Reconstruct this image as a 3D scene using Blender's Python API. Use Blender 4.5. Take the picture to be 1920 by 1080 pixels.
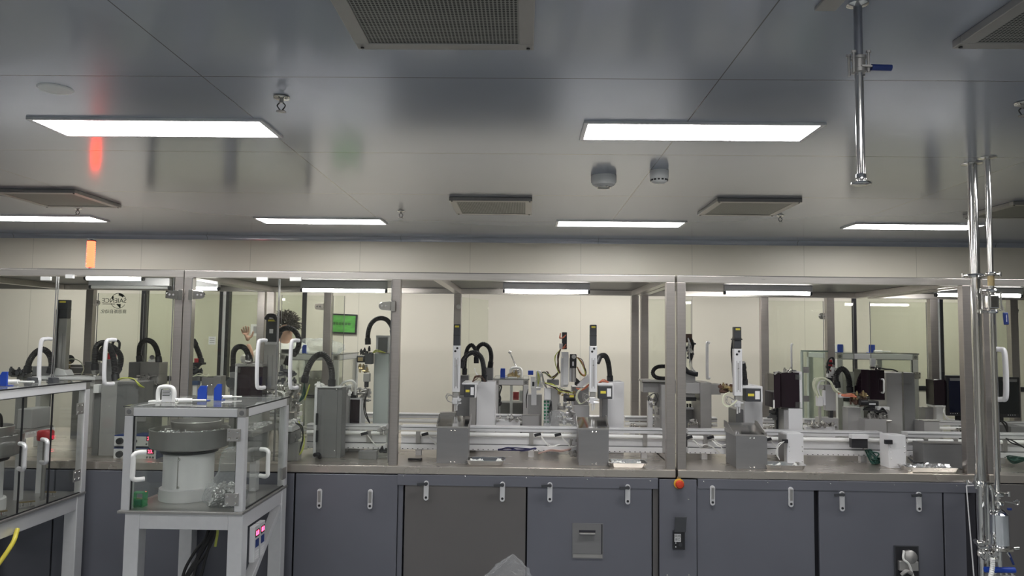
import bpy, bmesh, math, random
from mathutils import Vector, Matrix
random.seed(7)
for o in list(bpy.data.objects): bpy.data.objects.remove(o)
S = bpy.context.scene
COL = S.collection

# ------------------------------------------------------------------ camera
F = 1390.0
EYE = Vector((0, 0, 1.65))
_dY = Vector(((983-960)/F, (632-540)/F, 1)).normalized()
_h = Vector((1, 0.012, 0)).normalized()
_dX = (_h - _h.dot(_dY)*_dY).normalized()
_up = _dX.cross(_dY)
# rows: camera axes (right, down, forward) expressed in world
CR = Vector((_dX.x, _dY.x, _up.x)); CD = Vector((_dX.y, _dY.y, _up.y)); CF = Vector((_dX.z, _dY.z, _up.z))
cam_data = bpy.data.cameras.new('camera'); cam = bpy.data.objects.new('camera', cam_data); COL.objects.link(cam)
m = Matrix.Identity(4)
for i in range(3):
    m[i][0] = CR[i]; m[i][1] = -CD[i]; m[i][2] = -CF[i]; m[i][3] = EYE[i]
cam.matrix_world = m
cam_data.sensor_width = 36; cam_data.lens = F/1920*36; cam_data.clip_start = 0.05; cam_data.clip_end = 100
S.camera = cam

def ray(px, py):
    return CR*((px-960)/F) + CD*((py-540)/F) + CF
def W(px, py, Y):
    r = ray(px, py); return EYE + r*(Y/r.y)
def Wz(px, py, z):
    r = ray(px, py); return EYE + r*((z-EYE.z)/r.z)

# ------------------------------------------------------------------ world, exposure
wd = bpy.data.worlds.new('world'); S.world = wd; wd.use_nodes = True
wd.node_tree.nodes['Background'].inputs[0].default_value = (0.5, 0.55, 0.6, 1)
wd.node_tree.nodes['Background'].inputs[1].default_value = 0.05
S.view_settings.view_transform = 'Standard'; S.view_settings.look = 'None'
S.view_settings.exposure = 1.05; S.view_settings.gamma = 1.0; S.view_settings.use_curve_mapping = False
S.cycles.transparent_max_bounces = 48
S.cycles.max_bounces = 10
LIGHT_E = 14.0      # ceiling panel emission
TUBE_E = 16.0       # LED tube emission

# ------------------------------------------------------------------ materials
MATS = {}
def mat(name, color, rough=0.5, metal=0.0, spec=0.5, noise=0.0, nscale=20, bump=0.0, stretch=None, emit=0, coat=0):
    if name in MATS: return MATS[name]
    m = bpy.data.materials.new(name); m.use_nodes = True; nt = m.node_tree; b = nt.nodes['Principled BSDF']
    c = (*color, 1)
    b.inputs['Base Color'].default_value = c; b.inputs['Roughness'].default_value = rough
    b.inputs['Metallic'].default_value = metal; b.inputs['Specular IOR Level'].default_value = spec
    b.inputs['Coat Weight'].default_value = coat
    if emit:
        b.inputs['Emission Color'].default_value = c; b.inputs['Emission Strength'].default_value = emit
    if noise or bump:
        tc = nt.nodes.new('ShaderNodeTexCoord'); mp = nt.nodes.new('ShaderNodeMapping')
        if stretch: mp.inputs['Scale'].default_value = stretch
        n = nt.nodes.new('ShaderNodeTexNoise'); n.inputs['Scale'].default_value = nscale; n.inputs['Detail'].default_value = 4
        nt.links.new(tc.outputs['Object'], mp.inputs[0]); nt.links.new(mp.outputs[0], n.inputs['Vector'])
        if noise:
            mx = nt.nodes.new('ShaderNodeMix'); mx.data_type = 'RGBA'
            lo = tuple(max(0, x*(1-noise)) for x in color); hi = tuple(min(1, x*(1+noise)) for x in color)
            mx.inputs[6].default_value = (*lo, 1); mx.inputs[7].default_value = (*hi, 1)
            nt.links.new(n.outputs['Fac'], mx.inputs[0]); nt.links.new(mx.outputs[2], b.inputs['Base Color'])
            mr = nt.nodes.new('ShaderNodeMapRange'); mr.inputs[3].default_value = rough*0.8; mr.inputs[4].default_value = min(1, rough*1.25)
            nt.links.new(n.outputs['Fac'], mr.inputs[0]); nt.links.new(mr.outputs[0], b.inputs['Roughness'])
        if bump:
            bp = nt.nodes.new('ShaderNodeBump'); bp.inputs['Strength'].default_value = bump; bp.inputs['Distance'].default_value = 0.01
            nt.links.new(n.outputs['Fac'], bp.inputs['Height']); nt.links.new(bp.outputs[0], b.inputs['Normal'])
    MATS[name] = m; return m

def glass(name, tint, gloss=0.04, rough=0.0, haze=0.0, hazecol=(0.8, 0.8, 0.8), wrinkle=0):
    m = bpy.data.materials.new(name); m.use_nodes = True; nt = m.node_tree
    for n in list(nt.nodes): nt.nodes.remove(n)
    out = nt.nodes.new('ShaderNodeOutputMaterial'); t = nt.nodes.new('ShaderNodeBsdfTransparent'); g = nt.nodes.new('ShaderNodeBsdfGlossy')
    t.inputs[0].default_value = (*tint, 1); g.inputs['Roughness'].default_value = rough
    fr = nt.nodes.new('ShaderNodeFresnel'); ge = nt.nodes.new('ShaderNodeNewGeometry'); io = nt.nodes.new('ShaderNodeMapRange')
    io.inputs[3].default_value = 1.45; io.inputs[4].default_value = 1/1.45          # thin pane: same reflectance from both faces
    nt.links.new(ge.outputs['Backfacing'], io.inputs[0]); nt.links.new(io.outputs[0], fr.inputs[0])
    mx = nt.nodes.new('ShaderNodeMixShader'); nt.links.new(fr.outputs[0], mx.inputs[0]); nt.links.new(t.outputs[0], mx.inputs[1]); nt.links.new(g.outputs[0], mx.inputs[2])
    last = mx
    if haze:
        d = nt.nodes.new('ShaderNodeBsdfDiffuse'); d.inputs[0].default_value = (*hazecol, 1)
        tl = nt.nodes.new('ShaderNodeBsdfTranslucent'); tl.inputs[0].default_value = (*hazecol, 1)
        a = nt.nodes.new('ShaderNodeMixShader'); a.inputs[0].default_value = 0.5
        nt.links.new(d.outputs[0], a.inputs[1]); nt.links.new(tl.outputs[0], a.inputs[2])
        m2 = nt.nodes.new('ShaderNodeMixShader'); m2.inputs[0].default_value = haze
        nt.links.new(mx.outputs[0], m2.inputs[1]); nt.links.new(a.outputs[0], m2.inputs[2]); last = m2
    if wrinkle:
        n = nt.nodes.new('ShaderNodeTexNoise'); n.inputs['Scale'].default_value = wrinkle; n.inputs['Detail'].default_value = 5; n.inputs['Distortion'].default_value = 1.0
        tc = nt.nodes.new('ShaderNodeTexCoord'); nt.links.new(tc.outputs['Object'], n.inputs['Vector'])
        bp = nt.nodes.new('ShaderNodeBump'); bp.inputs['Strength'].default_value = 1; bp.inputs['Distance'].default_value = 0.02
        nt.links.new(n.outputs['Fac'], bp.inputs['Height']); nt.links.new(bp.outputs[0], g.inputs['Normal']); nt.links.new(bp.outputs[0], fr.inputs['Normal'])
    nt.links.new(last.outputs[0], out.inputs[0]); MATS[name] = m; return m

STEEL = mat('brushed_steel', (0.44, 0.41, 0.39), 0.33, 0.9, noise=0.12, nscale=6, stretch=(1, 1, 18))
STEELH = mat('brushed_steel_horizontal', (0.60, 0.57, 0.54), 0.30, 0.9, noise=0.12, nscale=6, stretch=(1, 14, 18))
BENCH = mat('bench_steel', (0.57, 0.525, 0.475), 0.28, 0.85, noise=0.05, nscale=3, stretch=(1, 3, 1))
MIRROR = mat('mirror_steel', (0.86, 0.87, 0.90), 0.05, 1.0)
ROOF = mat('dark_roof_sheet', (0.13, 0.125, 0.12), 0.4, 0.4)
CHROME = mat('polished_steel', (0.76, 0.75, 0.73), 0.12, 1.0, noise=0.04, nscale=9)
DULL = mat('dull_steel', (0.42, 0.41, 0.40), 0.4, 0.8, noise=0.1, nscale=15)
ALU = mat('anodised_aluminium', (0.72, 0.72, 0.74), 0.36, 0.4, noise=0.05, nscale=30)
WHITE = mat('white_powder_metal', (0.70, 0.70, 0.72), 0.4, 0.1, noise=0.03, nscale=8)
WPLAST = mat('white_plastic', (0.85, 0.85, 0.84), 0.4)
CAB = mat('blue_grey_panel', (0.155, 0.160, 0.190), 0.42, 0.35, noise=0.10, nscale=2.5)
CABB = mat('brown_grey_panel', (0.160, 0.152, 0.150), 0.36, 0.45, noise=0.08, nscale=2.5)
CABD = mat('dark_gap', (0.02, 0.02, 0.028), 0.7)
GBOX = mat('grey_steel_box', (0.185, 0.185, 0.19), 0.38, 0.15, noise=0.1, nscale=5, stretch=(1, 1, 6))
GBOXL = mat('light_grey_box', (0.38, 0.375, 0.375), 0.38, 0.2, noise=0.08, nscale=5)
BLACK = mat('black_plastic', (0.018, 0.018, 0.022), 0.35)
RUBBER = mat('black_rubber', (0.012, 0.012, 0.014), 0.45)
MOTOR = mat('charcoal_motor', (0.045, 0.048, 0.055), 0.4)
SMOKE = mat('dark_acrylic', (0.016, 0.008, 0.014), 0.06, spec=0.6)
BLUE = mat('blue_plastic', (0.012, 0.06, 0.42), 0.4)
NAVY = mat('navy_grip', (0.01, 0.03, 0.16), 0.35)
RED = mat('red_plastic', (0.50, 0.03, 0.04), 0.35)
ORANGE = mat('orange_red_button', (0.55, 0.045, 0.015), 0.4)
AMBER = mat('amber_collar', (0.70, 0.38, 0.03), 0.4)
YELLOW = mat('yellow_plastic', (0.72, 0.62, 0.08), 0.4)
YGREEN = mat('yellow_green_wire', (0.55, 0.60, 0.12), 0.4)
PALEW = mat('pale_wire', (0.72, 0.74, 0.58), 0.4)
BROWN = mat('brown_wire', (0.09, 0.045, 0.03), 0.4)
PINKW = mat('pink_wire', (0.6, 0.2, 0.12), 0.4)
WWIRE = mat('white_wire', (0.75, 0.75, 0.73), 0.4)
BRASS = mat('brass', (0.42, 0.33, 0.18), 0.3, 0.8)
GREENB = mat('green_cable', (0.015, 0.065, 0.05), 0.5)
LABEL = mat('white_label', (0.8, 0.8, 0.82), 0.5)
INK = mat('dark_ink', (0.03, 0.04, 0.035), 0.6)
GREENP = mat('green_board', (0.02, 0.20, 0.10), 0.4)
SKIN = mat('skin', (0.50, 0.30, 0.22), 0.5)
HAIR = mat('dark_hair', (0.03, 0.022, 0.018), 0.6, noise=0.4, nscale=60, bump=0.8)
COAT = mat('white_coat', (0.72, 0.72, 0.68), 0.8, noise=0.06, nscale=30, bump=0.4)
TUBE = mat('led_tube', (1.0, 0.98, 0.94), emit=TUBE_E)
DIFF = mat('light_diffuser', (1.0, 0.985, 0.96), emit=LIGHT_E)
REDLAMP = mat('lit_red_lamp', (1.0, 0.07, 0.03), emit=3.5)
REDLED = mat('red_led', (1.0, 0.04, 0.10), emit=6)
PARTS = mat('small_metal_parts', (0.6, 0.6, 0.6), 0.25, 0.9, noise=0.5, nscale=90, bump=1.0)
SCREEN = mat('black_screen', (0.006, 0.009, 0.013), 0.12)
SCREENB = mat('blue_black_screen', (0.006, 0.009, 0.028), 0.15)
GLASS = glass('clear_glass', (0.965, 0.975, 0.96))
GGLASS = glass('green_tinted_glass', (0.935, 0.95, 0.915))
FILM = glass('clear_plastic_film', (0.93, 0.94, 0.95), rough=0.08, haze=0.11, hazecol=(0.95, 0.96, 0.98), wrinkle=22)
ACRYL = glass('clear_acrylic', (0.93, 0.95, 0.93), haze=0.06)

def perforated():
    m = bpy.data.materials.new('perforated_steel'); m.use_nodes = True; nt = m.node_tree; b = nt.nodes['Principled BSDF']
    tc = nt.nodes.new('ShaderNodeTexCoord'); sp = nt.nodes.new('ShaderNodeSeparateXYZ'); nt.links.new(tc.outputs['Object'], sp.inputs[0])
    s = 0.0135
    def cell(sock):
        a = nt.nodes.new('ShaderNodeMath'); a.operation = 'PINGPONG'; nt.links.new(sock, a.inputs[0]); a.inputs[1].default_value = s/2
        q = nt.nodes.new('ShaderNodeMath'); q.operation = 'POWER'; nt.links.new(a.outputs[0], q.inputs[0]); q.inputs[1].default_value = 2; return q
    x = cell(sp.outputs[0]); y = cell(sp.outputs[1])
    ad = nt.nodes.new('ShaderNodeMath'); ad.operation = 'ADD'; nt.links.new(x.outputs[0], ad.inputs[0]); nt.links.new(y.outputs[0], ad.inputs[1])
    lt = nt.nodes.new('ShaderNodeMath'); lt.operation = 'LESS_THAN'; nt.links.new(ad.outputs[0], lt.inputs[0]); lt.inputs[1].default_value = (s*0.36)**2
    mx = nt.nodes.new('ShaderNodeMix'); mx.data_type = 'RGBA'; nt.links.new(lt.outputs[0], mx.inputs[0])
    mx.inputs[6].default_value = (0.30, 0.30, 0.28, 1); mx.inputs[7].default_value = (0.015, 0.015, 0.015, 1)
    nt.links.new(mx.outputs[2], b.inputs['Base Color']); b.inputs['Metallic'].default_value = 0.5; b.inputs['Roughness'].default_value = 0.45
    return m
PERF = perforated()

def seamed(name, base, rough, sx=None, ox=0, ys=None, axis2='Y', lines=(), spec=0.5, metal=0.0, seamcol=(0.2, 0.2, 0.2), bump=0.0):
    """panel surface with thin joints at x = ox + k*sx and at the listed positions of the second axis"""
    m = bpy.data.materials.new(name); m.use_nodes = True; nt = m.node_tree; b = nt.nodes['Principled BSDF']
    g = nt.nodes.new('ShaderNodeNewGeometry'); sp = nt.nodes.new('ShaderNodeSeparateXYZ'); nt.links.new(g.outputs['Position'], sp.inputs[0])
    terms = []
    def near(sock, pos, w):
        a = nt.nodes.new('ShaderNodeMath'); a.operation = 'SUBTRACT'; nt.links.new(sock, a.inputs[0]); a.inputs[1].default_value = pos
        c = nt.nodes.new('ShaderNodeMath'); c.operation = 'ABSOLUTE'; nt.links.new(a.outputs[0], c.inputs[0])
        d = nt.nodes.new('ShaderNodeMath'); d.operation = 'LESS_THAN'; nt.links.new(c.outputs[0], d.inputs[0]); d.inputs[1].default_value = w
        terms.append(d)
    for ax, pos, w in lines: near(sp.outputs[ax], pos, w)
    tot = terms[0]
    for t in terms[1:]:
        a = nt.nodes.new('ShaderNodeMath'); a.operation = 'MAXIMUM'; nt.links.new(tot.outputs[0], a.inputs[0]); nt.links.new(t.outputs[0], a.inputs[1]); tot = a
    n = nt.nodes.new('ShaderNodeTexNoise'); n.inputs['Scale'].default_value = 0.9; n.inputs['Detail'].default_value = 3
    nt.links.new(g.outputs['Position'], n.inputs['Vector'])
    m1 = nt.nodes.new('ShaderNodeMix'); m1.data_type = 'RGBA'
    m1.inputs[6].default_value = (*[c*0.95 for c in base], 1); m1.inputs[7].default_value = (*[min(1, c*1.05) for c in base], 1)
    nt.links.new(n.outputs['Fac'], m1.inputs[0])
    m2 = nt.nodes.new('ShaderNodeMix'); m2.data_type = 'RGBA'; nt.links.new(tot.outputs[0], m2.inputs[0])
    nt.links.new(m1.outputs[2], m2.inputs[6]); m2.inputs[7].default_value = (*seamcol, 1)
    nt.links.new(m2.outputs[2], b.inputs['Base Color'])
    b.inputs['Roughness'].default_value = rough; b.inputs['Specular IOR Level'].default_value = spec; b.inputs['Metallic'].default_value = metal
    if bump:
        n2 = nt.nodes.new('ShaderNodeTexNoise'); n2.inputs['Scale'].default_value = 1.6; n2.inputs['Detail'].default_value = 1
        nt.links.new(g.outputs['Position'], n2.inputs['Vector'])
        bp = nt.nodes.new('ShaderNodeBump'); bp.inputs['Strength'].default_value = bump; bp.inputs['Distance'].default_value = 0.02
        nt.links.new(n2.outputs['Fac'], bp.inputs['Height']); nt.links.new(bp.outputs[0], b.inputs['Normal'])
    return m

# ------------------------------------------------------------------ mesh builder
def catmull(pts, per=8):
    if len(pts) < 3: return pts
    P = [pts[0]*2-pts[1]] + pts + [pts[-1]*2-pts[-2]]; out = []
    for i in range(1, len(P)-2):
        a, b, c, d = P[i-1:i+3]
        for k in range(per):
            t = k/per
            out.append(0.5*((2*b)+(c-a)*t+(2*a-5*b+4*c-d)*t*t+(3*b-a-3*c+d)*t*t*t))
    out.append(pts[-1]); return out
def resample(pts, step):
    out = [pts[0].copy()]; acc = 0
    for a, b in zip(pts, pts[1:]):
        L = (b-a).length
        if L < 1e-9: continue
        d = step-acc
        while d <= L:
            out.append(a+(b-a)*(d/L)); d += step
        acc = (acc+L) % step
    out.append(pts[-1].copy()); return out

class MB:
    def __init__(s): s.v = []; s.f = []; s.sm = []; s.xf = None
    def add(s, vs, fs, smooth=False):
        n = len(s.v); s.v += [Vector(v) for v in vs]; s.f += [[i+n for i in f] for f in fs]; s.sm += [smooth]*len(fs); return s
    def box(s, x0, x1, y0, y1, z0, z1):
        x0, x1 = min(x0, x1), max(x0, x1); y0, y1 = min(y0, y1), max(y0, y1); z0, z1 = min(z0, z1), max(z0, z1)
        return s.add([(x, y, z) for z in (z0, z1) for y in (y0, y1) for x in (x0, x1)],
                     [(0, 2, 3, 1), (4, 5, 7, 6), (0, 1, 5, 4), (2, 6, 7, 3), (0, 4, 6, 2), (1, 3, 7, 5)])
    def pb(s, a, b, c, d, Y, dep, z0=None):
        """box whose front face at depth Y spans pixel rectangle a..c, b..d"""
        mx, my = (a+c)/2, (b+d)/2
        x0 = W(a, my, Y).x; x1 = W(c, my, Y).x; zt = W(mx, b, Y).z; zb = W(mx, d, Y).z if z0 is None else z0
        return s.box(x0, x1, Y, Y+dep, zb, zt)
    def obox(s, c, u, v, w):
        """oriented box: centre c, half vectors u v w"""
        c, u, v, w = map(Vector, (c, u, v, w))
        return s.add([c+u*i+v*j+w*k for k in (-1, 1) for j in (-1, 1) for i in (-1, 1)],
                     [(0, 2, 3, 1), (4, 5, 7, 6), (0, 1, 5, 4), (2, 6, 7, 3), (0, 4, 6, 2), (1, 3, 7, 5)])
    def bar(s, p0, p1, w, h, up=(0, 0, 1)):
        p0, p1 = Vector(p0), Vector(p1); d = p1-p0; up = Vector(up)
        if abs(d.normalized().dot(up)) > 0.98: up = Vector((0, 1, 0))
        a = d.cross(up).normalized(); b = a.cross(d).normalized()
        return s.obox((p0+p1)/2, d/2, a*w/2, b*h/2)
    def rings(s, rings, closed=False, caps=True, smooth=True):
        n = len(rings[0]); vs = [v for r in rings for v in r]; fs = []
        R = len(rings)
        for i in range(R-1 if not closed else R):
            for k in range(n):
                a = i*n+k; b = i*n+(k+1) % n; c = ((i+1) % R)*n+(k+1) % n; d = ((i+1) % R)*n+k
                fs.append((a, b, c, d))
        s.add(vs, fs, smooth)
        if caps and not closed:
            s.add(rings[0], [tuple(range(n))[::-1]]); s.add(rings[-1], [tuple(range(n))])
        return s
    def tube(s, pts, r, n=10, rfun=None, caps=True):
        pts = [Vector(p) for p in pts]; R = []
        t = (pts[1]-pts[0]).normalized(); a = t.orthogonal().normalized()
        for i, p in enumerate(pts):
            if i == 0: t = pts[1]-pts[0]
            elif i == len(pts)-1: t = pts[-1]-pts[-2]
            else: t = pts[i+1]-pts[i-1]
            if t.length < 1e-9: t = Vector((0, 0, 1))
            t.normalize(); a = (a-t*a.dot(t))
            if a.length < 1e-6: a = t.orthogonal()
            a.normalize(); b = t.cross(a); rr = rfun(i) if rfun else r
            R.append([p+(a*math.cos(q)+b*math.sin(q))*rr for q in [2*math.pi*k/n for k in range(n)]])
        return s.rings(R, caps=caps)
    def cyl(s, p0, p1, r, n=20, r1=None):
        return s.tube([p0, p1], r, n, rfun=lambda i: r if i == 0 else (r if r1 is None else r1))
    def lathe(s, c, prof, n=28, axis='z', caps=True):
        c = Vector(c); R = []
        for r, h in prof:
            ring = []
            for k in range(n):
                q = 2*math.pi*k/n
                if axis == 'z': ring.append(c+Vector((r*math.cos(q), r*math.sin(q), h)))
                elif axis == 'y': ring.append(c+Vector((r*math.cos(q), h, -r*math.sin(q))))
                else: ring.append(c+Vector((h, r*math.cos(q), r*math.sin(q))))
            R.append(ring)
        return s.rings(R, caps=caps)
    def prism(s, poly, y0, y1):
        """poly in (x,z), extruded along y"""
        n = len(poly); vs = [(x, y0, z) for x, z in poly]+[(x, y1, z) for x, z in poly]
        fs = [tuple(range(n)), tuple(range(2*n-1, n-1, -1))]+[(i, i+n, (i+1) % n+n, (i+1) % n) for i in range(n)]
        return s.add(vs, fs)
    def prismx(s, poly, x0, x1):
        """poly in (y,z), extruded along x"""
        n = len(poly); vs = [(x0, y, z) for y, z in poly]+[(x1, y, z) for y, z in poly]
        fs = [tuple(range(n))[::-1], tuple(range(n, 2*n))]+[(i, (i+1) % n, (i+1) % n+n, i+n) for i in range(n)]
        return s.add(vs, fs)
    def frame(s, x0, x1, z0, z1, y0, y1, t):
        s.box(x0, x1, y0, y1, z1-t, z1); s.box(x0, x1, y0, y1, z0, z0+t)
        s.box(x0, x0+t, y0, y1, z0+t, z1-t); s.box(x1-t, x1, y0, y1, z0+t, z1-t); return s
    def build(s, name, material, parent=None, bev=0, mod=None):
        me = bpy.data.meshes.new(name); me.from_pydata([tuple(v) for v in s.v], [], s.f); me.update()
        me.polygons.foreach_set('use_smooth', s.sm)
        bm = bmesh.new(); bm.from_mesh(me); bmesh.ops.recalc_face_normals(bm, faces=bm.faces); bm.to_mesh(me); bm.free()
        if any(s.sm): me.set_sharp_from_angle(angle=0.75)
        me.materials.append(material); o = bpy.data.objects.new(name, me); COL.objects.link(o)
        if parent:
            o.parent = parent
            off = Vector((0, 0, 0)); q = parent
            while q: off += q.location; q = q.parent
            o.location = -off
        if bev:
            b = o.modifiers.new('bevel', 'BEVEL'); b.width = bev; b.segments = 2; b.limit_method = 'ANGLE'; b.angle_limit = 0.7
        return o

def tag(o, label, cat, group=None):
    o['label'] = label; o['category'] = cat
    if group: o['group'] = group
    return o
def thing(name, label, cat, group=None):
    o = bpy.data.objects.new(name, None); o.empty_display_size = 0.1; COL.objects.link(o); return tag(o, label, cat, group)
def kids(o): return [c for c in bpy.data.objects if c.parent == o]
def settle(root):
    """move the origin of a thing to its base, leaving everything where it stands"""
    lo = Vector((1e9,)*3); hi = Vector((-1e9,)*3)
    def walk(o, off):
        off = off+o.location
        if o.type == 'MESH':
            for v in o.data.vertices:
                p = v.co+off
                for i in range(3): lo[i] = min(lo[i], p[i]); hi[i] = max(hi[i], p[i])
        for c in kids(o): walk(c, off)
    walk(root, Vector())
    base = Vector(((lo.x+hi.x)/2, (lo.y+hi.y)/2, lo.z)); d = base-root.location
    if root.type == 'MESH': root.data.transform(Matrix.Translation(-d))
    root.location = base
    for c in kids(root): c.location -= d
    return root
def one(mb, name, material, label, cat, group=None, bev=0):
    o = mb.build(name, material, None, bev); tag(o, label, cat, group); return settle(o)
def struct(mb, name, material, parent=None, bev=0):
    o = mb.build(name, material, parent, bev)
    if not parent: o['kind'] = 'structure'
    return o
def dup(root, loc, label, group=None):
    def rec(o, par):
        c = o.copy(); COL.objects.link(c)
        if par: c.parent = par
        for k in kids(o): rec(k, c)
        return c
    ks = rec(root, None); ks.location = loc; ks['label'] = label
    if group: ks['group'] = group
    return ks
def part_label(o, text): o['label'] = text; return o

def text_mesh(txt, size, loc, rot, material, parent, name='lettering', depth=0.0006, mirror=False):
    c = bpy.data.curves.new(name, 'FONT'); c.body = txt; c.size = size; c.extrude = depth; c.align_x = 'CENTER'; c.align_y = 'CENTER'
    t = bpy.data.objects.new(name, c); COL.objects.link(t); bpy.context.view_layer.update()
    me = bpy.data.meshes.new_from_object(t.evaluated_get(bpy.context.evaluated_depsgraph_get()))
    bpy.data.objects.remove(t)
    M = Matrix.Translation(loc) @ rot
    if mirror: M = M @ Matrix.Diagonal((-1, 1, 1, 1))
    me.transform(M); me.materials.clear(); me.materials.append(material); me.name = name
    o = bpy.data.objects.new(name, me); COL.objects.link(o)
    if parent:
        o.parent = parent; off = Vector(); q = parent
        while q: off += q.location; q = q.parent
        o.location = -off
    return o
FRONT = Matrix.Rotation(math.pi/2, 4, 'X')       # lettering that faces the camera side

# ================================================================== THE ROOM
CEIL = 2.77; BACK = 8.4; RX0, RX1 = -9.0, 9.0; RY0 = -5.0
ceil_lines = [(1, y, 0.0035) for y in (-2.16, -0.83, 0.50, 1.82, 3.15, 4.48, 5.81, 7.14)] + [(0, x, 0.0025) for x in (-5.9, -3.65, -1.42, 0.83, 3.08, 5.3)]
wall_lines = [(0, W(265, 480, BACK).x + k*(W(469.5, 480, BACK).x-W(265, 480, BACK).x), 0.0028) for k in range(-3, 12)]
M_CEIL = seamed('ceiling_panels', (0.43, 0.46, 0.54), 0.16, lines=ceil_lines, spec=0.9, metal=0.35, seamcol=(0.16, 0.16, 0.17), bump=0.08)
M_WALL = seamed('wall_panels', (0.72, 0.68, 0.585), 0.35, lines=wall_lines, spec=0.4, seamcol=(0.53, 0.50, 0.42))
M_WALLS = mat('side_wall_panels', (0.60, 0.59, 0.54), 0.4, noise=0.03, nscale=1)
M_FLOOR = mat('epoxy_floor', (0.22, 0.24, 0.25), 0.3, noise=0.06, nscale=2)
M_CORR = mat('corridor_wall', (0.56, 0.53, 0.46), 0.6, noise=0.03, nscale=1)
struct(MB().box(RX0, RX1, RY0, 10.6, -0.05, 0), 'floor', M_FLOOR)
struct(MB().box(RX0, RX1, RY0, 10.6, CEIL, CEIL+0.05), 'ceiling', M_CEIL)
struct(MB().box(RX0-0.1, RX0, RY0, 10.6, 0, CEIL), 'wall_left', M_WALLS)
struct(MB().box(RX1, RX1+0.1, RY0, 10.6, 0, CEIL), 'wall_right', M_WALLS)
struct(MB().box(RX0, RX1, RY0-0.1, RY0, 0, CEIL), 'wall_front', M_WALLS)
# back wall with two window openings
wl0, wl1 = W(262, 650, BACK).x, W(573, 650, BACK).x
wr0, wr1 = W(1598, 650, BACK).x, W(2010, 650, BACK).x
wz0, wz1 = W(500, 716, BACK).z, W(500, 534, BACK).z
b = MB()
for x0, x1 in ((RX0, wl0), (wl1, wr0), (wr1, RX1)): b.box(x0, x1, BACK, BACK+0.08, 0, CEIL)
for x0, x1 in ((wl0, wl1), (wr0, wr1)): b.box(x0, x1, BACK, BACK+0.08, 0, wz0); b.box(x0, x1, BACK, BACK+0.08, wz1, CEIL)
struct(b, 'wall_back', M_WALL)
struct(MB().box(RX0, RX1, 10.6, 10.7, 0, CEIL), 'wall_corridor', M_CORR)
for cx in (-5.6, -3.2, 3.4, 5.8):
    o = MB().box(cx-0.6, cx+0.6, 9.35, 9.65, CEIL-0.01, CEIL-0.0005).build('ceiling_light', DIFF)
    settle(tag(o, 'ceiling light in the corridor behind the back wall windows', 'ceiling light', 'corridor ceiling lights'))
def room_window(n, x0, x1, mull):
    o = struct(MB().frame(x0, x1, wz0, wz1, BACK-0.01, BACK+0.07, 0.05), 'window_%d' % n, BLACK)
    for mx in mull: MB().box(mx-0.055, mx-0.02, BACK-0.01, BACK+0.07, wz0+0.035, wz1-0.035).box(mx+0.02, mx+0.055, BACK-0.01, BACK+0.07, wz0+0.035, wz1-0.035).build('mullion', BLACK, o)
    for mx in mull: MB().box(mx-0.02, mx+0.02, BACK, BACK+0.06, wz0+0.035, wz1-0.035).build('mullion_cover', ALU, o)
    MB().box(x0+0.035, x1-0.035, BACK+0.03, BACK+0.036, wz0+0.035, wz1-0.035).build('pane', GGLASS, o)
room_window(1, wl0, wl1, [W(418, 650, BACK).x]); room_window(2, wr0, wr1, [W(1760, 650, BACK).x])
# coving between ceiling and back wall
cov = [(BACK, CEIL), (BACK, CEIL-0.05)] + [(BACK-0.05+0.05*math.cos(a), CEIL-0.05+0.05*math.sin(a)) for a in [k*math.pi/12 for k in range(1, 6)]] + [(BACK-0.05, CEIL)]
struct(MB().prismx(cov, RX0, RX1), 'trim_1', M_CEIL)

# ---- ceiling lights
def lamp(name, x0, y0, label):
    t = thing('ceiling_light', label, 'ceiling light', 'rectangular LED panels in the ceiling')
    w, d, fr = 1.2, 0.3, 0.022
    MB().box(x0-fr, x0+w+fr, y0-fr, y0, CEIL-0.012, CEIL-0.0005).box(x0-fr, x0+w+fr, y0+d, y0+d+fr, CEIL-0.012, CEIL-0.0005)\
        .box(x0-fr, x0, y0, y0+d, CEIL-0.012, CEIL-0.0005).box(x0+w, x0+w+fr, y0, y0+d, CEIL-0.012, CEIL-0.0005).build('light_frame', ALU, t)
    MB().box(x0, x0+w, y0, y0+d, CEIL-0.008, CEIL-0.0005).build('diffuser', DIFF, t)
    return settle(t)
A = Wz(66, 227, CEIL-0.01); B_ = Wz(1102, 235, CEIL-0.01); FR = Wz(500, 412, CEIL-0.01)
lightcols = [A.x-2.82, A.x, B_.x, B_.x+2.83]
near_l = ['near rectangular ceiling light beyond the left edge', 'long bright rectangular ceiling light at upper left beside the sprinkler', 'long bright rectangular ceiling light at upper right beside the hanging valve pipe', 'near ceiling light outside the right edge']
far_l = ['far ceiling light cut by the left edge of the photo', 'far ceiling light left of centre above the green sign', 'far ceiling light right of centre in front of the smoke detectors', 'far ceiling light at right behind the two steel pipes']
for k, x in enumerate(lightcols):
    lamp('', x, A.y-0.02, near_l[k]); lamp('', x, 7.05, far_l[k])
    lamp('', x, 0.62, 'rectangular ceiling light over the camera, column %s' % ['at far left', 'at left', 'at right', 'at far right'][k])
    lamp('', x, -2.6, 'rectangular ceiling light behind the camera, column %s' % ['at far left', 'at left', 'at right', 'at far right'][k])

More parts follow.
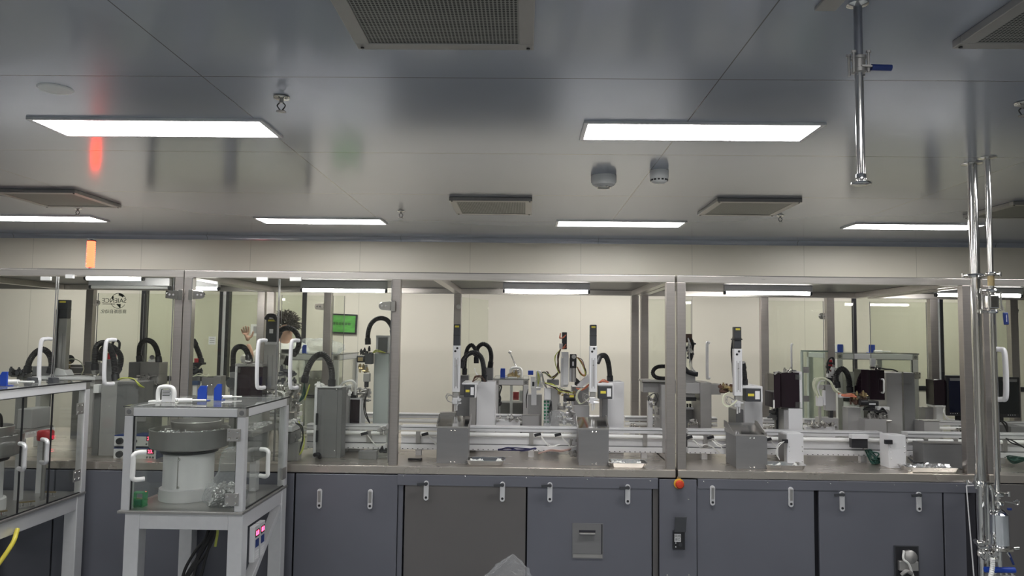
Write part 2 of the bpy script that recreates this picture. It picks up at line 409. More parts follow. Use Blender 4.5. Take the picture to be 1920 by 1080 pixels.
# ---- ceiling air vents
def vent(x0, y0, label, w=0.67, d=0.68):
    t = thing('ceiling_vent', label, 'vent', 'perforated square vents in the ceiling')
    f = 0.055; z1 = CEIL-0.0005; z0 = CEIL-0.03
    MB().box(x0, x0+w, y0, y0+f, z0, z1).box(x0, x0+w, y0+d-f, y0+d, z0, z1).box(x0, x0+f, y0+f, y0+d-f, z0, z1).box(x0+w-f, x0+w, y0+f, y0+d-f, z0, z1).build('vent_frame', DULL, t, bev=0.003)
    MB().box(x0+f, x0+w-f, y0+f, y0+d-f, z0+0.004, z1).build('perforated_plate', PERF, t)
    for sx in (x0+0.02, x0+w-0.02):
        for sy in (y0+0.02, y0+d-0.02): MB().cyl((sx, sy, z0-0.004), (sx, sy, z0), 0.007, 10).build('screw', BLACK, t)
    settle(t)
v = Wz(672, 93, CEIL-0.03); vr = Wz(1785, 92, CEIL-0.03); vc = Wz(842, 376, CEIL-0.03)
vent(v.x, v.y-0.68, 'large perforated steel vent at the top centre of the ceiling')
vent(vr.x, vr.y-0.68, 'large perforated vent at the top right corner of the ceiling')
vent(vc.x, vc.y, 'small far square vent at the centre of the ceiling')
vent(Wz(1345, 378, CEIL-0.03).x, Wz(1345, 378, CEIL-0.03).y, 'far square vent right of centre with a sprinkler beside it')
vent(Wz(140, 362, CEIL-0.03).x-0.67, Wz(140, 362, CEIL-0.03).y, 'far vent at the left edge above the red lamp')
vent(Wz(1900, 384, CEIL-0.03).x, Wz(1900, 384, CEIL-0.03).y, 'far vent at the right edge behind the two steel pipes')
p0 = Wz(1527, 20, CEIL-0.01); p1 = Wz(1566, 20, CEIL-0.01)
one(MB().box(p0.x, p1.x, p0.y-0.22, p0.y, CEIL-0.012, CEIL-0.0005), 'access_plate', DULL, 'small grey rectangular plate on the ceiling beside the hanging pipe', 'cover plate', bev=0.002)

# ---- sprinklers and detectors
def sprinkler(px, py, s, label):
    p = Wz(px, py, CEIL); t = thing('sprinkler', label, 'sprinkler', 'sprinkler heads on the ceiling'); x, y = p.x, p.y
    MB().lathe((x, y, CEIL), [(0.001, -0.004), (0.038*s, -0.004), (0.036*s, -0.010), (0.022*s, -0.014), (0.001, -0.014)]).build('escutcheon', CHROME, t)
    MB().cyl((x, y, CEIL-0.03*s), (x, y, CEIL-0.012), 0.010*s, 12).build('stem', DULL, t)
    b = MB()
    for sg in (-1, 1): b.tube(catmull([Vector((x+sg*0.008*s, y, CEIL-0.03*s)), Vector((x+sg*0.019*s, y, CEIL-0.045*s)), Vector((x+sg*0.004*s, y, CEIL-0.068*s))], 5), 0.0032*s, 6)
    b.build('yoke', MOTOR, t)
    MB().lathe((x, y, CEIL-0.07*s), [(0.001, 0), (0.022*s, 0), (0.022*s, -0.003), (0.001, -0.003)], 14).build('deflector', DULL, t); settle(t)
sprinkler(528, 181, 1.0, 'large dark sprinkler head hanging near the upper left ceiling light')
sprinkler(752, 395, 0.9, 'small sprinkler head between the far left light and the central vent')
sprinkler(146, 390, 0.9, 'small sprinkler head under the far left vent')
sprinkler(1463, 403, 0.9, 'small sprinkler head beside the far right-centre vent')
sprinkler(1917, 192, 0.9, 'sprinkler head cut by the right edge of the photo')
def detector(px, py, r, h, label, slots):
    p = Wz(px, py, CEIL); t = thing('smoke_detector', label, 'smoke detector', 'detectors between the ceiling lights')
    MB().lathe((p.x, p.y, CEIL), [(0.001, -0.0005), (r, -0.0005), (r, -h*0.55), (r*0.93, -h*0.7)]).build('detector_base', WPLAST, t)
    MB().lathe((p.x, p.y, CEIL), [(r*0.9, -h*0.7), (r*0.86, -h*0.85), (r*0.6, -h), (0.001, -h)]).build('detector_cap', WPLAST, t)
    if slots:
        b = MB()
        for k in range(14):
            a = 2*math.pi*k/14; b.obox((p.x+r*0.88*math.cos(a), p.y+r*0.88*math.sin(a), CEIL-h*0.78), (-0.007*math.sin(a), 0.007*math.cos(a), 0), (0.004*math.cos(a), 0.004*math.sin(a), 0), (0, 0, 0.005))
        b.build('sensor_slots', BLACK, t)
    else:
        MB().lathe((p.x, p.y, CEIL), [(r*0.55, -h*0.99), (r*0.55, -h*1.12), (r*0.5, -h*1.12), (r*0.5, -h*0.99)]).build('ring', CHROME, t)
    settle(t)
detector(1132, 330, 0.088, 0.075, 'wide round white detector left of the smaller slotted one', False)
detector(1236, 320, 0.062, 0.085, 'small round white detector with dark slots, right of the wide one', True)
p = Wz(104, 166, CEIL); one(MB().lathe((p.x, p.y, CEIL), [(0.001, -0.0005), (0.075, -0.0005), (0.07, -0.006), (0.001, -0.01)], 32), 'white_disc', WPLAST, 'low round white disc on the ceiling at upper left', 'cover plate')  # plain low white disc, use not known
# ================================================================== MACHINE LINE
YF, YR = 4.80, 6.40           # front and rear plane of the enclosures
BT = W(1000, 877, YF).z       # bench top height
TOPZ = W(1000, 514, YF).z
def fx(px, py=700): return W(px, py, YF).x
xA = fx(345.5, 510); xB0, xB1 = fx(733), fx(746); xC = fx(1268); xE = fx(1825, 700)
XL = xA-2.9; XR = xE+2.6
mods = [(XL, xA-0.003), (xA+0.003, xC-0.007), (xC+0.007, xE), (xE+0.075, XR)]
PW = 0.055
ctlab = ['steel countertop of the left machine behind the feeder stations', 'long steel countertop of the central machine with two metal trays on it',
         'steel countertop of the right machine right of the double post', 'steel countertop beyond the two vertical pipes at right']
for k, (x0, x1) in enumerate(mods):
    b = MB().box(x0, x1, YF-0.012, YR+0.05, BT-0.05, BT)
    one(b, 'countertop', BENCH, ctlab[k], 'countertop', 'steel machine countertops', bev=0.004)

def latch(parent, px, py, opened):
    p = W(px, py, YF-0.03); x, z = p.x, p.z; y = YF-0.022
    oval = [(x+0.016*math.sin(a)*1.0, z+(0.046 if math.cos(a) > 0 else -0.046)+0.016*math.cos(a)) for a in [k*math.pi/10 for k in range(20)]]
    h = MB().prism(oval, y-0.012, y).build('latch_handle', ALU, parent, bev=0.002)
    MB().cyl((x, y-0.014, z-0.042), (x, y-0.008, z-0.042), 0.008, 14).build('lock', BLACK, h)
    if opened:
        MB().cyl((x, y-0.03, z+0.045), (x, y-0.01, z+0.045), 0.011, 14).bar((x+0.005, y-0.03, z+0.047), (x-0.055, y-0.032, z+0.042), 0.014, 0.016).build('lever', MOTOR, h)
    else:
        MB().bar((x, y-0.02, z+0.05), (x, y-0.014, z-0.02), 0.015, 0.010, up=(0, 1, 0)).build('lever', DULL, h)

def door(parent, a, b_, top, material, latches, opened, name='door'):
    y = YF-0.02; x0 = W(a, 980, y).x; x1 = W(b_, 980, y).x
    zt = min(W((a+b_)/2, top, y).z, BT-0.056)
    d = MB().box(x0, x1, y, y+0.02, 0.09, zt).build(name, material, parent, bev=0.003)
    for q in latches: latch(d, q[0], q[1], opened)
    return d
def screws(parent, pts, Y, r=0.004):
    b = MB()
    for px, py in pts:
        p = W(px, py, Y); b.lathe((p.x, Y, p.z), [(0.0005, -0.003), (r, -0.002), (r, 0)], 8, 'y')
    b.build('screws', CHROME, parent)
cl = ['dark blue-grey machine cabinet behind the two feeder stations at left', 'wide central machine cabinet with six latches and a recessed pull panel', 'right machine cabinet with a black cable opening low down', 'grey cabinet beyond the steel pipes at the right edge']
ys = YF+0.0
cabs = []
for k, (x0, x1) in enumerate(mods):
    t = thing('machine_cabinet', cl[k], 'cabinet', 'machine base cabinets'); cabs.append(t)
    MB().box(x0, x1, ys+0.02, YR+0.03, 0.06, BT-0.051).build('carcass', CABD if k in (1, 2) else CAB, t)
    b = MB()
    for fxp in (x0+0.1, (x0+x1)/2, x1-0.1):
        b.cyl((fxp, ys+0.15, 0), (fxp, ys+0.15, 0.06), 0.03, 12); b.cyl((fxp, YR-0.1, 0), (fxp, YR-0.1, 0.06), 0.03, 12)
    b.build('levelling_feet', BLACK, t)
t = cabs[0]
door(t, 100, 338, 873, CAB, [], False); door(t, -160, 97, 870, CAB, [], False)
t = cabs[1]
door(t, 349, 549, 880, CAB, [], False); door(t, 552, 744, 886, CAB, [(599, 935), (694, 936)], False)
MB().box(W(746, 900, ys).x, W(1233, 900, ys).x, ys-0.024, ys+0.02, W(990, 912, ys).z, BT-0.052).build('header_panel', CAB, t, bev=0.002)
MB().box(W(746, 990, ys).x, W(755, 990, ys).x, ys-0.010, ys+0.02, 0.08, W(750, 903, ys).z).build('side_strip', CAB, t)
screws(t, [(757, 892), (872, 893), (987, 896), (1101, 899), (1219, 902)], ys-0.024)
door(t, 758, 985.5, 904, CABB, [(799, 920), (942, 922)], True)
d2 = door(t, 988.5, 1222, 908, CAB, [(1031, 923), (1177, 927)], True)
MB().box(W(1224, 990, ys).x, W(1234, 990, ys).x, ys-0.004, ys+0.02, 0.08, W(1230, 909, ys).z).build('side_strip', CABB, t)
xs0 = W(1235.5, 990, ys).x; xs1 = xC-0.006
# recessed pull panel: shade put in as dark strips, inner plate and pull
y = ys-0.022; r0 = W(1073, 1014, y); x0, x1 = r0.x, W(1131, 1014, y).x; z1, z0 = W(1100, 981, y).z, W(1100, 1047, y).z
rp = MB().frame(x0, x1, z0, z1, y-0.003, y+0.001, 0.005).build('recessed_panel', GBOX, d2)
MB().box(x0+0.005, x1-0.012, y-0.002, y+0.0005, z0+0.028, z1-0.005).build('inset_plate', GBOX, rp)
MB().box(x0+0.005, x1-0.005, y-0.0015, y+0.0008, z0+0.005, z0+0.026).build('inset_ledge', DULL, rp)
MB().box(x1-0.012, x1-0.005, y-0.0015, y+0.0008, z0+0.028, z1-0.005).build('painted_shade_strip', CABD, rp)  # flat dark strip painted as the shaded right side of the recess
pw = W(1101, 1000, y)
MB().box(pw.x-0.05, pw.x+0.05, y-0.02, y-0.002, pw.z-0.004, pw.z+0.006).build('pull', DULL, rp, bev=0.002)
MB().box(pw.x-0.052, pw.x+0.052, y-0.004, y-0.0015, pw.z+0.007, pw.z+0.02).build('painted_pull_shade', CABD, rp)  # dark slab stands in for shade behind the pull, no hollow is cut
# service column between the machines
t = thing('service_column', 'plain grey panel column below the double post, with a red emergency button', 'panel')
MB().box(W(1236, 990, ys-0.03).x, W(1306, 990, ys-0.03).x, ys-0.036, ys-0.026, 0.06, BT-0.054).build('column_panel', CAB, t, bev=0.002)
screws(t, [(1291, 936), (1292, 1078), (1251, 1078)], ys-0.036, 0.005); settle(t)
t = thing('emergency_stop', 'red mushroom emergency stop button with a yellow collar under the double post', 'emergency button')
p = W(1273, 907, ys-0.04); yb = ys-0.0365
MB().lathe((p.x, yb, p.z), [(0.032, 0), (0.032, -0.006), (0.022, -0.01), (0.001, -0.01)], 28, 'y').build('collar', AMBER, t)
MB().box(p.x-0.012, p.x+0.012, yb-0.006, yb, p.z+0.028, p.z+0.044).build('tab', BRASS, t)
MB().lathe((p.x, yb, p.z), [(0.012, -0.01), (0.012, -0.02), (0.026, -0.022), (0.027, -0.032), (0.020, -0.042), (0.001, -0.045)], 28, 'y').build('button', ORANGE, t); settle(t)
t = thing('service_socket', 'black socket box with an open flip-up lid and a white label', 'socket')
yb = ys-0.0365; a = W(1261, 994, yb); c = W(1283, 1029, yb)
MB().box(a.x, c.x, yb-0.02, yb, c.z, a.z).build('socket_body', BLACK, t, bev=0.002)
MB().prism([(a.x+0.002, a.z), (c.x, a.z), (c.x+0.006, W(1272, 966, yb).z), (a.x+0.008, W(1272, 966, yb).z)], yb-0.05, yb-0.042).build('flip_lid', MOTOR, t, bev=0.002)
MB().box(a.x+0.008, a.x+0.048, yb-0.022, yb-0.02, a.z-0.066, a.z-0.018).build('label_plate', LABEL, t)
text_mesh('网线', 0.02, Vector((a.x+0.028, yb-0.0225, a.z-0.032)), FRONT, INK, t)
text_mesh('接口', 0.017, Vector((a.x+0.028, yb-0.0225, a.z-0.052)), FRONT, INK, t)
MB().cyl((a.x+0.045, yb-0.024, c.z+0.03), (a.x+0.045, yb-0.019, c.z+0.03), 0.011, 14).build('port', MOTOR, t)
MB().lathe((a.x+0.016, yb-0.02, c.z+0.04), [(0.0005, -0.003), (0.004, 0)], 8, 'y').lathe((a.x+0.016, yb-0.02, c.z+0.016), [(0.0005, -0.003), (0.004, 0)], 8, 'y').build('indicator', LABEL, t); settle(t)
t = cabs[2]
MB().box(W(1307, 920, ys).x, xE-0.02, ys-0.024, ys+0.02, W(1560, 919, ys).z, BT-0.052).build('header_panel', CAB, t, bev=0.002)
screws(t, [(1320, 903), (1440, 905), (1557, 907), (1677, 909), (1794, 911)], ys-0.024)
door(t, 1307, 1527, 914, CAB, [(1336, 929), (1483, 932)], False)
d4 = door(t, 1536, 1768, 918, CAB, [(1579, 940), (1723, 941)], True)
door(t, 1771, 1811, 921, CAB, [], False, 'side_panel')
# black cable opening
y = ys-0.022; a = W(1677, 1024, y); c = W(1722, 1090, y)
op = MB().box(a.x, c.x, y-0.004, y+0.001, c.z-0.06, a.z).build('cable_opening', BLACK, d4, bev=0.003)
MB().frame(a.x-0.004, c.x+0.004, c.z-0.064, a.z+0.004, y-0.006, y, 0.006).build('opening_rim', MOTOR, op)
p = W(1704, 1044, y); MB().lathe((p.x, y, p.z), [(0.045, -0.004), (0.045, -0.02), (0.03, -0.035), (0.001, -0.038)], 20, 'y').build('motor_cap', DULL, op)
MB().box(W(1682, 1055, y).x, W(1718, 1055, y).x, y-0.03, y-0.004, W(1700, 1068, y).z, W(1700, 1050, y).z).build('connector_block', DULL, op, bev=0.004)
hp = catmull([W(1695, 1032, y-0.03), W(1694, 1048, y-0.04), W(1704, 1058, y-0.04), W(1712, 1080, y-0.03)], 8)
MB().tube(hp, 0.007, 8).build('white_hose', WWIRE, op)
hp = catmull([W(1690, 1078, y-0.03), W(1700, 1071, y-0.04), W(1710, 1076, y-0.04)], 8)
MB().tube(hp, 0.012, 8).build('grey_hose', DULL, op)
t = cabs[3]
door(t, 1862, 2100, 905, CABB, [], False, 'panel')
for t in cabs: settle(t)

# ---- enclosures
def enclosure(label, x0, x1, fposts, rposts, cross, rz_in=True):
    t = thing('machine_enclosure', label, 'machine frame', 'steel framed machine enclosures'); e = 0.044
    yr = YR
    for x in fposts: MB().box(x-PW/2, x+PW/2, YF, YF+PW, BT, TOPZ-e).build('front_post', STEEL, t, bev=0.002)
    for x in rposts: MB().box(x-0.032, x+0.032, yr-PW, yr, BT, TOPZ-e).build('rear_post', STEEL, t, bev=0.002)
    MB().box(x0, x1, YF, YF+PW, TOPZ-e, TOPZ).build('front_beam', STEELH, t, bev=0.002)
    MB().box(x0, x1, yr-PW, yr, TOPZ-e, TOPZ).build('rear_beam', STEELH, t, bev=0.002)
    for x in cross: MB().box(x-PW/2, x+PW/2, YF+PW, yr-PW, TOPZ-e, TOPZ).build('cross_beam', STEELH, t, bev=0.002)
    MB().box(x0+0.004, x1-0.004, YF+0.004, yr-0.004, TOPZ, TOPZ+0.004).build('roof_panel', ROOF, t)
    return t
def rx(px, py=680): return W(px, py, YR-PW).x
def pane(t, x0, x1, z0, z1, y, th=0.008, name='glass_door', material=None, hinges=(), handle=None, rear=False):
    g = MB().box(x0, x1, y, y+th, z0, z1).build(name, material or GLASS, t)
    for xx in (x0, x1-0.003): MB().box(xx, xx+0.003, y-0.0005, y+th+0.0005, z0, z1).build('edge_seal', GBOX, g)
    return g
def hinge(parent, px, py, Y, side):
    """oval patch hinge, plate on the post and rounded leaf on the glass"""
    p = W(px, py, Y); x, z = p.x, p.z
    leaf = [(x, z-0.032), (x, z+0.032)]
    leaf = [(x, z+0.03)] + [(x+side*(0.05+0.028*math.cos(a)), z+0.026*math.sin(a)) for a in [math.pi/2-k*math.pi/10 for k in range(11)]] + [(x, z-0.03)]
    h = MB().prism(leaf, Y-0.012, Y-0.002).build('hinge', CHROME, parent, bev=0.002)
    MB().box(x-side*0.03, x-side*0.002, Y-0.014, Y-0.001, z-0.034, z+0.034).build('hinge_plate', CHROME, h, bev=0.002)
    MB().lathe((x+side*0.03, Y-0.012, z), [(0.0005, -0.003), (0.007, -0.002), (0.007, 0)], 12, 'y').lathe((x+side*0.055, Y-0.012, z), [(0.0005, -0.003), (0.007, -0.002), (0.007, 0)], 12, 'y').build('hinge_screw', DULL, h)
def pull(parent, px0, py0, px1, py1, Y, side=1, r=0.0125, material=None, out=0.06):
    a = W(px0, py0, Y-out); c = W(px1, py1, Y-out); x = (a.x+c.x)/2
    def leg(z, dz):
        return [Vector((x+side*0.03, Y, z)), Vector((x+side*0.012, Y-out*0.55, z)), Vector((x, Y-out, z+dz))]
    path = leg(a.z-0.012, -0.03)+leg(c.z+0.012, 0.03)[::-1]
    MB().tube(catmull(path, 7), r, 12).build('pull_handle', material or WHITE, parent)

gz0, gz1 = BT+0.02, TOPZ-0.05
# module 0
e0 = enclosure('left machine enclosure of steel posts with a mirrored company logo on its rear glass', mods[0][0], mods[0][1],
               [mods[0][0]+PW/2, xA-PW/2-0.003], [mods[0][0]+0.04, rx(162), xA-0.04], [xA-PW/2-0.003, W(-160, 520, YF).x])
g = pane(e0, W(107, 600, YF).x, xA-0.06, gz0, gz1, YF-0.012)
hinge(g, 335, 553, YF-0.012, -1); pull(g, 197, 634, 197, 724, YF-0.012, 1)
g = pane(e0, W(-130, 600, YF).x, W(104, 600, YF).x, gz0, gz1, YF-0.012); pull(g, 75, 632, 75, 722, YF-0.012, 1)
MB().box(W(80, 515, YF).x, W(98, 515, YF).x, YF-0.02, YF-0.0005, W(90, 526, YF).z, W(90, 519, YF).z).build('door_catch', WPLAST, e0)
MB().box(W(126, 515, YF).x, W(140, 515, YF).x, YF-0.02, YF-0.0005, W(130, 522, YF).z, W(130, 515, YF).z).build('door_catch', WPLAST, e0)
rg = pane(e0, rx(170), rx(258), gz0, gz1-0.02, YR+0.004, material=GGLASS)
pane(e0, rx(264), rx(492), gz0, gz1-0.02, YR+0.004, material=GGLASS)
# mirrored logo on the rear glass
Yl = YR-0.004
def arc(px, py, r, a0, a1, w, n=26):
    c = W(px, py, Yl); b = MB(); pts = [(math.radians(a0+(a1-a0)*k/n)) for k in range(n+1)]
    for q0, q1 in zip(pts, pts[1:]):
        f = lambda q, rr: (c.x+rr*math.cos(q), c.z+rr*math.sin(q))
        b.prism([f(q0, r-w/2), f(q1, r-w/2), f(q1, r+w/2), f(q0, r+w/2)], Yl-0.001, Yl)
    return b
b = arc(222, 564, 0.066, 20, 160, 0.004); b2 = arc(222, 564, 0.066, 200, 330, 0.004); b.add(b2.v, b2.f)
b3 = arc(222, 564, 0.056, 40, 90, 0.022); b.add(b3.v, b3.f); b4 = arc(222, 564, 0.058, 140, 165, 0.014); b.add(b4.v, b4.f)
c = W(224, 570, Yl); b.prism([(c.x-0.03, c.z), (c.x+0.012, c.z), (c.x+0.010, c.z-0.04), (c.x-0.01, c.z-0.02)], Yl-0.001, Yl)
lg = b.build('logo_globe', INK, rg)
c = W(214, 564.0, Yl); text_mesh('SAIENCE', 0.056, Vector((c.x, Yl, c.z)), FRONT, INK, lg, mirror=True)
c = W(213, 584.5, Yl); text_mesh('赛恩斯自动化', 0.038, Vector((c.x, Yl, c.z)), FRONT, INK, lg, mirror=True)
MB().pb(192, 569.4, 216, 570.6, Yl-0.001, 0.001).build('underline', INK, lg)
hinge(rg, 172, 568, YR-0.002, 1); hinge(rg, 318, 552, YR-0.002, 1)
settle(e0)
# module 1
e1 = enclosure('central machine enclosure of steel posts with paired glass doors on its left bay', mods[1][0], mods[1][1],
               [xA+PW/2+0.003, (xB0+xB1)/2, xC-PW/2-0.007], [xA+0.04, rx(611), rx(856), rx(1191)], [xA+PW/2+0.003, rx(856), xC-PW/2-0.007])
xm = W(522, 620, YF).x
g = pane(e1, xA+0.058, xm-0.002, gz0, gz1, YF-0.012); hinge(g, 363, 553, YF-0.012, 1); pull(g, 483, 635, 483, 731, YF-0.012, 1)
g = pane(e1, xm+0.002, xB0-0.004, gz0, gz1, YF-0.012); hinge(g, 733, 574, YF-0.012, -1); pull(g, 545, 635, 545, 731, YF-0.012, 1)
for a, c_ in ((483, 503), (545, 566)): MB().box(W(a, 523, YF).x, W(c_, 523, YF).x, YF-0.02, YF-0.0005, W(a, 527, YF).z, W(a, 520, YF).z).build('door_catch', WPLAST, e1)
for a, c_ in ((520, 604), (618, 640)):
    g = pane(e1, rx(a), rx(c_), gz0, gz1-0.02, YR+0.004, material=GGLASS)
hinge(g, 607, 575, YR-0.002, -1)
g = MB(); q0 = Vector((rx(864), YR, 0)); q1 = Vector((W(914, 650, YR+0.5).x, YR+0.5, 0)); mid = (q0+q1)/2
g.bar(q0+Vector((0, 0, (gz0+gz1)/2)), q1+Vector((0, 0, (gz0+gz1)/2)), 0.008, gz1-gz0-0.04); g = g.build('open_glass_door', GGLASS, e1)
for pz in (575,):
    p = W(860, 575, YR-0.06); MB().cyl((p.x, YR-0.07, p.z), (p.x, YR-0.05, p.z), 0.02, 14).build('hinge', CHROME, e1)
settle(e1)
# module 2
e2 = enclosure('right machine enclosure of steel posts right of the double post', mods[2][0], mods[2][1],
               [xC+PW/2+0.007, xE-PW/2], [rx(1209), rx(1435), rx(1559)], [xC+PW/2+0.007, xE-PW/2])
for a, c_ in ((1215, 1300), (1442, 1551), (1568, 1608)):
    g = pane(e2, rx(a), rx(c_), gz0, gz1-0.02, YR+0.004, material=GGLASS)
    if a == 1442: hinge(g, 1551, 593, YR-0.002, -1)
    if a == 1215: pull(g, 1326, 640, 1326, 712, YR+0.0, 1)
pull(e2, 1484, 643, 1484, 700, YR+0.0, 1, 0.008)
settle(e2)
# module 3
e3 = enclosure('glass fronted enclosure at the right edge behind the two pipes', mods[3][0], mods[3][1], [mods[3][0]+PW/2, mods[3][1]-PW/2], [rx(1754), rx(1905), mods[3][1]-0.05], [mods[3][0]+PW/2])
pane(e3, mods[3][0]+0.02, rx(1747), gz0, gz1-0.02, YR+0.004, material=GGLASS)
pane(e3, rx(1762), rx(1862), gz0, gz1-0.02, YR+0.004, material=GGLASS)
g = pane(e3, W(1868, 700, YF).x, W(2080, 700, YF).x, gz0, gz1, YF-0.012); pull(g, 1885, 652, 1885, 753, YF-0.012, -1, 0.016)
g = pane(e3, rx(1868), rx(1900), gz0, gz1-0.02, YR+0.004, material=GGLASS)
p = W(1896, 583, YR-0.01); MB().cyl((p.x-0.03, p.y, p.z), (p.x+0.05, p.y, p.z), 0.022, 14).build('hinge', CHROME, e3)
settle(e3)

# ---- LED tube lights under the roofs
def tube_light(a, b_, py, Y, label, lit=True):
    t = thing('tube_light', label, 'tube light', 'tube lights under the enclosure roofs')
    p = W(a, py, Y); q = W(b_, py, Y); z = p.z; x0, x1 = p.x, q.x
    MB().box(x0-0.015, x1+0.015, Y-0.02, Y+0.02, z+0.012, TOPZ-0.0005).build('housing', ALU, t, bev=0.002)
    MB().cyl((x0, Y, z), (x1, Y, z), 0.0125, 14).build('tube', TUBE if lit else WPLAST, t)
    for xx in (x0-0.016, x1): MB().cyl((xx, Y, z), (xx+0.016, Y, z), 0.0145, 12).build('end_cap', MOTOR, t)
    settle(t)
tube_light(568, 722, 544, 5.6, 'lit white tube light above the green sign')
tube_light(947, 1102, 545.5, 5.6, 'lit white tube light at the centre of the open bay')
tube_light(1361, 1518, 549, 5.6, 'lit white tube light above the third tall actuator')
tube_light(1757, 1912, 553, 5.6, 'lit white tube light behind the two vertical pipes')
tube_light(163, 266, 521.5, 4.98, 'lit white tube light in the left enclosure near the red lamp')
tube_light(172, 316, 538, 5.5, 'unlit pale tube light above the mirrored logo', False)
tube_light(367, 408, 541, 5.6, 'short lit tube light right of the left double post')

# ---- red signal lamp on the rear frame of the left machine
t = thing('signal_lamp', 'glowing red ribbed signal lamp standing on the left machine roof', 'signal lamp')
p = W(169, 503, YR-0.06); x, y = p.x, p.y; zt = W(169, 449, YR-0.06).z; zb = W(169, 501, YR-0.06).z
MB().cyl((x, y, TOPZ+0.0045), (x, y, zb), 0.012, 12).lathe((x, y, TOPZ+0.0045), [(0.035, 0), (0.035, 0.01), (0.001, 0.012)]).build('stem', DULL, t)
prof = [(0.030, zb)]; n = 13
for k in range(n):
    z = zb+(zt-0.015-zb)*k/n; dz = (zt-0.015-zb)/n
    prof += [(0.034, z+dz*0.2), (0.034, z+dz*0.6), (0.029, z+dz*0.95)]
MB().lathe((x, y, 0), prof, 24).build('lens', REDLAMP, t)
MB().lathe((x, y, zt-0.015), [(0.035, 0), (0.035, 0.013), (0.02, 0.018), (0.001, 0.018)], 24).build('lamp_cap', MOTOR, t); settle(t)
# ================================================================== FEEDER STATIONS
def strip_profile(mb, p0, p1, w, h):
    mb.bar(p0, p1, w, h); return mb
def bracket(parent, x0, x1, z0, z1, y, name='hinge'):
    h = MB().box(x0, x1, y-0.006, y, z0, z1).build(name, DULL, parent, bev=0.0015)
    for k, (sx, sz) in enumerate(((0.2, 0.22), (0.8, 0.22), (0.2, 0.78), (0.8, 0.78))):
        MB().lathe((x0+(x1-x0)*sx, y-0.006, z0+(z1-z0)*sz), [(0.0005, -0.004), (0.007, -0.003), (0.008, 0)], 12, 'y').build('screw', CHROME, h)
def small_pull(parent, P, Q, out, r=0.010, material=None, name='pull_handle'):
    P, Q, out = Vector(P), Vector(Q), Vector(out)
    d = (Q-P).normalized()*0.018
    path = [P, P+out*0.7, P+out+d*0.7, P+out+d*2, Q+out-d*2, Q+out-d*0.7, Q+out*0.7, Q]
    MB().tube(catmull(path, 5), r, 12).build(name, material or WPLAST, parent)
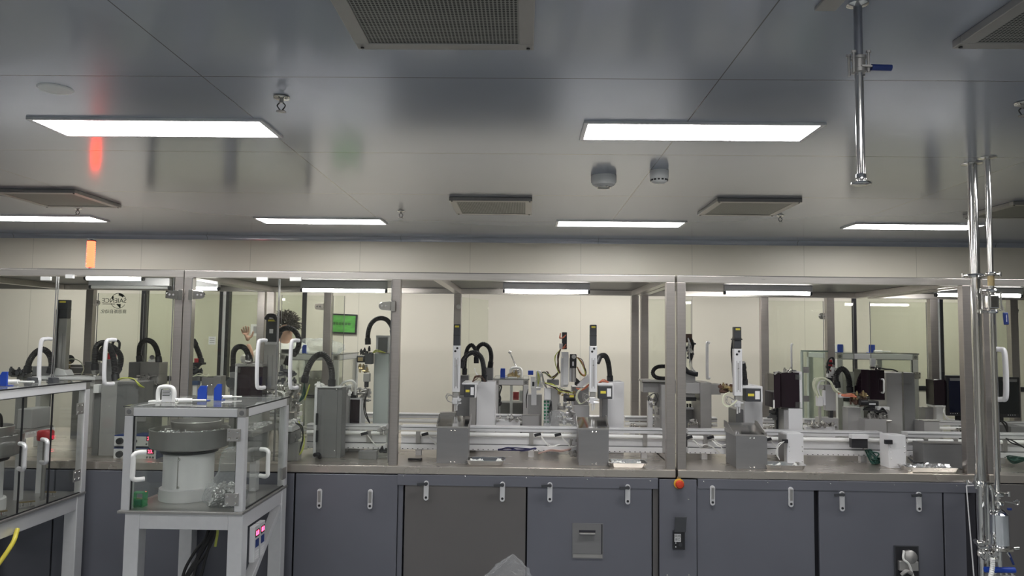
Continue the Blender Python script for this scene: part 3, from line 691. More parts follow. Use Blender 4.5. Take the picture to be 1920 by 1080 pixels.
def station(label, x0, x1, y0, y1, z0, z1, legs=True, brace=True, front='glass', grp='aluminium feeder stations'):
    t = thing('feeder_station', label, 'feeder station', grp); e = 0.046
    # posts and rails of the hood
    for x in (x0, x1-e):
        for y in (y0, y1-e): MB().box(x, x+e, y, y+e, z0+0.012, z1-e).build('corner_post', ALU, t, bev=0.003)
    MB().box(x0+e, x1-e, y0, y0+e, z1-e, z1).build('top_rail', WHITE, t, bev=0.003)
    MB().box(x0+e, x1-e, y1-e, y1, z1-e, z1).build('top_rail', WHITE, t, bev=0.003)
    MB().box(x0, x0+e, y0+e, y1-e, z1-e, z1).build('top_rail', WHITE, t, bev=0.003)
    MB().box(x1-e, x1, y0+e, y1-e, z1-e, z1).build('top_rail', WHITE, t, bev=0.003)
    for x in (x0, x1-e):
        for y in (y0, y1-e):
            c = MB().box(x, x+e, y, y+e, z1-e, z1).build('corner_joint', DULL, t, bev=0.003)
            if y == y0: MB().lathe((x+e/2, y, z1-e/2), [(0.0005, -0.0015), (0.013, -0.0015), (0.014, 0)], 16, 'y').build('joint_cap', GBOX, c)
    MB().box(x0-0.004, x1+0.004, y0-0.004, y1, z1, z1+0.008).build('glass_top', ACRYL, t)
    MB().frame(x0-0.006, x1+0.006, z1+0.001, z1+0.009, y0-0.006, y0-0.0045, 0.003).build('top_seal', BLACK, t)
    MB().box(x1+0.0045, x1+0.006, y0, y1, z1+0.001, z1+0.009).build('top_seal', BLACK, t)
    MB().box(x0+e, x1-e, y0+0.010, y0+0.015, z0+0.014, z1-e).build('front_pane', GLASS, t)
    sp = MB().box(x1-0.015, x1-0.010, y0+e, y1-e, z0+0.014, z1-e).build('side_pane', GLASS, t)
    MB().box(x0+0.010, x0+0.015, y0+e, y1-e, z0+0.014, z1-e).build('side_pane', GLASS, t)
    b = MB()
    for x in (x0+e, x1-e-0.004): b.box(x, x+0.004, y0+0.008, y0+0.017, z0+0.014, z1-e)
    b.box(x0+e, x1-e, y0+0.008, y0+0.017, z1-e-0.004, z1-e); b.build('pane_seal', BLACK, t)
    b = MB()
    for z in (z1-e-0.004, z0+0.014): b.box(x1-0.017, x1-0.008, y0+e, y1-e, z, z+0.004)
    b.box(x1-0.017, x1-0.008, y0+e, y0+e+0.004, z0+0.014, z1-e); b.build('pane_seal', BLACK, t)
    MB().box(x0-0.012, x1+0.006, y0-0.012, y1, z0-0.002, z0+0.012).build('base_plate', DULL, t, bev=0.002)
    # stand
    if legs:
        L = 0.08; zl = z0-0.002
        for x in (x0+0.02, x1-L-0.0):
            for y in (y0+0.01, y1-L): MB().box(x, x+L, y, y+L, 0.03, zl).build('leg', ALU, t, bev=0.004)
            for y in (y0+0.01, y1-L): MB().cyl((x+L/2, y+L/2, 0), (x+L/2, y+L/2, 0.03), 0.035, 14).build('foot', BLACK, t)
        MB().box(x0+0.02+L, x1-L, y0+0.012, y0+0.06, zl-0.085, zl).build('crossbar', ALU, t, bev=0.003)
        MB().box(x0+0.02+L, x1-L, y1-0.06, y1-0.01, zl-0.085, zl).build('crossbar', ALU, t, bev=0.003)
        MB().box(x1-0.06, x1-0.005, y0+0.01+L, y1-L, zl-0.085, zl).build('crossbar', ALU, t, bev=0.003)
        MB().box(x0+0.02, x0+0.07, y0+0.01+L, y1-L, zl-0.085, zl).build('crossbar', ALU, t, bev=0.003)
        if brace: MB().bar((x1-0.03, y1-0.06, zl-0.09), (x1-0.03, y0+0.01+L, zl-0.48), 0.04, 0.05, up=(1, 0, 0)).build('brace', ALU, t, bev=0.003)
    return t

# -- station 1 (front, left of centre)
Y1, Y1b = 4.0, 4.74
s0x, s1x = W(230, 860, Y1).x, W(458, 860, Y1).x
s0z, s1z = W(340, 963, Y1).z, W(340, 765, Y1).z
st = station('near feeder station with hinged glass door and two blue brackets on top', s0x, s1x, Y1, Y1b, s0z, s1z)
p = W(436, 816, Y1); bracket(st, p.x-0.028, p.x+0.045, p.z-0.032, p.z+0.034, Y1-0.001)
p = W(432, 937, Y1); bracket(st, p.x-0.028, p.x+0.045, p.z-0.032, p.z+0.034, Y1-0.001)
p = W(255, 848, Y1); q = W(252, 898, Y1); small_pull(st, (p.x+0.05, Y1+0.008, p.z), (q.x+0.05, Y1+0.008, q.z), (-0.045, -0.04, 0), 0.013)
p = W(268, 786, Y1+0.02); MB().box(p.x-0.03, p.x+0.012, Y1+0.017, Y1+0.03, p.z-0.012, p.z+0.012).build('latch_plate', DULL, st)
zh0, zh1 = W(480, 893, 4.25).z, W(480, 843, 4.25).z
small_pull(st, (s1x-0.008, 4.27, zh1), (s1x-0.008, 4.27, zh0), (0.055, -0.03, 0), 0.012)
MB().box(s1x-0.006, s1x+0.004, Y1b-0.10, Y1b-0.03, s0z+0.06, s0z+0.13).build('hinge', DULL, st)
settle(st)

def bowl_feeder(label, cx, cy, zb, zt, R, rb, grp='vibratory bowl feeders'):
    t = thing('bowl_feeder', label, 'bowl feeder', grp); H = zt-zb
    MB().lathe((cx, cy, zb), [(0.001, 0), (rb*1.12, 0), (rb*1.13, 0.012), (rb*1.12, H*0.16), (rb*1.03, H*0.17)], 40).build('feeder_base', WHITE, t)
    body = MB().lathe((cx, cy, zb), [(rb*1.02, H*0.17), (rb, H*0.18), (rb, H*0.64), (rb*0.98, H*0.66), (0.001, H*0.66)], 40).build('drive_housing', WHITE, t)
    MB().box(cx-0.002, cx+0.002, cy-rb-0.003, cy-rb+0.01, zb+H*0.19, zb+H*0.64).build('housing_seam', DULL, body)
    for k, hz in ((0, 0.21), (0, 0.60)):
        MB().lathe((cx+0.006, cy-rb, zb+H*hz), [(0.0005, -0.006), (0.007, -0.005), (0.008, 0.002)], 10, 'y').build('bolt', CHROME, body)
    MB().lathe((cx, cy, zb), [(R*0.72, H*0.665), (R*0.74, H*0.70), (R*0.70, H*0.71), (0.001, H*0.71)], 40).build('bowl_mount', BLACK, t)
    bw = MB().lathe((cx, cy, zb), [(0.001, H*0.715), (R*0.86, H*0.72), (R*0.98, H*0.75), (R, H*0.78), (R, H*0.985), (R*1.01, H), (R*0.985, H), (R*0.975, H*0.8), (R*0.80, H*0.79), (0.001, H*0.80)], 48).build('bowl', DULL, t)
    # spiral track
    b = MB(); n = 90; prev = None; rings = []
    for k in range(n+1):
        a = 4.2*math.pi*k/n; z = zb+H*(0.80+0.17*k/n); r1 = R*0.975; r0 = R*(0.78 if k < n*0.9 else 0.86)
        rings.append([Vector((cx+r0*math.cos(a), cy+r0*math.sin(a), z)), Vector((cx+r1*math.cos(a), cy+r1*math.sin(a), z)), Vector((cx+r1*math.cos(a), cy+r1*math.sin(a), z-0.004)), Vector((cx+r0*math.cos(a), cy+r0*math.sin(a), z-0.004))])
    b.rings(rings, smooth=False).build('spiral_track', CHROME, bw)
    # outlet lip and sorter ring above
    MB().lathe((cx+R*0.12, cy+R*0.1, zb), [(R*0.62, H*0.99), (R*0.64, H*1.10), (R*0.62, H*1.11), (R*0.60, H*1.0)], 40, caps=False).build('inner_ring', DULL, bw)
    # loose parts
    b = MB(); rnd = random.Random(3)
    for k in range(220):
        a = rnd.uniform(0, 6.28); r = R*0.85*math.sqrt(rnd.random()); z = zb+H*(0.90+0.16*rnd.random()*(1.1-r/R))
        u = Vector((rnd.uniform(-1, 1), rnd.uniform(-1, 1), rnd.uniform(-1, 1))).normalized(); w = u.orthogonal().normalized()
        b.obox((cx+r*math.cos(a), cy+r*math.sin(a), z), u*0.012, w*0.005, u.cross(w)*0.003)
    o = b.build('loose_parts', PARTS, bw); o['kind'] = 'stuff'
    settle(t); return t
cx = (W(352, 830, 4.33).x+W(354, 930, 4.33).x)/2
bowl_feeder('grey bowl feeder on a white drum inside the near feeder station', W(354, 880, 4.33).x, 4.33, s0z+0.0125, W(354, 812, 4.33-0.22).z, 0.218, 0.138)
# bag with small parts leaning against the drum
def film_bag(name, label, c, prof, squash, seed, material=FILM, cat='plastic bag', n=36, amp=0.10):
    rnd = random.Random(seed); ph = [(rnd.uniform(0, 6.28), rnd.uniform(0.5, 1)) for _ in range(8)]
    R = []; prof = [tuple(q) for q in catmull([Vector(q) for q in prof], 3)]
    for i, (r, h, dx) in enumerate(prof):
        r = max(r, 0.003)
        ring = []
        for k in range(n):
            a = 2*math.pi*k/n
            w = 1+amp*sum(math.sin((j+2)*a+ph[j][0]+i*0.35*((-1)**j))*ph[j][1] for j in range(6))/2.4+rnd.uniform(-0.07, 0.07)
            ring.append(Vector((c[0]+dx+r*w*math.cos(a), c[1]+r*w*squash*math.sin(a), c[2]+h+(0 if i == 0 else 0.09*r*math.sin(3*a+i*0.4)+rnd.uniform(-1, 1)*min(0.006, r*0.15)))))
        R.append(ring)
    return MB().rings(R, caps=True, smooth=False)
bx = W(420, 950, 4.13).x; bz = s0z+0.013
t = thing('parts_bag', 'clear plastic bag half full of shiny parts beside the bowl feeder drum', 'plastic bag')
film_bag('', '', (bx, 4.15, bz), [(0.09, 0.0, 0), (0.112, 0.03, 0), (0.11, 0.08, 0), (0.082, 0.12, 0.0), (0.062, 0.155, 0.0), (0.055, 0.19, 0.01), (0.062, 0.24, 0.02), (0.055, 0.29, 0.03), (0.035, 0.315, 0.035), (0.015, 0.32, 0.04)], 0.8, 5).build('film', FILM, t)
b = MB(); rnd = random.Random(9)
for k in range(260):
    a = rnd.uniform(0, 6.28); h = rnd.random()**1.4*0.11; r = 0.098*math.sqrt(rnd.random())*(1-h/0.2)
    u = Vector((rnd.uniform(-1, 1), rnd.uniform(-1, 1), rnd.uniform(-1, 1))).normalized(); w = u.orthogonal().normalized()
    b.obox((bx+r*math.cos(a), 4.15+0.8*r*math.sin(a), bz+0.008+h), u*0.010, w*0.006, u.cross(w)*0.0035)
o = b.build('small_parts', PARTS, t); o['kind'] = 'stuff'
settle(t)
# green box and clamp inside station
a = W(240, 960, 4.08)
t = thing('parts_box', 'small clear green box in the front left corner of the near feeder station', 'box')
MB().frame(a.x+0.02, a.x+0.085, s0z+0.0125, s0z+0.09, 4.07, 4.12, 0.004).build('box_wall', glass('green_film', (0.45, 0.85, 0.6), haze=0.25, hazecol=(0.2, 0.7, 0.4)), t)
MB().box(a.x+0.03, a.x+0.07, 4.08, 4.11, s0z+0.018, s0z+0.05).build('green_part', GREENP, t, bev=0.004); settle(t)
def toggle_clamp(x, y, z, label, s=1, yaw=0):
    t = thing('toggle_clamp', label, 'clamp', 'small clamps on the feeder base plates'); c, d = math.cos(yaw), math.sin(yaw)
    P = lambda u, v, w: (x+(u*c-v*d)*s, y+(u*d+v*c)*s, z+w*s)
    MB().bar(P(-0.04, 0, 0.005), P(0.04, 0, 0.005), 0.03*s, 0.009*s).build('clamp_foot', DULL, t, bev=0.001)
    MB().cyl(P(-0.02, 0, 0.0096), P(-0.02, 0, 0.035), 0.007*s, 10).cyl(P(0.02, 0, 0.0096), P(0.02, 0, 0.028), 0.008*s, 10).build('clamp_bolt', CHROME, t)
    MB().bar(P(-0.035, 0, 0.036), P(0.045, 0, 0.030), 0.014*s, 0.008*s).build('clamp_arm', BRASS, t); settle(t)
toggle_clamp(W(262, 950, 4.13).x, 4.13, s0z+0.0125, 'brass armed clamp by the green box in the near feeder station')
toggle_clamp(W(318, 925, 4.42).x-0.03, 4.42, s0z+0.0125, 'small clamp at the left of the bowl feeder drum', 0.9, 0.8)
# track leading from bowl to bench inside station 1
t = thing('feed_track', 'linear feed track on a slim post running from the near station toward the bench', 'feed track')
xa = s1x-0.13
MB().box(xa-0.045, xa+0.045, 4.35, 4.72, s0z+0.36, s0z+0.40).build('track_rail', DULL, t, bev=0.003)
MB().box(xa-0.06, xa+0.02, 4.45, 4.68, s0z+0.20, s0z+0.36).build('track_drive', GBOX, t, bev=0.006)
MB().box(xa-0.03, xa+0.01, 4.52, 4.58, s0z+0.0125, s0z+0.20).build('track_post', ALU, t, bev=0.002)
b = MB(); rnd = random.Random(2)
for k in range(26): b.box(xa-0.04+rnd.random()*0.07, xa-0.03+rnd.random()*0.08, 4.36+k*0.0135, 4.366+k*0.0135, s0z+0.40, s0z+0.408+rnd.random()*0.012)
b.build('track_guides', PARTS, t); settle(t)

# things lying on the station top
def blue_bracket(px0, px1, py0, py1, Y, z, label, lean=0.3):
    x0, x1 = W(px0, py1, Y).x, W(px1, py1, Y).x; h = (py1-py0)*Y/F
    t = thing('blue_bracket', label, 'bracket', 'blue plastic brackets on the station tops'); w = x1-x0
    MB().prism([(x0, z+0.004), (x1, z+0.004), (x1, z+h), (x0+w*lean, z+h), (x0, z+h*0.72)], Y, Y+0.012).build('bracket_plate', BLUE, t, bev=0.0015)
    MB().box(x0, x1, Y, Y+0.06, z, z+0.004).build('bracket_foot', BLUE, t); settle(t); return t
zt = s1z+0.0095
blue_bracket(369, 386, 736, 765, 4.30, zt, 'blue plastic bracket nearest the post on the near station top')
blue_bracket(400, 414, 731, 762, 4.36, zt, 'taller blue plastic bracket at the right on the near station top', 0.45)
def white_clip(px, Y, z, label, pw=30, h=0.085):
    x0, x1 = W(px-pw/2, 755, Y).x, W(px+pw/2, 755, Y).x
    t = thing('white_handle_cover', label, 'handle', 'white handles on the station tops')
    MB().tube(catmull([Vector((x0, Y, z+0.001)), Vector((x0, Y, z+h*0.7)), Vector((x0+0.015, Y, z+h)), Vector((x1-0.02, Y, z+h)), Vector((x1, Y, z+h*0.7)), Vector((x1, Y, z+0.001))], 6), 0.012, 12).build('grip', WPLAST, t)
    lb = MB().box(x0+0.018, x1-0.016, Y+0.005, Y+0.010, z+0.001, z+h*0.82).build('label_plate', LABEL, t)
    b = MB()
    for k in range(4): b.box(x0+0.022, x1-0.022-0.006*(k % 2), Y+0.0035, Y+0.0049, z+h*(0.72-0.10*k), z+h*(0.76-0.10*k))
    b.build('print_lines', INK, lb)
    MB().box(x0-0.05, x0+0.02, Y-0.01, Y+0.05, z, z+0.008).build('foot_plate', WPLAST, t); settle(t)
white_clip(311, 4.22, zt, 'white looped handle with a small label on the near station top')
def cylinder_unit(px, Y, z, label, yaw=0.35, s=1):
    p = W(px, 755, Y); d = Vector((math.cos(yaw), math.sin(yaw)*0.5, 0)); c = Vector((p.x, Y, z+0.014*s))
    t = thing('air_cylinder', label, 'air cylinder', 'small white air cylinders on the station tops')
    MB().cyl(c-d*0.045*s, c+d*0.03*s, 0.012*s, 14).build('cylinder_body', WPLAST, t)
    MB().cyl(c-d*0.06*s, c-d*0.045*s, 0.015*s, 14).build('cylinder_head', CHROME, t)
    MB().cyl(c+d*0.03*s, c+d*0.11*s, 0.006*s, 10).build('rod', WWIRE, t); settle(t)
cylinder_unit(350, 4.2, zt, 'small white air cylinder left of the blue brackets on the near station')
cylinder_unit(428, 4.5, zt, 'small white air cylinder right of the blue brackets on the near station', 0.6, 0.8)

# -- station 2 (left edge, only its right side in view)
xl = W(170, 716, 4.74).x; z1 = W(170, 716, 4.74).z; z0 = W(165, 925, 4.74).z
sl = station('feeder station cut by the left edge, two curved handles on its glass side', xl-0.66, xl, 3.86, 4.74, z0, z1, brace=False)
def side_pull(parent, pxy0, pxy1, x, out=0.06):
    # handles on a side pane: solve depth from pixel column
    def hit(px, py):
        r = ray(px, py); return EYE+r*(x/r.x)
    a, c = hit(*pxy0), hit(*pxy1); y = (a.y+c.y)/2
    small_pull(parent, (x, y, a.z), (x, y, c.z), (out, -0.045, 0), 0.012, ALU)
side_pull(sl, (36, 832), (36, 878), xl); side_pull(sl, (78, 824), (78, 866), xl)
for pz in (z1-0.16, z0+0.13):
    h = MB().box(xl, xl+0.006, 4.60, 4.67, pz-0.035, pz+0.035).build('hinge', DULL, sl, bev=0.001)
    for yy in (4.615, 4.655):
        for zz in (-0.02, 0.02): MB().lathe((xl+0.006, yy, pz+zz), [(0.008, 0), (0.007, 0.003), (0.0005, 0.004)], 10, 'x').build('screw', CHROME, h)
for yy in (4.12, 4.38): MB().box(xl-0.017, xl-0.008, yy, yy+0.005, z0+0.014, z1-0.046).build('pane_joint', BLACK, sl)
settle(sl)
bowl_feeder('large grey bowl feeder cut by the left edge inside the left feeder station', xl-0.30, 4.15, z0+0.0125, z0+0.44, 0.24, 0.15)
toggle_clamp(xl-0.06, 4.04, z0+0.0125, 'clamp nearest the left edge on the left station plate', 1, 1.2)
toggle_clamp(xl-0.07, 4.28, z0+0.0125, 'clamp in the middle of the left station plate beside the bowl base', 1, 1.0)
toggle_clamp(xl-0.12, 4.55, z0+0.0125, 'clamp at the rear of the left station plate', 1, 0.3)
t = thing('red_stand', 'red folded metal stand at the front of the left feeder station plate', 'stand')
MB().box(xl-0.10, xl-0.095, 3.915, 3.975, z0+0.0125, z0+0.10).build('upright_plate', RED, t).parent = t
MB().box(xl-0.095, xl-0.03, 3.915, 3.99, z0+0.0125, z0+0.017).build('foot_plate', RED, t); settle(t)
t = thing('red_rotary_knob', 'red round knob on a slim post inside the left feeder station', 'knob')
px_ = xl-0.10
MB().cyl((px_, 4.47, z0+0.0125), (px_, 4.47, z0+0.40), 0.012, 12).build('knob_post', DULL, t)
MB().lathe((px_, 4.47, z0+0.37), [(0.001, 0), (0.042, 0), (0.046, 0.008), (0.046, 0.05), (0.04, 0.058), (0.001, 0.058)], 24).build('knob_head', RED, t); settle(t)
zt2 = z1+0.0095
blue_bracket(-2, 12, 695, 722, 4.15, zt2, 'blue plastic bracket at the left edge of the photo')
cylinder_unit(22, 4.3, zt2, 'white air cylinder beside the leftmost blue bracket', 0.1, 1.1)
t = thing('end_stop_plate', 'small dark angled plate nearer the tall handle on the left station top', 'plate', 'dark angled plates on the left station top')
MB().prism([(W(50, 722, 4.4).x, zt2), (W(60, 722, 4.4).x, zt2), (W(58, 722, 4.4).x, zt2+0.03), (W(50, 722, 4.4).x, zt2+0.035)], 4.4, 4.46).build('stop_plate', MOTOR, t); settle(t)
dup(t, t.location+Vector((0.115, 0.02, 0)), 'small dark angled plate right of the tall handle on the left station top')
t = thing('feed_track', 'white comb-edged feed track in the rear of the left feeder station', 'feed track')
MB().box(xl-0.30, xl-0.20, 4.18, 4.70, z0+0.40, z0+0.43).build('track_rail', DULL, t, bev=0.002)
MB().box(xl-0.198, xl-0.192, 4.18, 4.70, z0+0.385, z0+0.405).build('white_strip', WPLAST, t)
for yy in (4.46, 4.66): MB().box(xl-0.27, xl-0.23, yy, yy+0.03, z0+0.0125, z0+0.40).build('track_post', ALU, t)
b = MB()
for k in range(34): b.box(xl-0.20, xl-0.188, 4.19+k*0.015, 4.197+k*0.015, z0+0.405, z0+0.418)
b.build('comb_teeth', LABEL, t); MB().box(xl-0.30, xl-0.21, 4.50, 4.68, z0+0.4305, z0+0.55).build('sensor_head', GBOXL, t, bev=0.005)
MB().tube(catmull([Vector((xl-0.25, 4.30, z0+0.43)), Vector((xl-0.22, 4.24, z0+0.54)), Vector((xl-0.2, 4.12, z0+0.56)), Vector((xl-0.2, 4.02, z0+0.50))], 8), 0.008, 8).build('black_cable', BLACK, t); settle(t)
# yellow cable under left station
b = MB().tube(catmull([Vector((xl-0.12, 3.95, 0.30)), Vector((xl-0.02, 3.96, 0.38)), Vector((xl+0.03, 4.03, 0.50)), Vector((xl+0.01, 4.10, 0.565))], 8), 0.012, 10)
one(b, 'yellow_cable', YELLOW, 'thick yellow cable hanging under the left feeder station', 'cable')

# -- digital controllers on station 1 stand
for k, (dx, lab) in enumerate(((0, 'left grey digital controller with red figures on the near station leg'), (0.055, 'right grey digital controller with red figures on the near station leg'))):
    t = thing('digital_controller', lab, 'controller', 'slim controllers on the station leg')
    xx = s1x+0.006; y0c = 4.10+k*0.085; zc1 = W(460, 988, 4.1).z; zc0 = W(458, 1055, 4.1).z
    MB().box(xx, xx+0.03, y0c, y0c+0.075, zc0, zc1).build('controller_body', ALU, t, bev=0.002)
    yb = y0c-0.0005; x0_, x1_ = xx+0.002, xx+0.028
    MB().box(xx+0.0302, xx+0.0312, y0c+0.008, y0c+0.067, zc1-0.06, zc1-0.02).build('display', BLACK, t)
    RIGHT = Matrix.Rotation(math.pi/2, 4, 'Z') @ Matrix.Rotation(math.pi/2, 4, 'X')
    text_mesh('8.8', 0.036, Vector((xx+0.0316, y0c+0.037, zc1-0.04)), RIGHT, REDLED, t, 'digits')
    MB().box(xx+0.0302, xx+0.0312, y0c+0.012, y0c+0.063, zc1-0.115, zc1-0.072).build('key_panel', NAVY, t)
    b = MB()
    for i in range(4): b.box(xx+0.0302, xx+0.0312, y0c+0.012, y0c+0.063, zc0+0.012+i*0.013, zc0+0.019+i*0.013)
    b.build('terminal_marks', LABEL, t); settle(t)
# black cable bundle below station 1
b = MB()
for k in range(7):
    rr = random.Random(k); b.tube(catmull([Vector((W(406, 1020, 4.5).x+rr.uniform(-.02, .02), 4.5, 0.68)), Vector((W(402, 1040, 4.5).x+rr.uniform(-.03, .03), 4.48, 0.52)), Vector((W(385, 1068, 4.5).x+rr.uniform(-.05, .05), 4.45, 0.36)), Vector((W(372, 1085, 4.5).x+rr.uniform(-.07, .05), 4.42, 0.2)), Vector((W(365, 1085, 4.5).x+rr.uniform(-.07, .05), 4.42, 0.01))], 6), 0.009, 8)
o = one(b, 'cable_bundle', RUBBER, 'bundle of black cables hanging under the near feeder station', 'cables')
b = MB().tube(catmull([Vector((W(403, 1000, 4.4).x, 4.4, 0.66)), Vector((W(399, 1015, 4.4).x, 4.4, 0.58)), Vector((W(404, 1030, 4.4).x, 4.42, 0.5)), Vector((W(400, 1050, 4.4).x, 4.42, 0.4))], 8), 0.008, 8)
one(b, 'yellow_wire', YGREEN, 'yellow green wire beside the black cables under the near station', 'cable')

# -- vibration controllers on the bench
def vib_controller(px0, py0, px1, py1, Y, label, digits):
    t = thing('vibration_controller', label, 'controller', 'stacked vibration controllers')
    a = W(px0, py0, Y); c = W(px1, py1, Y)
    MB().box(a.x, c.x, Y, Y+0.16, c.z, a.z).build('case', NAVY, t, bev=0.003)
    f = MB().box(a.x+0.004, c.x-0.004, Y-0.004, Y-0.0002, c.z+0.004, a.z-0.006).build('front_plate', WHITE, t)
    zc = (a.z+c.z)/2; w = c.x-a.x
    MB().lathe((a.x+w*0.16, Y-0.004, zc), [(0.022, 0), (0.02, -0.02), (0.001, -0.021)], 18, 'y').build('dial', BLACK, t)
    MB().lathe((a.x+w*0.52, Y-0.004, zc), [(0.012, 0), (0.011, -0.012), (0.001, -0.013)], 14, 'y').build('dial', MOTOR, t)
    MB().box(c.x-0.062, c.x-0.015, Y-0.006, Y-0.004, zc+0.002, zc+0.034).build('display', BLACK, t)
    text_mesh(digits, 0.030, Vector((c.x-0.0385, Y-0.0068, zc+0.018)), FRONT, REDLED, t, 'digits')
    for i in range(3): MB().cyl((c.x-0.06+i*0.02, Y-0.008, zc-0.018), (c.x-0.06+i*0.02, Y-0.004, zc-0.018), 0.006, 10).build('button', MOTOR, t)
    settle(t)
vib_controller(214, 816, 292, 838, 4.92, 'upper vibration controller with a red display seen through the near feeder station', '23.')
vib_controller(213, 839.2, 293, 864, 4.92, 'lower vibration controller standing on the bench beneath another', '23.')
# ================================================================== ON THE BENCH
def hose(label, pts, r=0.019, group='black corrugated hoses', cuffs=True):
    P = [W(*p) for p in pts]
    t = thing('corrugated_hose', label, 'hose', group)
    path = resample(catmull(P, 10), 0.0055)
    MB().tube(path, r, 12, rfun=lambda i: r*(1.0 if i % 2 else 0.84)).build('hose_tube', RUBBER, t)
    if cuffs:
        for a, c in ((path[0], path[min(8, len(path)-1)]), (path[-1], path[-min(9, len(path))])):
            MB().cyl(a, a+(c-a).normalized()*0.045, r*1.2, 14).build('hose_cuff', BLACK, t)
    settle(t); return t
def wires(mb, pts, n, spread, r, seed=0, per=6):
    rnd = random.Random(seed); r = r*0.78
    for k in range(n):
        P = [W(*p)+Vector((rnd.uniform(-1, 1), rnd.uniform(-1, 1), rnd.uniform(-1, 1)))*spread*(0.3 if i in (0, len(pts)-1) else 1) for i, p in enumerate(pts)]
        Q = catmull(P, per)
        for q in Q:
            if q.y > YF and q.y < YR: q.z = max(q.z, BT+r+0.0008)
        mb.tube(Q, r, 6)
    return mb
def wire(name, label, pts, m, r=0.003, n=1, spread=0.01, seed=0, cat='cable', parent=None, group=None):
    b = wires(MB(), pts, n, spread, r, seed)
    if parent: return b.build(name, m, parent)
    return one(b, name, m, label, cat, group)
def wpart(parent, pts, m, r=0.003, n=1, spread=0.01, seed=0, name='wire'):
    return wires(MB(), pts, n, spread, r, seed).build(name, m, parent)
def fittings(parent, px0, py0, px1, py1, Y, n, seed, m=None, s=1.0, name='fittings'):
    """cluster of small pneumatic fittings: bodies, elbows and hex nuts"""
    rnd = random.Random(seed); b = MB()
    for k in range(n):
        p = W(rnd.uniform(px0, px1), rnd.uniform(py0, py1), Y+rnd.uniform(0, 0.05)); r = rnd.uniform(0.005, 0.011)*s
        if Y > YF: p.z = max(p.z, BT+0.03)
        d = rnd.choice([Vector((1, 0, 0)), Vector((0, 0, 1)), Vector((0, 1, 0))])
        b.cyl(p-d*r*1.6, p+d*r*1.6, r, 8); b.cyl(p+d*r*1.6, p+d*r*2.6, r*0.6, 8)
        if k % 2: b.obox(p, (r*1.2, 0, 0), (0, r, 0), (0, 0, r*0.8))
    o = b.build(name, m or DULL, parent); o['kind'] = 'stuff'; return o

# ---- conveyors
def conveyor(label, a, c_, Y, gaps=(), front=True, ztop=None, seed=1):
    t = thing('conveyor', label, 'conveyor', 'aluminium conveyors on the bench')
    x0, x1 = W(a, 805, Y).x, W(c_, 805, Y).x; z = ztop; D = 0.09
    MB().box(x0, x1, Y, Y+D, z-0.034, z).build('top_rail', ALU, t, bev=0.002)
    MB().box(x0, x1, Y-0.001, Y, z-0.014, z-0.011).build('rail_groove', MOTOR, t)
    MB().cyl((x0, Y+0.01, z-0.057), (x1, Y+0.01, z-0.057), 0.015, 14).build('air_tube', WPLAST, t)
    if front:
        MB().box(x0, x1, Y+0.015, Y+0.025, z-0.125, z-0.075).build('side_panel', ALU, t)
        MB().box(x0, x1, Y+0.012, Y+0.02, z-0.127, z-0.121).build('groove', GBOX, t)
        MB().box(x0, x1, Y+0.0, Y+0.06, z-0.165, z-0.128).build('lower_rail', WHITE, t, bev=0.002)
        n = max(2, int((x1-x0)/0.55)); b = MB()
        for k in range(n):
            xx = x0+0.12+(x1-x0-0.24)*k/(n-1); g = MB().box(xx-0.015, xx+0.015, Y-0.006, Y+0.012, z-0.12, z-0.04).build('clamp_bracket', DULL, t, bev=0.001)
            MB().box(xx-0.02, xx+0.02, Y+0.03, Y+0.07, BT+0.0002, z-0.128).build('foot', ALU, t)
        h = MB()
        for k in range(int((x1-x0)/0.035)): h.box(x0+0.01+k*0.035, x0+0.018+k*0.035, Y-0.001, Y, z-0.161, z-0.156)
        q = h.build('slot_row', MOTOR, t); q['kind'] = 'stuff'
    else:
        n = max(2, int((x1-x0)/0.3))
        for k in range(n):
            xx = x0+0.06+(x1-x0-0.12)*k/(n-1)
            g = MB().cyl((xx, Y-0.012, z-0.05), (xx, Y-0.012, z-0.10), 0.011, 10).cyl((xx-0.02, Y-0.012, z-0.06), (xx+0.02, Y-0.012, z-0.06), 0.009, 10).build('roller_bracket', CHROME, t)
            MB().box(xx-0.02, xx+0.02, Y+0.02, Y+0.06, BT+0.0002, z-0.034).build('foot', ALU, t)
        MB().box(x0, x1, Y+0.0, Y+0.02, z-0.13, z-0.09).build('lower_rail', ALU, t, bev=0.002)
    return t
ZC = W(1000, 801, 5.2).z
CV = []
for lab, a, c_ in (('front conveyor in the left bay of the central machine', 575, 724), ('front conveyor crossing the open central bay', 752, 1242),
                   ('front conveyor of the right machine, left of the white screwed box', 1290, 1655), ('front conveyor behind the wide low steel box at right', 1702, 1824), ('front conveyor at the right edge of the photo', 1850, 2010)):
    t = conveyor(lab, a, c_, 5.2, ztop=ZC); CV.append(t)
# sensors and cables on the conveyors become parts of them
def sensor(t, px, py, Y=5.16, flip=1):
    s = MB().obox(W(px, py, Y), (0.022, 0, 0.006*flip), (0, 0.008, 0), (-0.003, 0, 0.009)).build('sensor', BLACK, t)
    wpart(s, [(px+6*flip, py+2, Y), (px+16*flip, py+14, Y), (px+26*flip, py+22, Y-0.01), (px+42*flip, py+18, Y)], WWIRE, 0.0035, 2, 0.006, seed=int(px))
sensor(CV[0], 683, 813); sensor(CV[1], 797, 814); sensor(CV[1], 1008, 815); sensor(CV[1], 1046, 815)
sensor(CV[2], 1292, 820); sensor(CV[2], 1332, 820); sensor(CV[2], 1440, 824)
fittings(CV[1], 1068, 825, 1082, 866, 5.15, 12, 3); fittings(CV[0], 712, 800, 724, 812, 5.15, 6, 4); fittings(CV[0], 712, 838, 724, 870, 5.15, 10, 5, BLACK, 0.8)
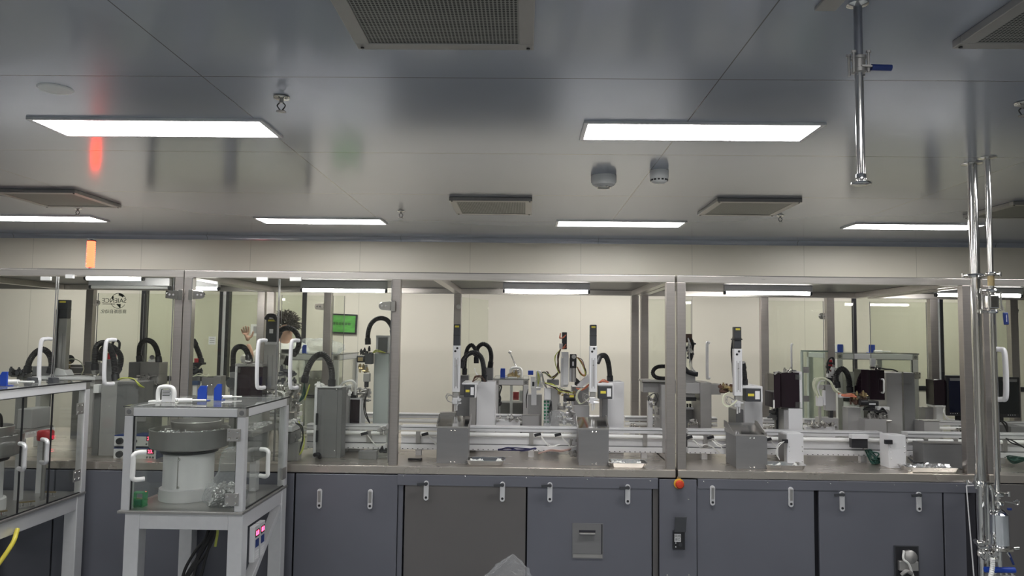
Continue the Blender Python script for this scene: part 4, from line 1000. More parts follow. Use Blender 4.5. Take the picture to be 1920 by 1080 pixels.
wpart(CV[0], [(729, 832, 5.14), (730, 845, 5.14), (728, 868, 5.14)], YGREEN, 0.005, 2, 0.004, 4)
wpart(CV[1], [(935, 843, 5.17), (950, 841, 5.15), (975, 844, 5.15), (1005, 841, 5.17)], mat('violet_cable', (0.02, 0.02, 0.08), 0.5), 0.005, 5, 0.016, 8, 'cable')
wpart(CV[1], [(1010, 850, 5.2), (1030, 843, 5.17), (1055, 845, 5.17), (1070, 842, 5.2)], mat('pale_pink_cable', (0.55, 0.38, 0.34), 0.5), 0.005, 3, 0.01, 9, 'cable')
wpart(CV[1], [(765, 865, 5.0), (772, 869, 5.0), (785, 868, 5.0), (790, 863, 5.02)], BLACK, 0.010, 2, 0.010, 10, 'cable')
for k in range(2):
    wpart(CV[2], [(1300+k*35, 826, 5.15), (1315+k*35, 836, 5.13), (1330+k*35, 834, 5.14), (1352+k*8, 850, 5.16)], WWIRE, 0.004, 2, 0.01, 11+k, 'cable')
wpart(CV[2], [(1632, 845, 5.18), (1636, 856, 5.16), (1645, 866, 5.12), (1656, 860, 5.16)], GREENB, 0.006, 12, 0.035, 12, 'green_cables')
wpart(CV[2], [(1650, 828, 5.15), (1655, 842, 5.12), (1652, 856, 5.14), (1660, 868, 5.14)], WWIRE, 0.003, 4, 0.014, 13, 'cable')
MB().pb(1597, 822, 1627, 840, 5.15, 0.04).build('sensor_box', BLACK, CV[2], bev=0.002); MB().pb(1597, 815, 1629, 823, 5.14, 0.05).build('sensor_lid', WHITE, CV[2], bev=0.002)
wpart(CV[4], [(1885, 822, 5.15), (1900, 828, 5.12), (1912, 838, 5.12), (1925, 842, 5.15)], BLACK, 0.006, 2, 0.01, 15, 'cable')
wpart(CV[4], [(1890, 858, 5.2), (1905, 863, 5.15), (1925, 860, 5.15)], GREENB, 0.006, 10, 0.03, 16, 'green_cables')
for t in CV: settle(t)
ZR = W(800, 776, 5.9).z
for lab, a, c_ in (('rear conveyor left of the first actuator', 622, 842), ('rear conveyor between the white column and the grey bins', 928, 1006), ('short rear conveyor behind the second actuator', 1100, 1128),
                   ('rear conveyor left of the double post', 1172, 1242), ('rear conveyor under the gantry beam', 1290, 1345), ('rear conveyor right of the third actuator', 1432, 1472),
                   ('rear conveyor in front of the black guard boxes', 1508, 1570), ('rear conveyor beneath the second black guard', 1590, 1652), ('rear conveyor under the monitors', 1722, 1810), ('rear conveyor at the right edge of the photo', 1830, 1990),
                   ('rear conveyor beyond the near feeder station', 372, 560)):
    settle(conveyor(lab, a, c_, 5.9, front=False, ztop=ZR))

# ---- chute boxes on the front edge
def chute(label, x0p, x1p, topp, botp, Y, D=0.30, left_dark=False):
    t = thing('chute_box', label, 'steel box', 'grey steel chute boxes with open tops')
    x0, x1 = W(x0p, 840, Y).x, W(x1p, 840, Y).x; zt = W((x0p+x1p)/2, topp, Y).z; zb = BT+0.0003
    MB().box(x0, x1, Y, Y+D, zb, zt).build('box_body', GBOX, t, bev=0.003)
    MB().box(x0-0.004, x1+0.004, Y-0.004, Y, zb, zt-0.002).build('front_sheet', GBOX, t)
    xm = (x0+x1)/2
    for sx in (-0.008, 0.016):
        for z in (zb+0.012, zt-0.012): MB().lathe((xm+sx, Y-0.004, z), [(0.0005, -0.003), (0.005, 0)], 8, 'y').build('rivet', CHROME, t)
    tr = MB().frame_z(x0-0.008, x1+0.006, Y+0.0, Y+D, zt+0.0005, zt+0.022, 0.004).build('tray_rim', DULL, t)
    MB().prismx([(Y+0.006, zt+0.003), (Y+D-0.006, zt+0.055), (Y+D-0.006, zt+0.059), (Y+0.006, zt+0.007)], x0-0.004, x1+0.002).build('slide_plate', CHROME, tr)
    MB().prismx([(Y+0.01, zt+0.01), (Y+D, zt+0.03), (Y+D, zt+0.075), (Y+D-0.06, zt+0.075)], x0-0.012, x0-0.008).build('side_flange', DULL, tr)
    MB().prismx([(Y+0.01, zt+0.01), (Y+D, zt+0.03), (Y+D, zt+0.075), (Y+D-0.06, zt+0.075)], x1+0.006, x1+0.010).build('side_flange', DULL, tr)
    settle(t); return t
def frame_z(s, x0, x1, y0, y1, z0, z1, t):
    s.box(x0, x1, y0, y0+t, z0, z1*1.0-(z1-z0)*0.5); s.box(x0, x1, y1-t, y1, z0, z1); s.box(x0, x0+t, y0+t, y1-t, z0, z1); s.box(x1-t, x1, y0+t, y1-t, z0, z1); return s
MB.frame_z = frame_z
chute('grey chute box under the first tall actuator, beside the leftmost metal tray', 820, 876, 803, 875, 4.92, 0.22)
chute('grey chute box under the second tall actuator, beside the second metal tray', 1086, 1140, 806, 877, 4.92, 0.22)
chute('grey chute box under the third tall actuator right of the double post', 1381, 1437, 818, 884, 4.88, 0.26)
def bin_box(label, a, b_, c, d, Y, dep, m=GBOXL, name='sheet_bin', lip=True, grp='plain sheet metal bins', z0=None):
    t = thing(name, label, 'sheet metal box', grp)
    MB().pb(a, b_, c, d, Y, dep, z0).build('bin_body', m, t, bev=0.002)
    if lip:
        p = W((a+c)/2, b_, Y).z; MB().box(W(a, b_, Y).x-0.004, W(c, b_, Y).x+0.004, Y-0.004, Y+dep*0.5, p, p+0.006).build('bin_lip', DULL, t)
    settle(t); return t
ZB = BT+0.0003
bin_box('pale sheet bin behind the first chute box', 826, 775, 854, 800, 5.62, 0.12, z0=ZB)
bin_box('pale sheet bin right of the rear conveyor in the open bay', 979, 779, 1011, 800, 5.66, 0.09, z0=ZB)
bin_box('pale sheet bin standing behind, between column and camera stand', 990, 742, 1014, 772, 6.05, 0.12, z0=ZB)
bin_box('pale sheet bin left of the monitors', 1733, 790, 1762, 818, 5.6, 0.14, z0=ZB)
bin_box('brownish sheet box under the left monitor', 1735, 765, 1768, 795, 6.1, 0.1, z0=ZB)
bin_box('low grey box lying behind the front conveyor in the left bay', 672, 846, 706, 861, 5.02, 0.05, GBOX, lip=False, z0=ZB)
bin_box('wide low brushed steel box behind the foil filled tray', 1732, 832, 1812, 872, 4.99, 0.14, GBOX, z0=ZB)

# ---- metal trays on the front edge
def tray(label, a, c_, topp, botp, Y, fill):
    t = thing('metal_tray', label, 'metal tray', 'shallow steel trays on the countertops')
    x0, x1 = W(a, botp, Y).x, W(c_, botp, Y).x; z = BT+0.0003; h = 0.031; D = 0.15; ch = 0.02
    def ringp(o, zz, c=ch):
        X0, X1, A, B = x0-o, x1+o, Y-o, Y+D+o
        return [Vector(v) for v in ((X0+c, A, zz), (X1-c, A, zz), (X1, A+c, zz), (X1, B-c, zz), (X1-c, B, zz), (X0+c, B, zz), (X0, B-c, zz), (X0, A+c, zz))]
    MB().rings([ringp(-0.012, z), ringp(0, z+h), ringp(0.006, z+h), ringp(0.006, z+h+0.002), ringp(-0.002, z+h+0.002), ringp(-0.013, z+0.002)], smooth=False).build('pan', CHROME, t)
    rnd = random.Random(int(a)); b = MB()
    if fill == 'foil':
        n = 22; grid = [[Vector((x0+0.01+(x1-x0-0.03)*i/n, Y+0.02+(D-0.04)*j/12, z+0.004+rnd.uniform(0.012, 0.05)*(math.sin(math.pi*i/n)*math.sin(math.pi*j/12))**0.4)) for i in range(n+1)] for j in range(13)]
        b.add([v for r in grid for v in r], [(j*(n+1)+i, j*(n+1)+i+1, (j+1)*(n+1)+i+1, (j+1)*(n+1)+i) for j in range(12) for i in range(n)])
        b.build('crumpled_foil_bag', mat('silver_foil', (0.75, 0.75, 0.75), 0.2, 0.85), t)
    else:
        for k in range(fill):
            xx = rnd.uniform(x0+0.02, x0+(x1-x0)*0.45) if k < fill*0.7 else rnd.uniform(x1-0.06, x1-0.02); yy = rnd.uniform(Y+0.02, Y+D-0.02)
            u = Vector((rnd.uniform(-1, 1), rnd.uniform(-1, 1), rnd.uniform(-.4, .4))).normalized(); w = u.orthogonal().normalized()
            b.obox((xx, yy, z+rnd.uniform(0.008, 0.024)), u*0.012, w*0.006, u.cross(w)*0.003)
        o = b.build('white_parts', WPLAST, t); o['kind'] = 'stuff'
    settle(t)
tray('steel tray with a few white parts at its left, beside the first chute box', 875, 945, 857, 872, 4.835, 26)
tray('bright steel tray between the second chute box and the double post', 1143, 1214, 862, 878, 4.835, 14)
tray('steel tray in front of the white screwed pedestal right of the third chute box', 1438, 1513, 868, 886, 4.835, 22)
tray('dark steel tray holding a crumpled foil bag near the right end', 1705, 1803, 872, 889, 4.835, 'foil')

# ---- tall linear actuators
def actuator(label, px, w, p_motor, p_body, p_bot, p_grip, Y, drift=0.0, grip=True, dots=True, m_body=None, grp='tall white linear actuators'):
    t = thing('linear_actuator', label, 'linear actuator', grp)
    hw = w/2*Y/F; x = W(px, (p_motor+p_bot)/2, Y).x; Z = lambda py: W(px, py, Y).z
    mt = MB().box(x-hw*0.88, x+hw*0.88, Y, Y+0.05, Z(p_body)+0.001, Z(p_motor)).build('servo_motor', MOTOR, t, bev=0.004)
    MB().box(x-hw*0.55, x+hw*0.55, Y-0.001, Y-0.0001, Z(p_motor)-0.022, Z(p_motor)-0.009).build('yellow_label', YELLOW, mt)
    MB().box(x-hw*0.9, x+hw*0.9, Y-0.001, Y+0.052, Z(p_motor)-0.5*(Z(p_motor)-Z(p_body))-0.004, Z(p_motor)-0.5*(Z(p_motor)-Z(p_body))).build('motor_joint', BLACK, mt)
    bd = MB().box(x-hw, x+hw, Y-0.004, Y+0.045, Z(p_bot), Z(p_body)).build('actuator_body', m_body or WHITE, t, bev=0.003)
    h = Z(p_body)-Z(p_bot)
    for sx in (-0.38, 0.38): MB().box(x+sx*hw-0.0015, x+sx*hw+0.0015, Y-0.0055, Y-0.0042, Z(p_bot)+h*0.08, Z(p_body)-h*0.26).build('slot', GBOX, bd)
    MB().box(x-hw*0.16, x+hw*0.16, Y-0.0055, Y-0.0042, Z(p_bot)+h*0.12, Z(p_body)-h*0.3).build('slider_strip', GBOXL, bd)
    if dots:
        for sx, sz in ((0.18, 0.055), (-0.34, 0.12)): MB().cyl((x+sx*hw, Y-0.0075, Z(p_body)-h*sz), (x+sx*hw, Y-0.0042, Z(p_body)-h*sz), 0.008, 12).build('port', BLACK, bd)
        MB().cyl((x, Y-0.007, Z(p_body)-h*0.42), (x, Y-0.0042, Z(p_body)-h*0.42), 0.004, 10).build('centre_screw', CHROME, bd)
    if grip:
        zb = Z(p_bot); zg = Z(p_grip); gh = zb-zg
        g = MB().box(x-hw*0.7, x+hw*0.7, Y+0.003, Y+0.04, zb-gh*0.28, zb-0.0005).build('gripper_mount', DULL, t, bev=0.002)
        g = MB().box(x-hw*0.9, x+hw*0.5, Y-0.005, Y+0.035, zb-gh*0.62, zb-gh*0.29).build('gripper_body', ALU, t, bev=0.003)
        fittings(g, px-w*0.6, p_bot+(p_grip-p_bot)*0.3, px+w*0.5, p_bot+(p_grip-p_bot)*0.6, Y-0.02, 9, int(px), ALU, 0.8)
        MB().box(x-hw*0.35, x-hw*0.1, Y, Y+0.02, zg, zb-gh*0.62).build('gripper_finger', ALU, t); MB().box(x+hw*0.15, x+hw*0.4, Y, Y+0.02, zg+0.008, zb-gh*0.62).build('gripper_finger', ALU, t)
        wpart(t, [(px-w*0.4, p_bot+8, Y-0.01), (px-w*1.2, p_bot+4, Y-0.01), (px-w*1.3, p_bot+14, Y), (px-w*0.6, p_bot+20, Y-0.01)], DULL, 0.0025, 3, 0.012, int(px), 'air_line')
    return t
def servo(parent, a, b_, c, d, Y, label_at=0.62):
    m = MB().pb(a, b_, c, d, Y, 0.075).build('servo_motor', MOTOR, parent, bev=0.004)
    w = c-a; h = d-b_
    MB().pb(a+w*label_at, b_+h*0.18, c-w*0.08, d-h*0.18, Y-0.0012, 0.001).build('rating_label', LABEL, m)
    MB().pb(a+w*0.15, b_+h*0.38, a+w*label_at-2, b_+h*0.58, Y-0.0012, 0.001).build('yellow_label', YELLOW, m)
    MB().pb(c, b_-1, c+3, d+1, Y-0.002, 0.08).build('motor_flange', WHITE, m, bev=0.002)
    return m
def pedestal(label, a, b_, c, d, Y, dep, m=WHITE, dark=None, grp='robot pedestals', name='pedestal', z0=ZB, cut=0.0):
    t = thing(name, label, 'pedestal', grp)
    x0, x1 = W(a, 780, Y).x, W(c, 780, Y).x; zt = W((a+c)/2, b_, Y).z
    MB().prism([(x0, z0), (x1, z0), (x1, zt), (x0+cut, zt), (x0, zt-cut)] if cut else [(x0, z0), (x1, z0), (x1, zt), (x0, zt)], Y, Y+dep).build('column', m, t, bev=0.003)
    if dark: MB().pb(dark[0], dark[1], dark[2], dark[3], Y-0.02 if len(dark) < 5 else dark[4], dep, z0).build('side_plate', GBOX, t, bev=0.002)
    return t
# first group
t = actuator('first tall white actuator from the left in the open bay, hanging over a chute box', 856, 14, 608, 648, 735, 772, 5.16); settle(t)
t = pedestal('white robot column right of the first tall actuator', 893, 716, 928, 800, 5.45, 0.2, dark=(856, 745, 880, 800, 5.5), cut=0.03)
servo(t, 870, 722, 890, 745, 5.20); MB().pb(866, 718, 896, 721.5, 5.2, 0.3).build('arm_plate', WHITE, t, bev=0.003)
MB().pb(880, 745, 892, 800, 5.42, 0.2, ZB).build('front_column', DULL, t, bev=0.002)
wpart(t, [(886, 716, 5.3), (893, 708, 5.3), (902, 706, 5.35), (910, 716, 5.4)], BROWN, 0.004, 4, 0.012, 3); wpart(t, [(890, 690, 5.4), (893, 700, 5.4), (900, 706, 5.4)], WWIRE, 0.003, 3, 0.01, 31)
settle(t)
bin_box('grey box behind the first robot column with a hose on top', 908, 690, 924, 716, 5.75, 0.12, GBOX, lip=False, name='control_box', grp='grey boxes behind the columns', z0=ZB)
bin_box('small grey block beside the first actuator, with a hose on top', 863, 704, 878, 722, 5.72, 0.1, GBOX, lip=False, name='control_box', grp='grey boxes behind the columns', z0=ZB)
# second
t = actuator('second tall white actuator right of the camera stand, over the second chute box', 1112.5, 14, 609, 649, 735, 770, 5.16); settle(t)
t = pedestal('white robot column right of the second tall actuator', 1139, 716, 1170, 803, 5.45, 0.2, dark=(1129, 745, 1139, 803, 5.42))
servo(t, 1122, 724, 1148, 748, 5.20); MB().pb(1120, 719, 1150, 723.5, 5.2, 0.3).build('arm_plate', WHITE, t, bev=0.003)
wpart(t, [(1118, 722, 5.3), (1128, 714, 5.25), (1140, 716, 5.3)], PINKW, 0.004, 4, 0.010, 5); settle(t)
# third
t = actuator('third tall white actuator right of the double post, with black cables behind', 1384, 15, 613, 654, 742, 776, 5.12)
MB().pb(1375, 635, 1392, 637.5, 5.11, 0.06).build('cable_tie', BLACK, t); settle(t)
t = pedestal('white robot column right of the third tall actuator', 1396, 735, 1430, 812, 5.42, 0.2, dark=(1380, 768, 1397, 812, 5.45))
servo(t, 1398, 729, 1427, 753, 5.18); MB().pb(1392, 724, 1430, 728.5, 5.18, 0.3).build('arm_plate', WHITE, t, bev=0.003); settle(t)
wire('black_cable_loom', 'black cable loom running down the left of the third actuator', [(1376, 628, 5.2), (1373, 660, 5.25), (1374, 700, 5.3), (1377, 730, 5.3)], RUBBER, 0.009, 3, 0.01, 4)
hose('flat black hose behind the right edge of the third actuator', [(1392, 680, 5.25), (1396, 700, 5.28), (1397, 722, 5.32)], 0.017)
# hand-like gripper with pale hose left of third actuator
t = thing('arm_gripper', 'brown wired gripper at the end of the gantry beam beside the third actuator', 'gripper')
fittings(t, 1349, 722, 1372, 735, 5.2, 16, 8, BROWN, 1.2); fittings(t, 1352, 722, 1374, 733, 5.18, 8, 9, BRASS, 1.0)
MB().pb(1352, 724, 1374, 736, 5.24, 0.05).build('gripper_block', GBOX, t, bev=0.004)
wpart(t, [(1368, 735, 5.15), (1357, 742, 5.13), (1356, 755, 5.13), (1364, 762, 5.13), (1374, 758, 5.1), (1382, 750, 5.09)], PALEW, 0.006, 2, 0.004, 6, 'air_line'); settle(t)

# gantry
t = thing('gantry', 'grey gantry with two columns spanning behind the double post', 'gantry'); Y = 5.5
MB().pb(1206, 718, 1255, 736, 5.6, 0.14).build('beam', GBOXL, t, bev=0.003); MB().pb(1255, 714, 1300, 738, 5.6, 0.14).build('beam', GBOXL, t, bev=0.003)
MB().pb(1283, 718, 1333, 738, Y, 0.22).build('beam', GBOXL, t, bev=0.003); MB().pb(1333, 720, 1352, 740, Y, 0.1).build('arm_end', DULL, t, bev=0.003)
x0, x1 = W(1240, 760, Y).x, W(1252, 760, Y).x
MB().box(x0, x1, Y, Y+0.3, ZB, W(1245, 722, Y).z).build('gantry_column', GBOXL, t, bev=0.003)
MB().box(W(1312, 760, Y).x, W(1333, 760, Y).x, Y-0.02, Y+0.25, ZB, W(1322, 717, Y).z).build('gantry_column', DULL, t, bev=0.003)
MB().pb(1204, 713, 1262, 716.5, 5.55, 0.2).build('cover_plate', DULL, t, bev=0.002)
MB().pb(1283, 745, 1306, 752, 5.55, 0.06).build('camera_block', BLACK, t, bev=0.003); MB().pb(1286, 738, 1303, 745, 5.56, 0.05).build('camera_mount', DULL, t); settle(t)
hose('flat looping black hose on the gantry beam left of the double post', [(1264, 709, 5.6), (1240, 709.5, 5.6), (1228, 706, 5.6), (1224, 698, 5.6), (1229, 690, 5.6), (1240, 687, 5.6), (1264, 688, 5.6)], 0.016)
t = thing('camera_stand', 'tall slim stand wrapped with black cables just right of the double post', 'stand')
MB().pb(1281, 628, 1287, 718, 5.66, 0.03).build('stand_plate', WHITE, t); MB().pb(1287, 626, 1298, 642, 5.6, 0.05).build('camera_head', BROWN, t, bev=0.003)
wpart(t, [(1296, 635, 5.58), (1300, 645, 5.58), (1298, 665, 5.58), (1294, 680, 5.58)], BLACK, 0.007, 4, 0.012, 3, 'cable')
wpart(t, [(1290, 634, 5.57), (1294, 650, 5.57), (1291, 668, 5.57), (1296, 690, 5.57), (1305, 697, 5.57)], WWIRE, 0.003, 3, 0.01, 4, 'cable')
fittings(t, 1288, 640, 1298, 672, 5.6, 16, 22, MOTOR, 1.0); fittings(t, 1289, 642, 1297, 676, 5.57, 8, 23, CHROME, 0.9)
MB().tube(catmull([W(1283, 690, 5.6), W(1290, 697, 5.6), W(1302, 701, 5.6), W(1308, 702, 5.6)], 6), 0.018, 10).build('base_cover', BLACK, t); MB().pb(1283, 700, 1304, 716, 5.62, 0.06).build('base_block', GBOXL, t, bev=0.003); settle(t)
t = thing('table_press', 'small grey press table with black pins under the gantry beam', 'press')
MB().pb(1284, 768, 1312, 782, 5.72, 0.08, ZB).build('press_bed', GBOX, t, bev=0.002); MB().pb(1284, 764, 1312, 768, 5.70, 0.1).build('press_top', WHITE, t, bev=0.001)
for q in (1288, 1293): MB().pb(q, 757, q+3, 764, 5.72, 0.02).build('pin', BLACK, t, bev=0.001)
settle(t)
t = thing('gripper_unit', 'small gripper with curled cables under the gantry left of the double post', 'gripper')
MB().pb(1215, 752, 1224, 782, 5.6, 0.05, ZB).build('gripper_post', ALU, t, bev=0.002); fittings(t, 1214, 742, 1238, 778, 5.6, 24, 40, DULL, 1.0)
wpart(t, [(1216, 752, 5.58), (1218, 742, 5.58), (1226, 739, 5.58), (1231, 748, 5.58), (1228, 760, 5.58)], MOTOR, 0.003, 3, 0.008, 4, 'cable'); settle(t)

# ---- centre cluster: camera column
t = thing('vision_station', 'tall camera station wrapped in coloured wires between the two open-bay actuators', 'vision station')
Y = 5.55
MB().pb(1021, 728, 1033, 750, Y, 0.1).build('post_cap', WHITE, t, bev=0.003); MB().pb(1033, 728, 1049, 800, Y, 0.12, ZB).build('main_post', DULL, t, bev=0.002)
MB().pb(1020, 750, 1033, 800, Y+0.04, 0.06, ZB).build('manifold_back', ALU, t)
MB().pb(1052, 671, 1065, 726, Y, 0.06).build('slide_rail', WHITE, t, bev=0.002); MB().pb(1056, 668, 1066, 722, Y-0.015, 0.014).build('slide_carriage', ALU, t, bev=0.002)
MB().pb(1053, 660, 1066, 670, Y, 0.05).build('slide_cap', ALU, t, bev=0.002)
MB().pb(1054, 623, 1063, 655, Y, 0.05).build('camera_body', MOTOR, t, bev=0.003); MB().pb(1049, 644, 1055, 654, Y-0.01, 0.03).build('camera_plug', WPLAST, t, bev=0.002)
wpart(t, [(1051, 625, Y-0.01), (1050, 634, Y-0.02), (1055, 632, Y-0.02), (1061, 628, Y-0.02)], PINKW, 0.004, 3, 0.006, 1, 'red_wires')
wpart(t, [(1061, 645, Y-0.02), (1056, 654, Y-0.02), (1062, 650, Y-0.02)], PINKW, 0.004, 3, 0.006, 2, 'red_wires')
wpart(t, [(1051, 655, Y-0.01), (1047, 668, Y-0.01), (1047, 690, Y-0.01), (1050, 700, Y-0.01)], BROWN, 0.005, 4, 0.008, 3, 'cables')
wpart(t, [(1050, 656, Y-0.01), (1041, 668, Y-0.01), (1041, 684, Y-0.01), (1048, 700, Y-0.01)], YGREEN, 0.003, 2, 0.004, 4, 'green_wire')
cylm = MB().pb(1068, 672, 1072, 716, Y, 0.05); cylm.build('cylinder_plate', WHITE, t)
MB().cyl(W(1076, 716, Y-0.02), W(1076, 690, Y-0.02), 0.017, 16).build('air_cylinder', DULL, t); MB().pb(1069, 664, 1081, 690, Y-0.03, 0.05).build('motor', BLACK, t, bev=0.004)
MB().cyl(W(1076, 669, Y-0.045), W(1076, 669, Y-0.028), 0.016, 16).build('gauge', DULL, t); MB().pb(1073, 678, 1076, 686, Y-0.032, 0.0015).build('rating_label', LABEL, t)
for k, (m_, sp) in enumerate(((BLACK, 0.006), (PINKW, 0.008), (YGREEN, 0.006))):
    wpart(t, [(1081, 670, Y-0.02), (1090, 676+k, Y-0.02), (1098, 692+k*2, Y-0.02), (1096, 704, Y-0.02), (1088, 700, Y-0.02), (1082, 688, Y-0.01)], m_, 0.0035, 2, sp, 5+k, 'cable_loop')
for k, (m_, n_) in enumerate(((BLACK, 3), (BROWN, 2), (YGREEN, 3), (PALEW, 2))):
    wpart(t, [(1017, 698, Y), (1024, 699, Y-0.02), (1030, 706, Y-0.03), (1040, 708, Y-0.02), (1048, 698, Y)], m_, 0.0035, n_, 0.012, 20+k, 'wire_bundle')
    wpart(t, [(1022, 718, Y-0.02), (1036, 724, Y-0.04), (1050, 730, Y-0.05), (1062, 734, Y-0.05), (1074, 736, Y-0.03)], m_, 0.004, n_, 0.012, 30+k, 'wire_bundle')
wpart(t, [(1016, 700, Y), (1020, 715, Y), (1025, 727, Y)], DULL, 0.006, 3, 0.008, 44, 'conduit')
MB().pb(1026, 712, 1048, 722, Y, 0.08).build('cross_arm', GBOX, t, bev=0.004)
MB().cyl(W(1060, 746, Y-0.06), W(1078, 746, Y-0.06), 0.024, 18).build('stepper_motor', BLACK, t); MB().pb(1057, 739, 1063, 753, Y-0.08, 0.06).build('motor_flange', MOTOR, t)
MB().pb(1068, 741, 1076, 745, Y-0.09, 0.004).build('yellow_label', YELLOW, t)
fittings(t, 1045, 734, 1078, 742, Y-0.06, 14, 50, BRASS, 0.8); fittings(t, 1048, 755, 1074, 795, Y-0.02, 46, 51, DULL, 1.1); fittings(t, 1048, 755, 1074, 795, Y-0.03, 14, 52, ALU, 1.0)
g = MB()
for j in range(7):
    for i in range(2): g.lathe((W(1022+i*6, 754+j*6.3, Y).x, Y+0.035, W(1022+i*6, 754+j*6.3, Y).z), [(0.0005, -0.008), (0.008, -0.006), (0.009, 0.005)], 10, 'y')
g.build('valve_row', GREENP, t)
wpart(t, [(1033, 752, Y), (1032, 770, Y-0.01), (1031, 794, Y)], BLACK, 0.004, 3, 0.010, 54, 'air_lines'); settle(t)
t = thing('scara_base', 'white tilted box and column between the camera station and the second actuator', 'robot base')
MB().pb(1076, 760, 1105, 800, 5.66, 0.2, ZB).build('base_column', WHITE, t, bev=0.003)
MB().pb(1073, 725, 1104, 760, 5.68, 0.18).build('upper_box', GBOXL, t, bev=0.004)
MB().prism([(W(1082, 722, 5.5).x, W(1082, 722, 5.5).z), (W(1104, 702, 5.5).x, W(1104, 702, 5.5).z), (W(1104, 716, 5.5).x, W(1104, 716, 5.5).z), (W(1090, 727, 5.5).x, W(1090, 727, 5.5).z)], 5.5, 5.56).build('tilted_plate', ALU, t)
MB().prism([(W(1079, 707, 5.56).x, W(1079, 707, 5.56).z), (W(1090, 717, 5.56).x, W(1090, 717, 5.56).z), (W(1082, 724, 5.56).x, W(1082, 724, 5.56).z), (W(1078, 722, 5.56).x, W(1078, 722, 5.56).z)], 5.57, 5.62).build('dark_wedge', BLACK, t)
wpart(t, [(1100, 726, 5.4), (1086, 732, 5.4), (1081, 745, 5.4), (1088, 756, 5.4), (1098, 752, 5.3), (1104, 747, 5.25)], PALEW, 0.004, 3, 0.006, 60, 'air_line')
wpart(t, [(1080, 728, 5.42), (1092, 730, 5.4), (1100, 725, 5.35), (1105, 720, 5.3)], PINKW, 0.004, 4, 0.008, 61, 'red_wires'); settle(t)
t = thing('valve_stand', 'pale sensor stand with blue fitting left of the camera station', 'valve stand')
Y = 5.75
MB().pb(996, 715, 1006, 760, Y, 0.05).build('stand_plate', ALU, t, bev=0.002); MB().pb(1005, 696, 1014, 732, Y, 0.04).build('valve_block', WHITE, t, bev=0.002)
MB().pb(990, 740, 1016, 775, Y+0.02, 0.14, ZB).build('stand_box', GBOXL, t, bev=0.003); MB().pb(995, 706, 1003, 728, Y-0.02, 0.02).build('white_unit', WPLAST, t, bev=0.002); MB().pb(998, 716, 1002, 724, Y-0.024, 0.003).build('dark_port', BLACK, t)
MB().pb(990, 695, 1000, 703, Y, 0.03).build('blue_fitting', BLUE, t, bev=0.003)
wpart(t, [(1008, 696, Y-0.01), (1010, 708, Y-0.02), (1009, 724, Y-0.01)], YGREEN, 0.003, 3, 0.008, 3, 'green_wire'); fittings(t, 1004, 695, 1016, 728, Y-0.02, 12, 70, WPLAST, 0.9)
wpart(t, [(990, 730, Y-0.01), (987, 745, Y-0.02), (987, 765, Y-0.01)], BLACK, 0.003, 2, 0.004, 6, 'air_lines'); settle(t)
o = film_bag('', '', (W(1049, 790, 5.42).x, 5.42, ZB), [(0.09, 0, 0), (0.11, 0.08, 0), (0.12, 0.17, 0), (0.11, 0.22, 0), (0.07, 0.27, -0.01), (0.03, 0.30, -0.02)], 0.7, 17)
one(o, 'film_bag', FILM, 'crumpled clear film bag behind the front conveyor below the camera station', 'plastic bag')

# ---- hoses in the open bay
hose('nearest black hose arching over the first robot column', [(864, 690, 5.35), (867, 678, 5.35), (877, 665, 5.35), (890, 661, 5.35), (902, 670, 5.38), (907, 690, 5.42), (908, 714, 5.48)])
hose('slim black hose arching left behind the first robot column', [(871, 702, 5.62), (872, 676, 5.6), (876, 655, 5.58), (884, 647, 5.56), (891, 655, 5.54), (893, 670, 5.5), (893, 681, 5.5)], 0.016)
hose('rearmost black hose ending on the grey box behind the first column', [(892, 668, 5.7), (896, 652, 5.7), (906, 645, 5.7), (917, 652, 5.72), (921, 668, 5.76), (919, 689, 5.8)], 0.018)
hose('black hose arching right of the second tall actuator', [(1119, 680, 5.28), (1124, 669, 5.3), (1134, 667, 5.35), (1140, 678, 5.4), (1143, 698, 5.45), (1144, 716, 5.48)])
t = thing('open_hood_rod', 'slim tilted metal gas strut rising from the station behind the open bay', 'strut')
MB().cyl(W(956, 661, 6.9), W(977, 708, 6.9), 0.007, 10).build('strut_tube', CHROME, t); MB().cyl(W(954, 659, 6.9), W(958, 662, 6.9), 0.014, 10).build('strut_joint', DULL, t); settle(t)

# ---- left bay group
t = pedestal('dark grey control box with a white edge standing in the left bay', 594, 727, 632, 862, 5.06, 0.12, GBOX, name='control_cabinet', grp='tall control boxes')
xa, xb = W(589, 790, 5.06).x, W(594, 790, 5.06).x; zt_ = W(612, 727, 5.06).z
MB().box(xa, xb, 5.05, 5.185, ZB, zt_+0.004).build('white_edge', WHITE, t, bev=0.002); MB().box(W(632, 790, 5.06).x, W(640, 790, 5.06).x, 5.062, 5.185, ZB, zt_-0.002).build('right_side', GBOX, t)
MB().box(xa, W(640, 727, 5.06).x, 5.05, 5.185, zt_+0.001, zt_+0.006).build('lid', WHITE, t)
screws(t, [(597, 730), (631, 730), (593, 844), (627, 845)], 5.06, 0.004)
b = MB()
for k in range(2): b.pb(592, 775+k*32, 595.5, 797+k*32, 5.045, 0.01)
b.build('connector', BLACK, t); MB().tube(catmull([W(590, 853, 5.03), W(597, 852, 5.01), W(600, 858, 5.03)], 5), 0.014, 10).build('cable_gland', BLACK, t)
fittings(t, 592, 720, 606, 726, 5.08, 10, 80, WPLAST, 1.0); settle(t)
hose('black hose arching above the dark control box in the left bay', [(571, 716, 5.15), (576, 694, 5.13), (588, 672, 5.12), (603, 664, 5.12), (615, 674, 5.12), (622, 696, 5.12), (622, 724, 5.12)], 0.022)
t = pedestal('tall pale grey column beside the post at the right of the left bay', 699, 663, 727, 800, 5.45, 0.22, mat('pale_green_grey', (0.42, 0.46, 0.45), 0.4, 0.2), name='robot_column', grp='robot pedestals')
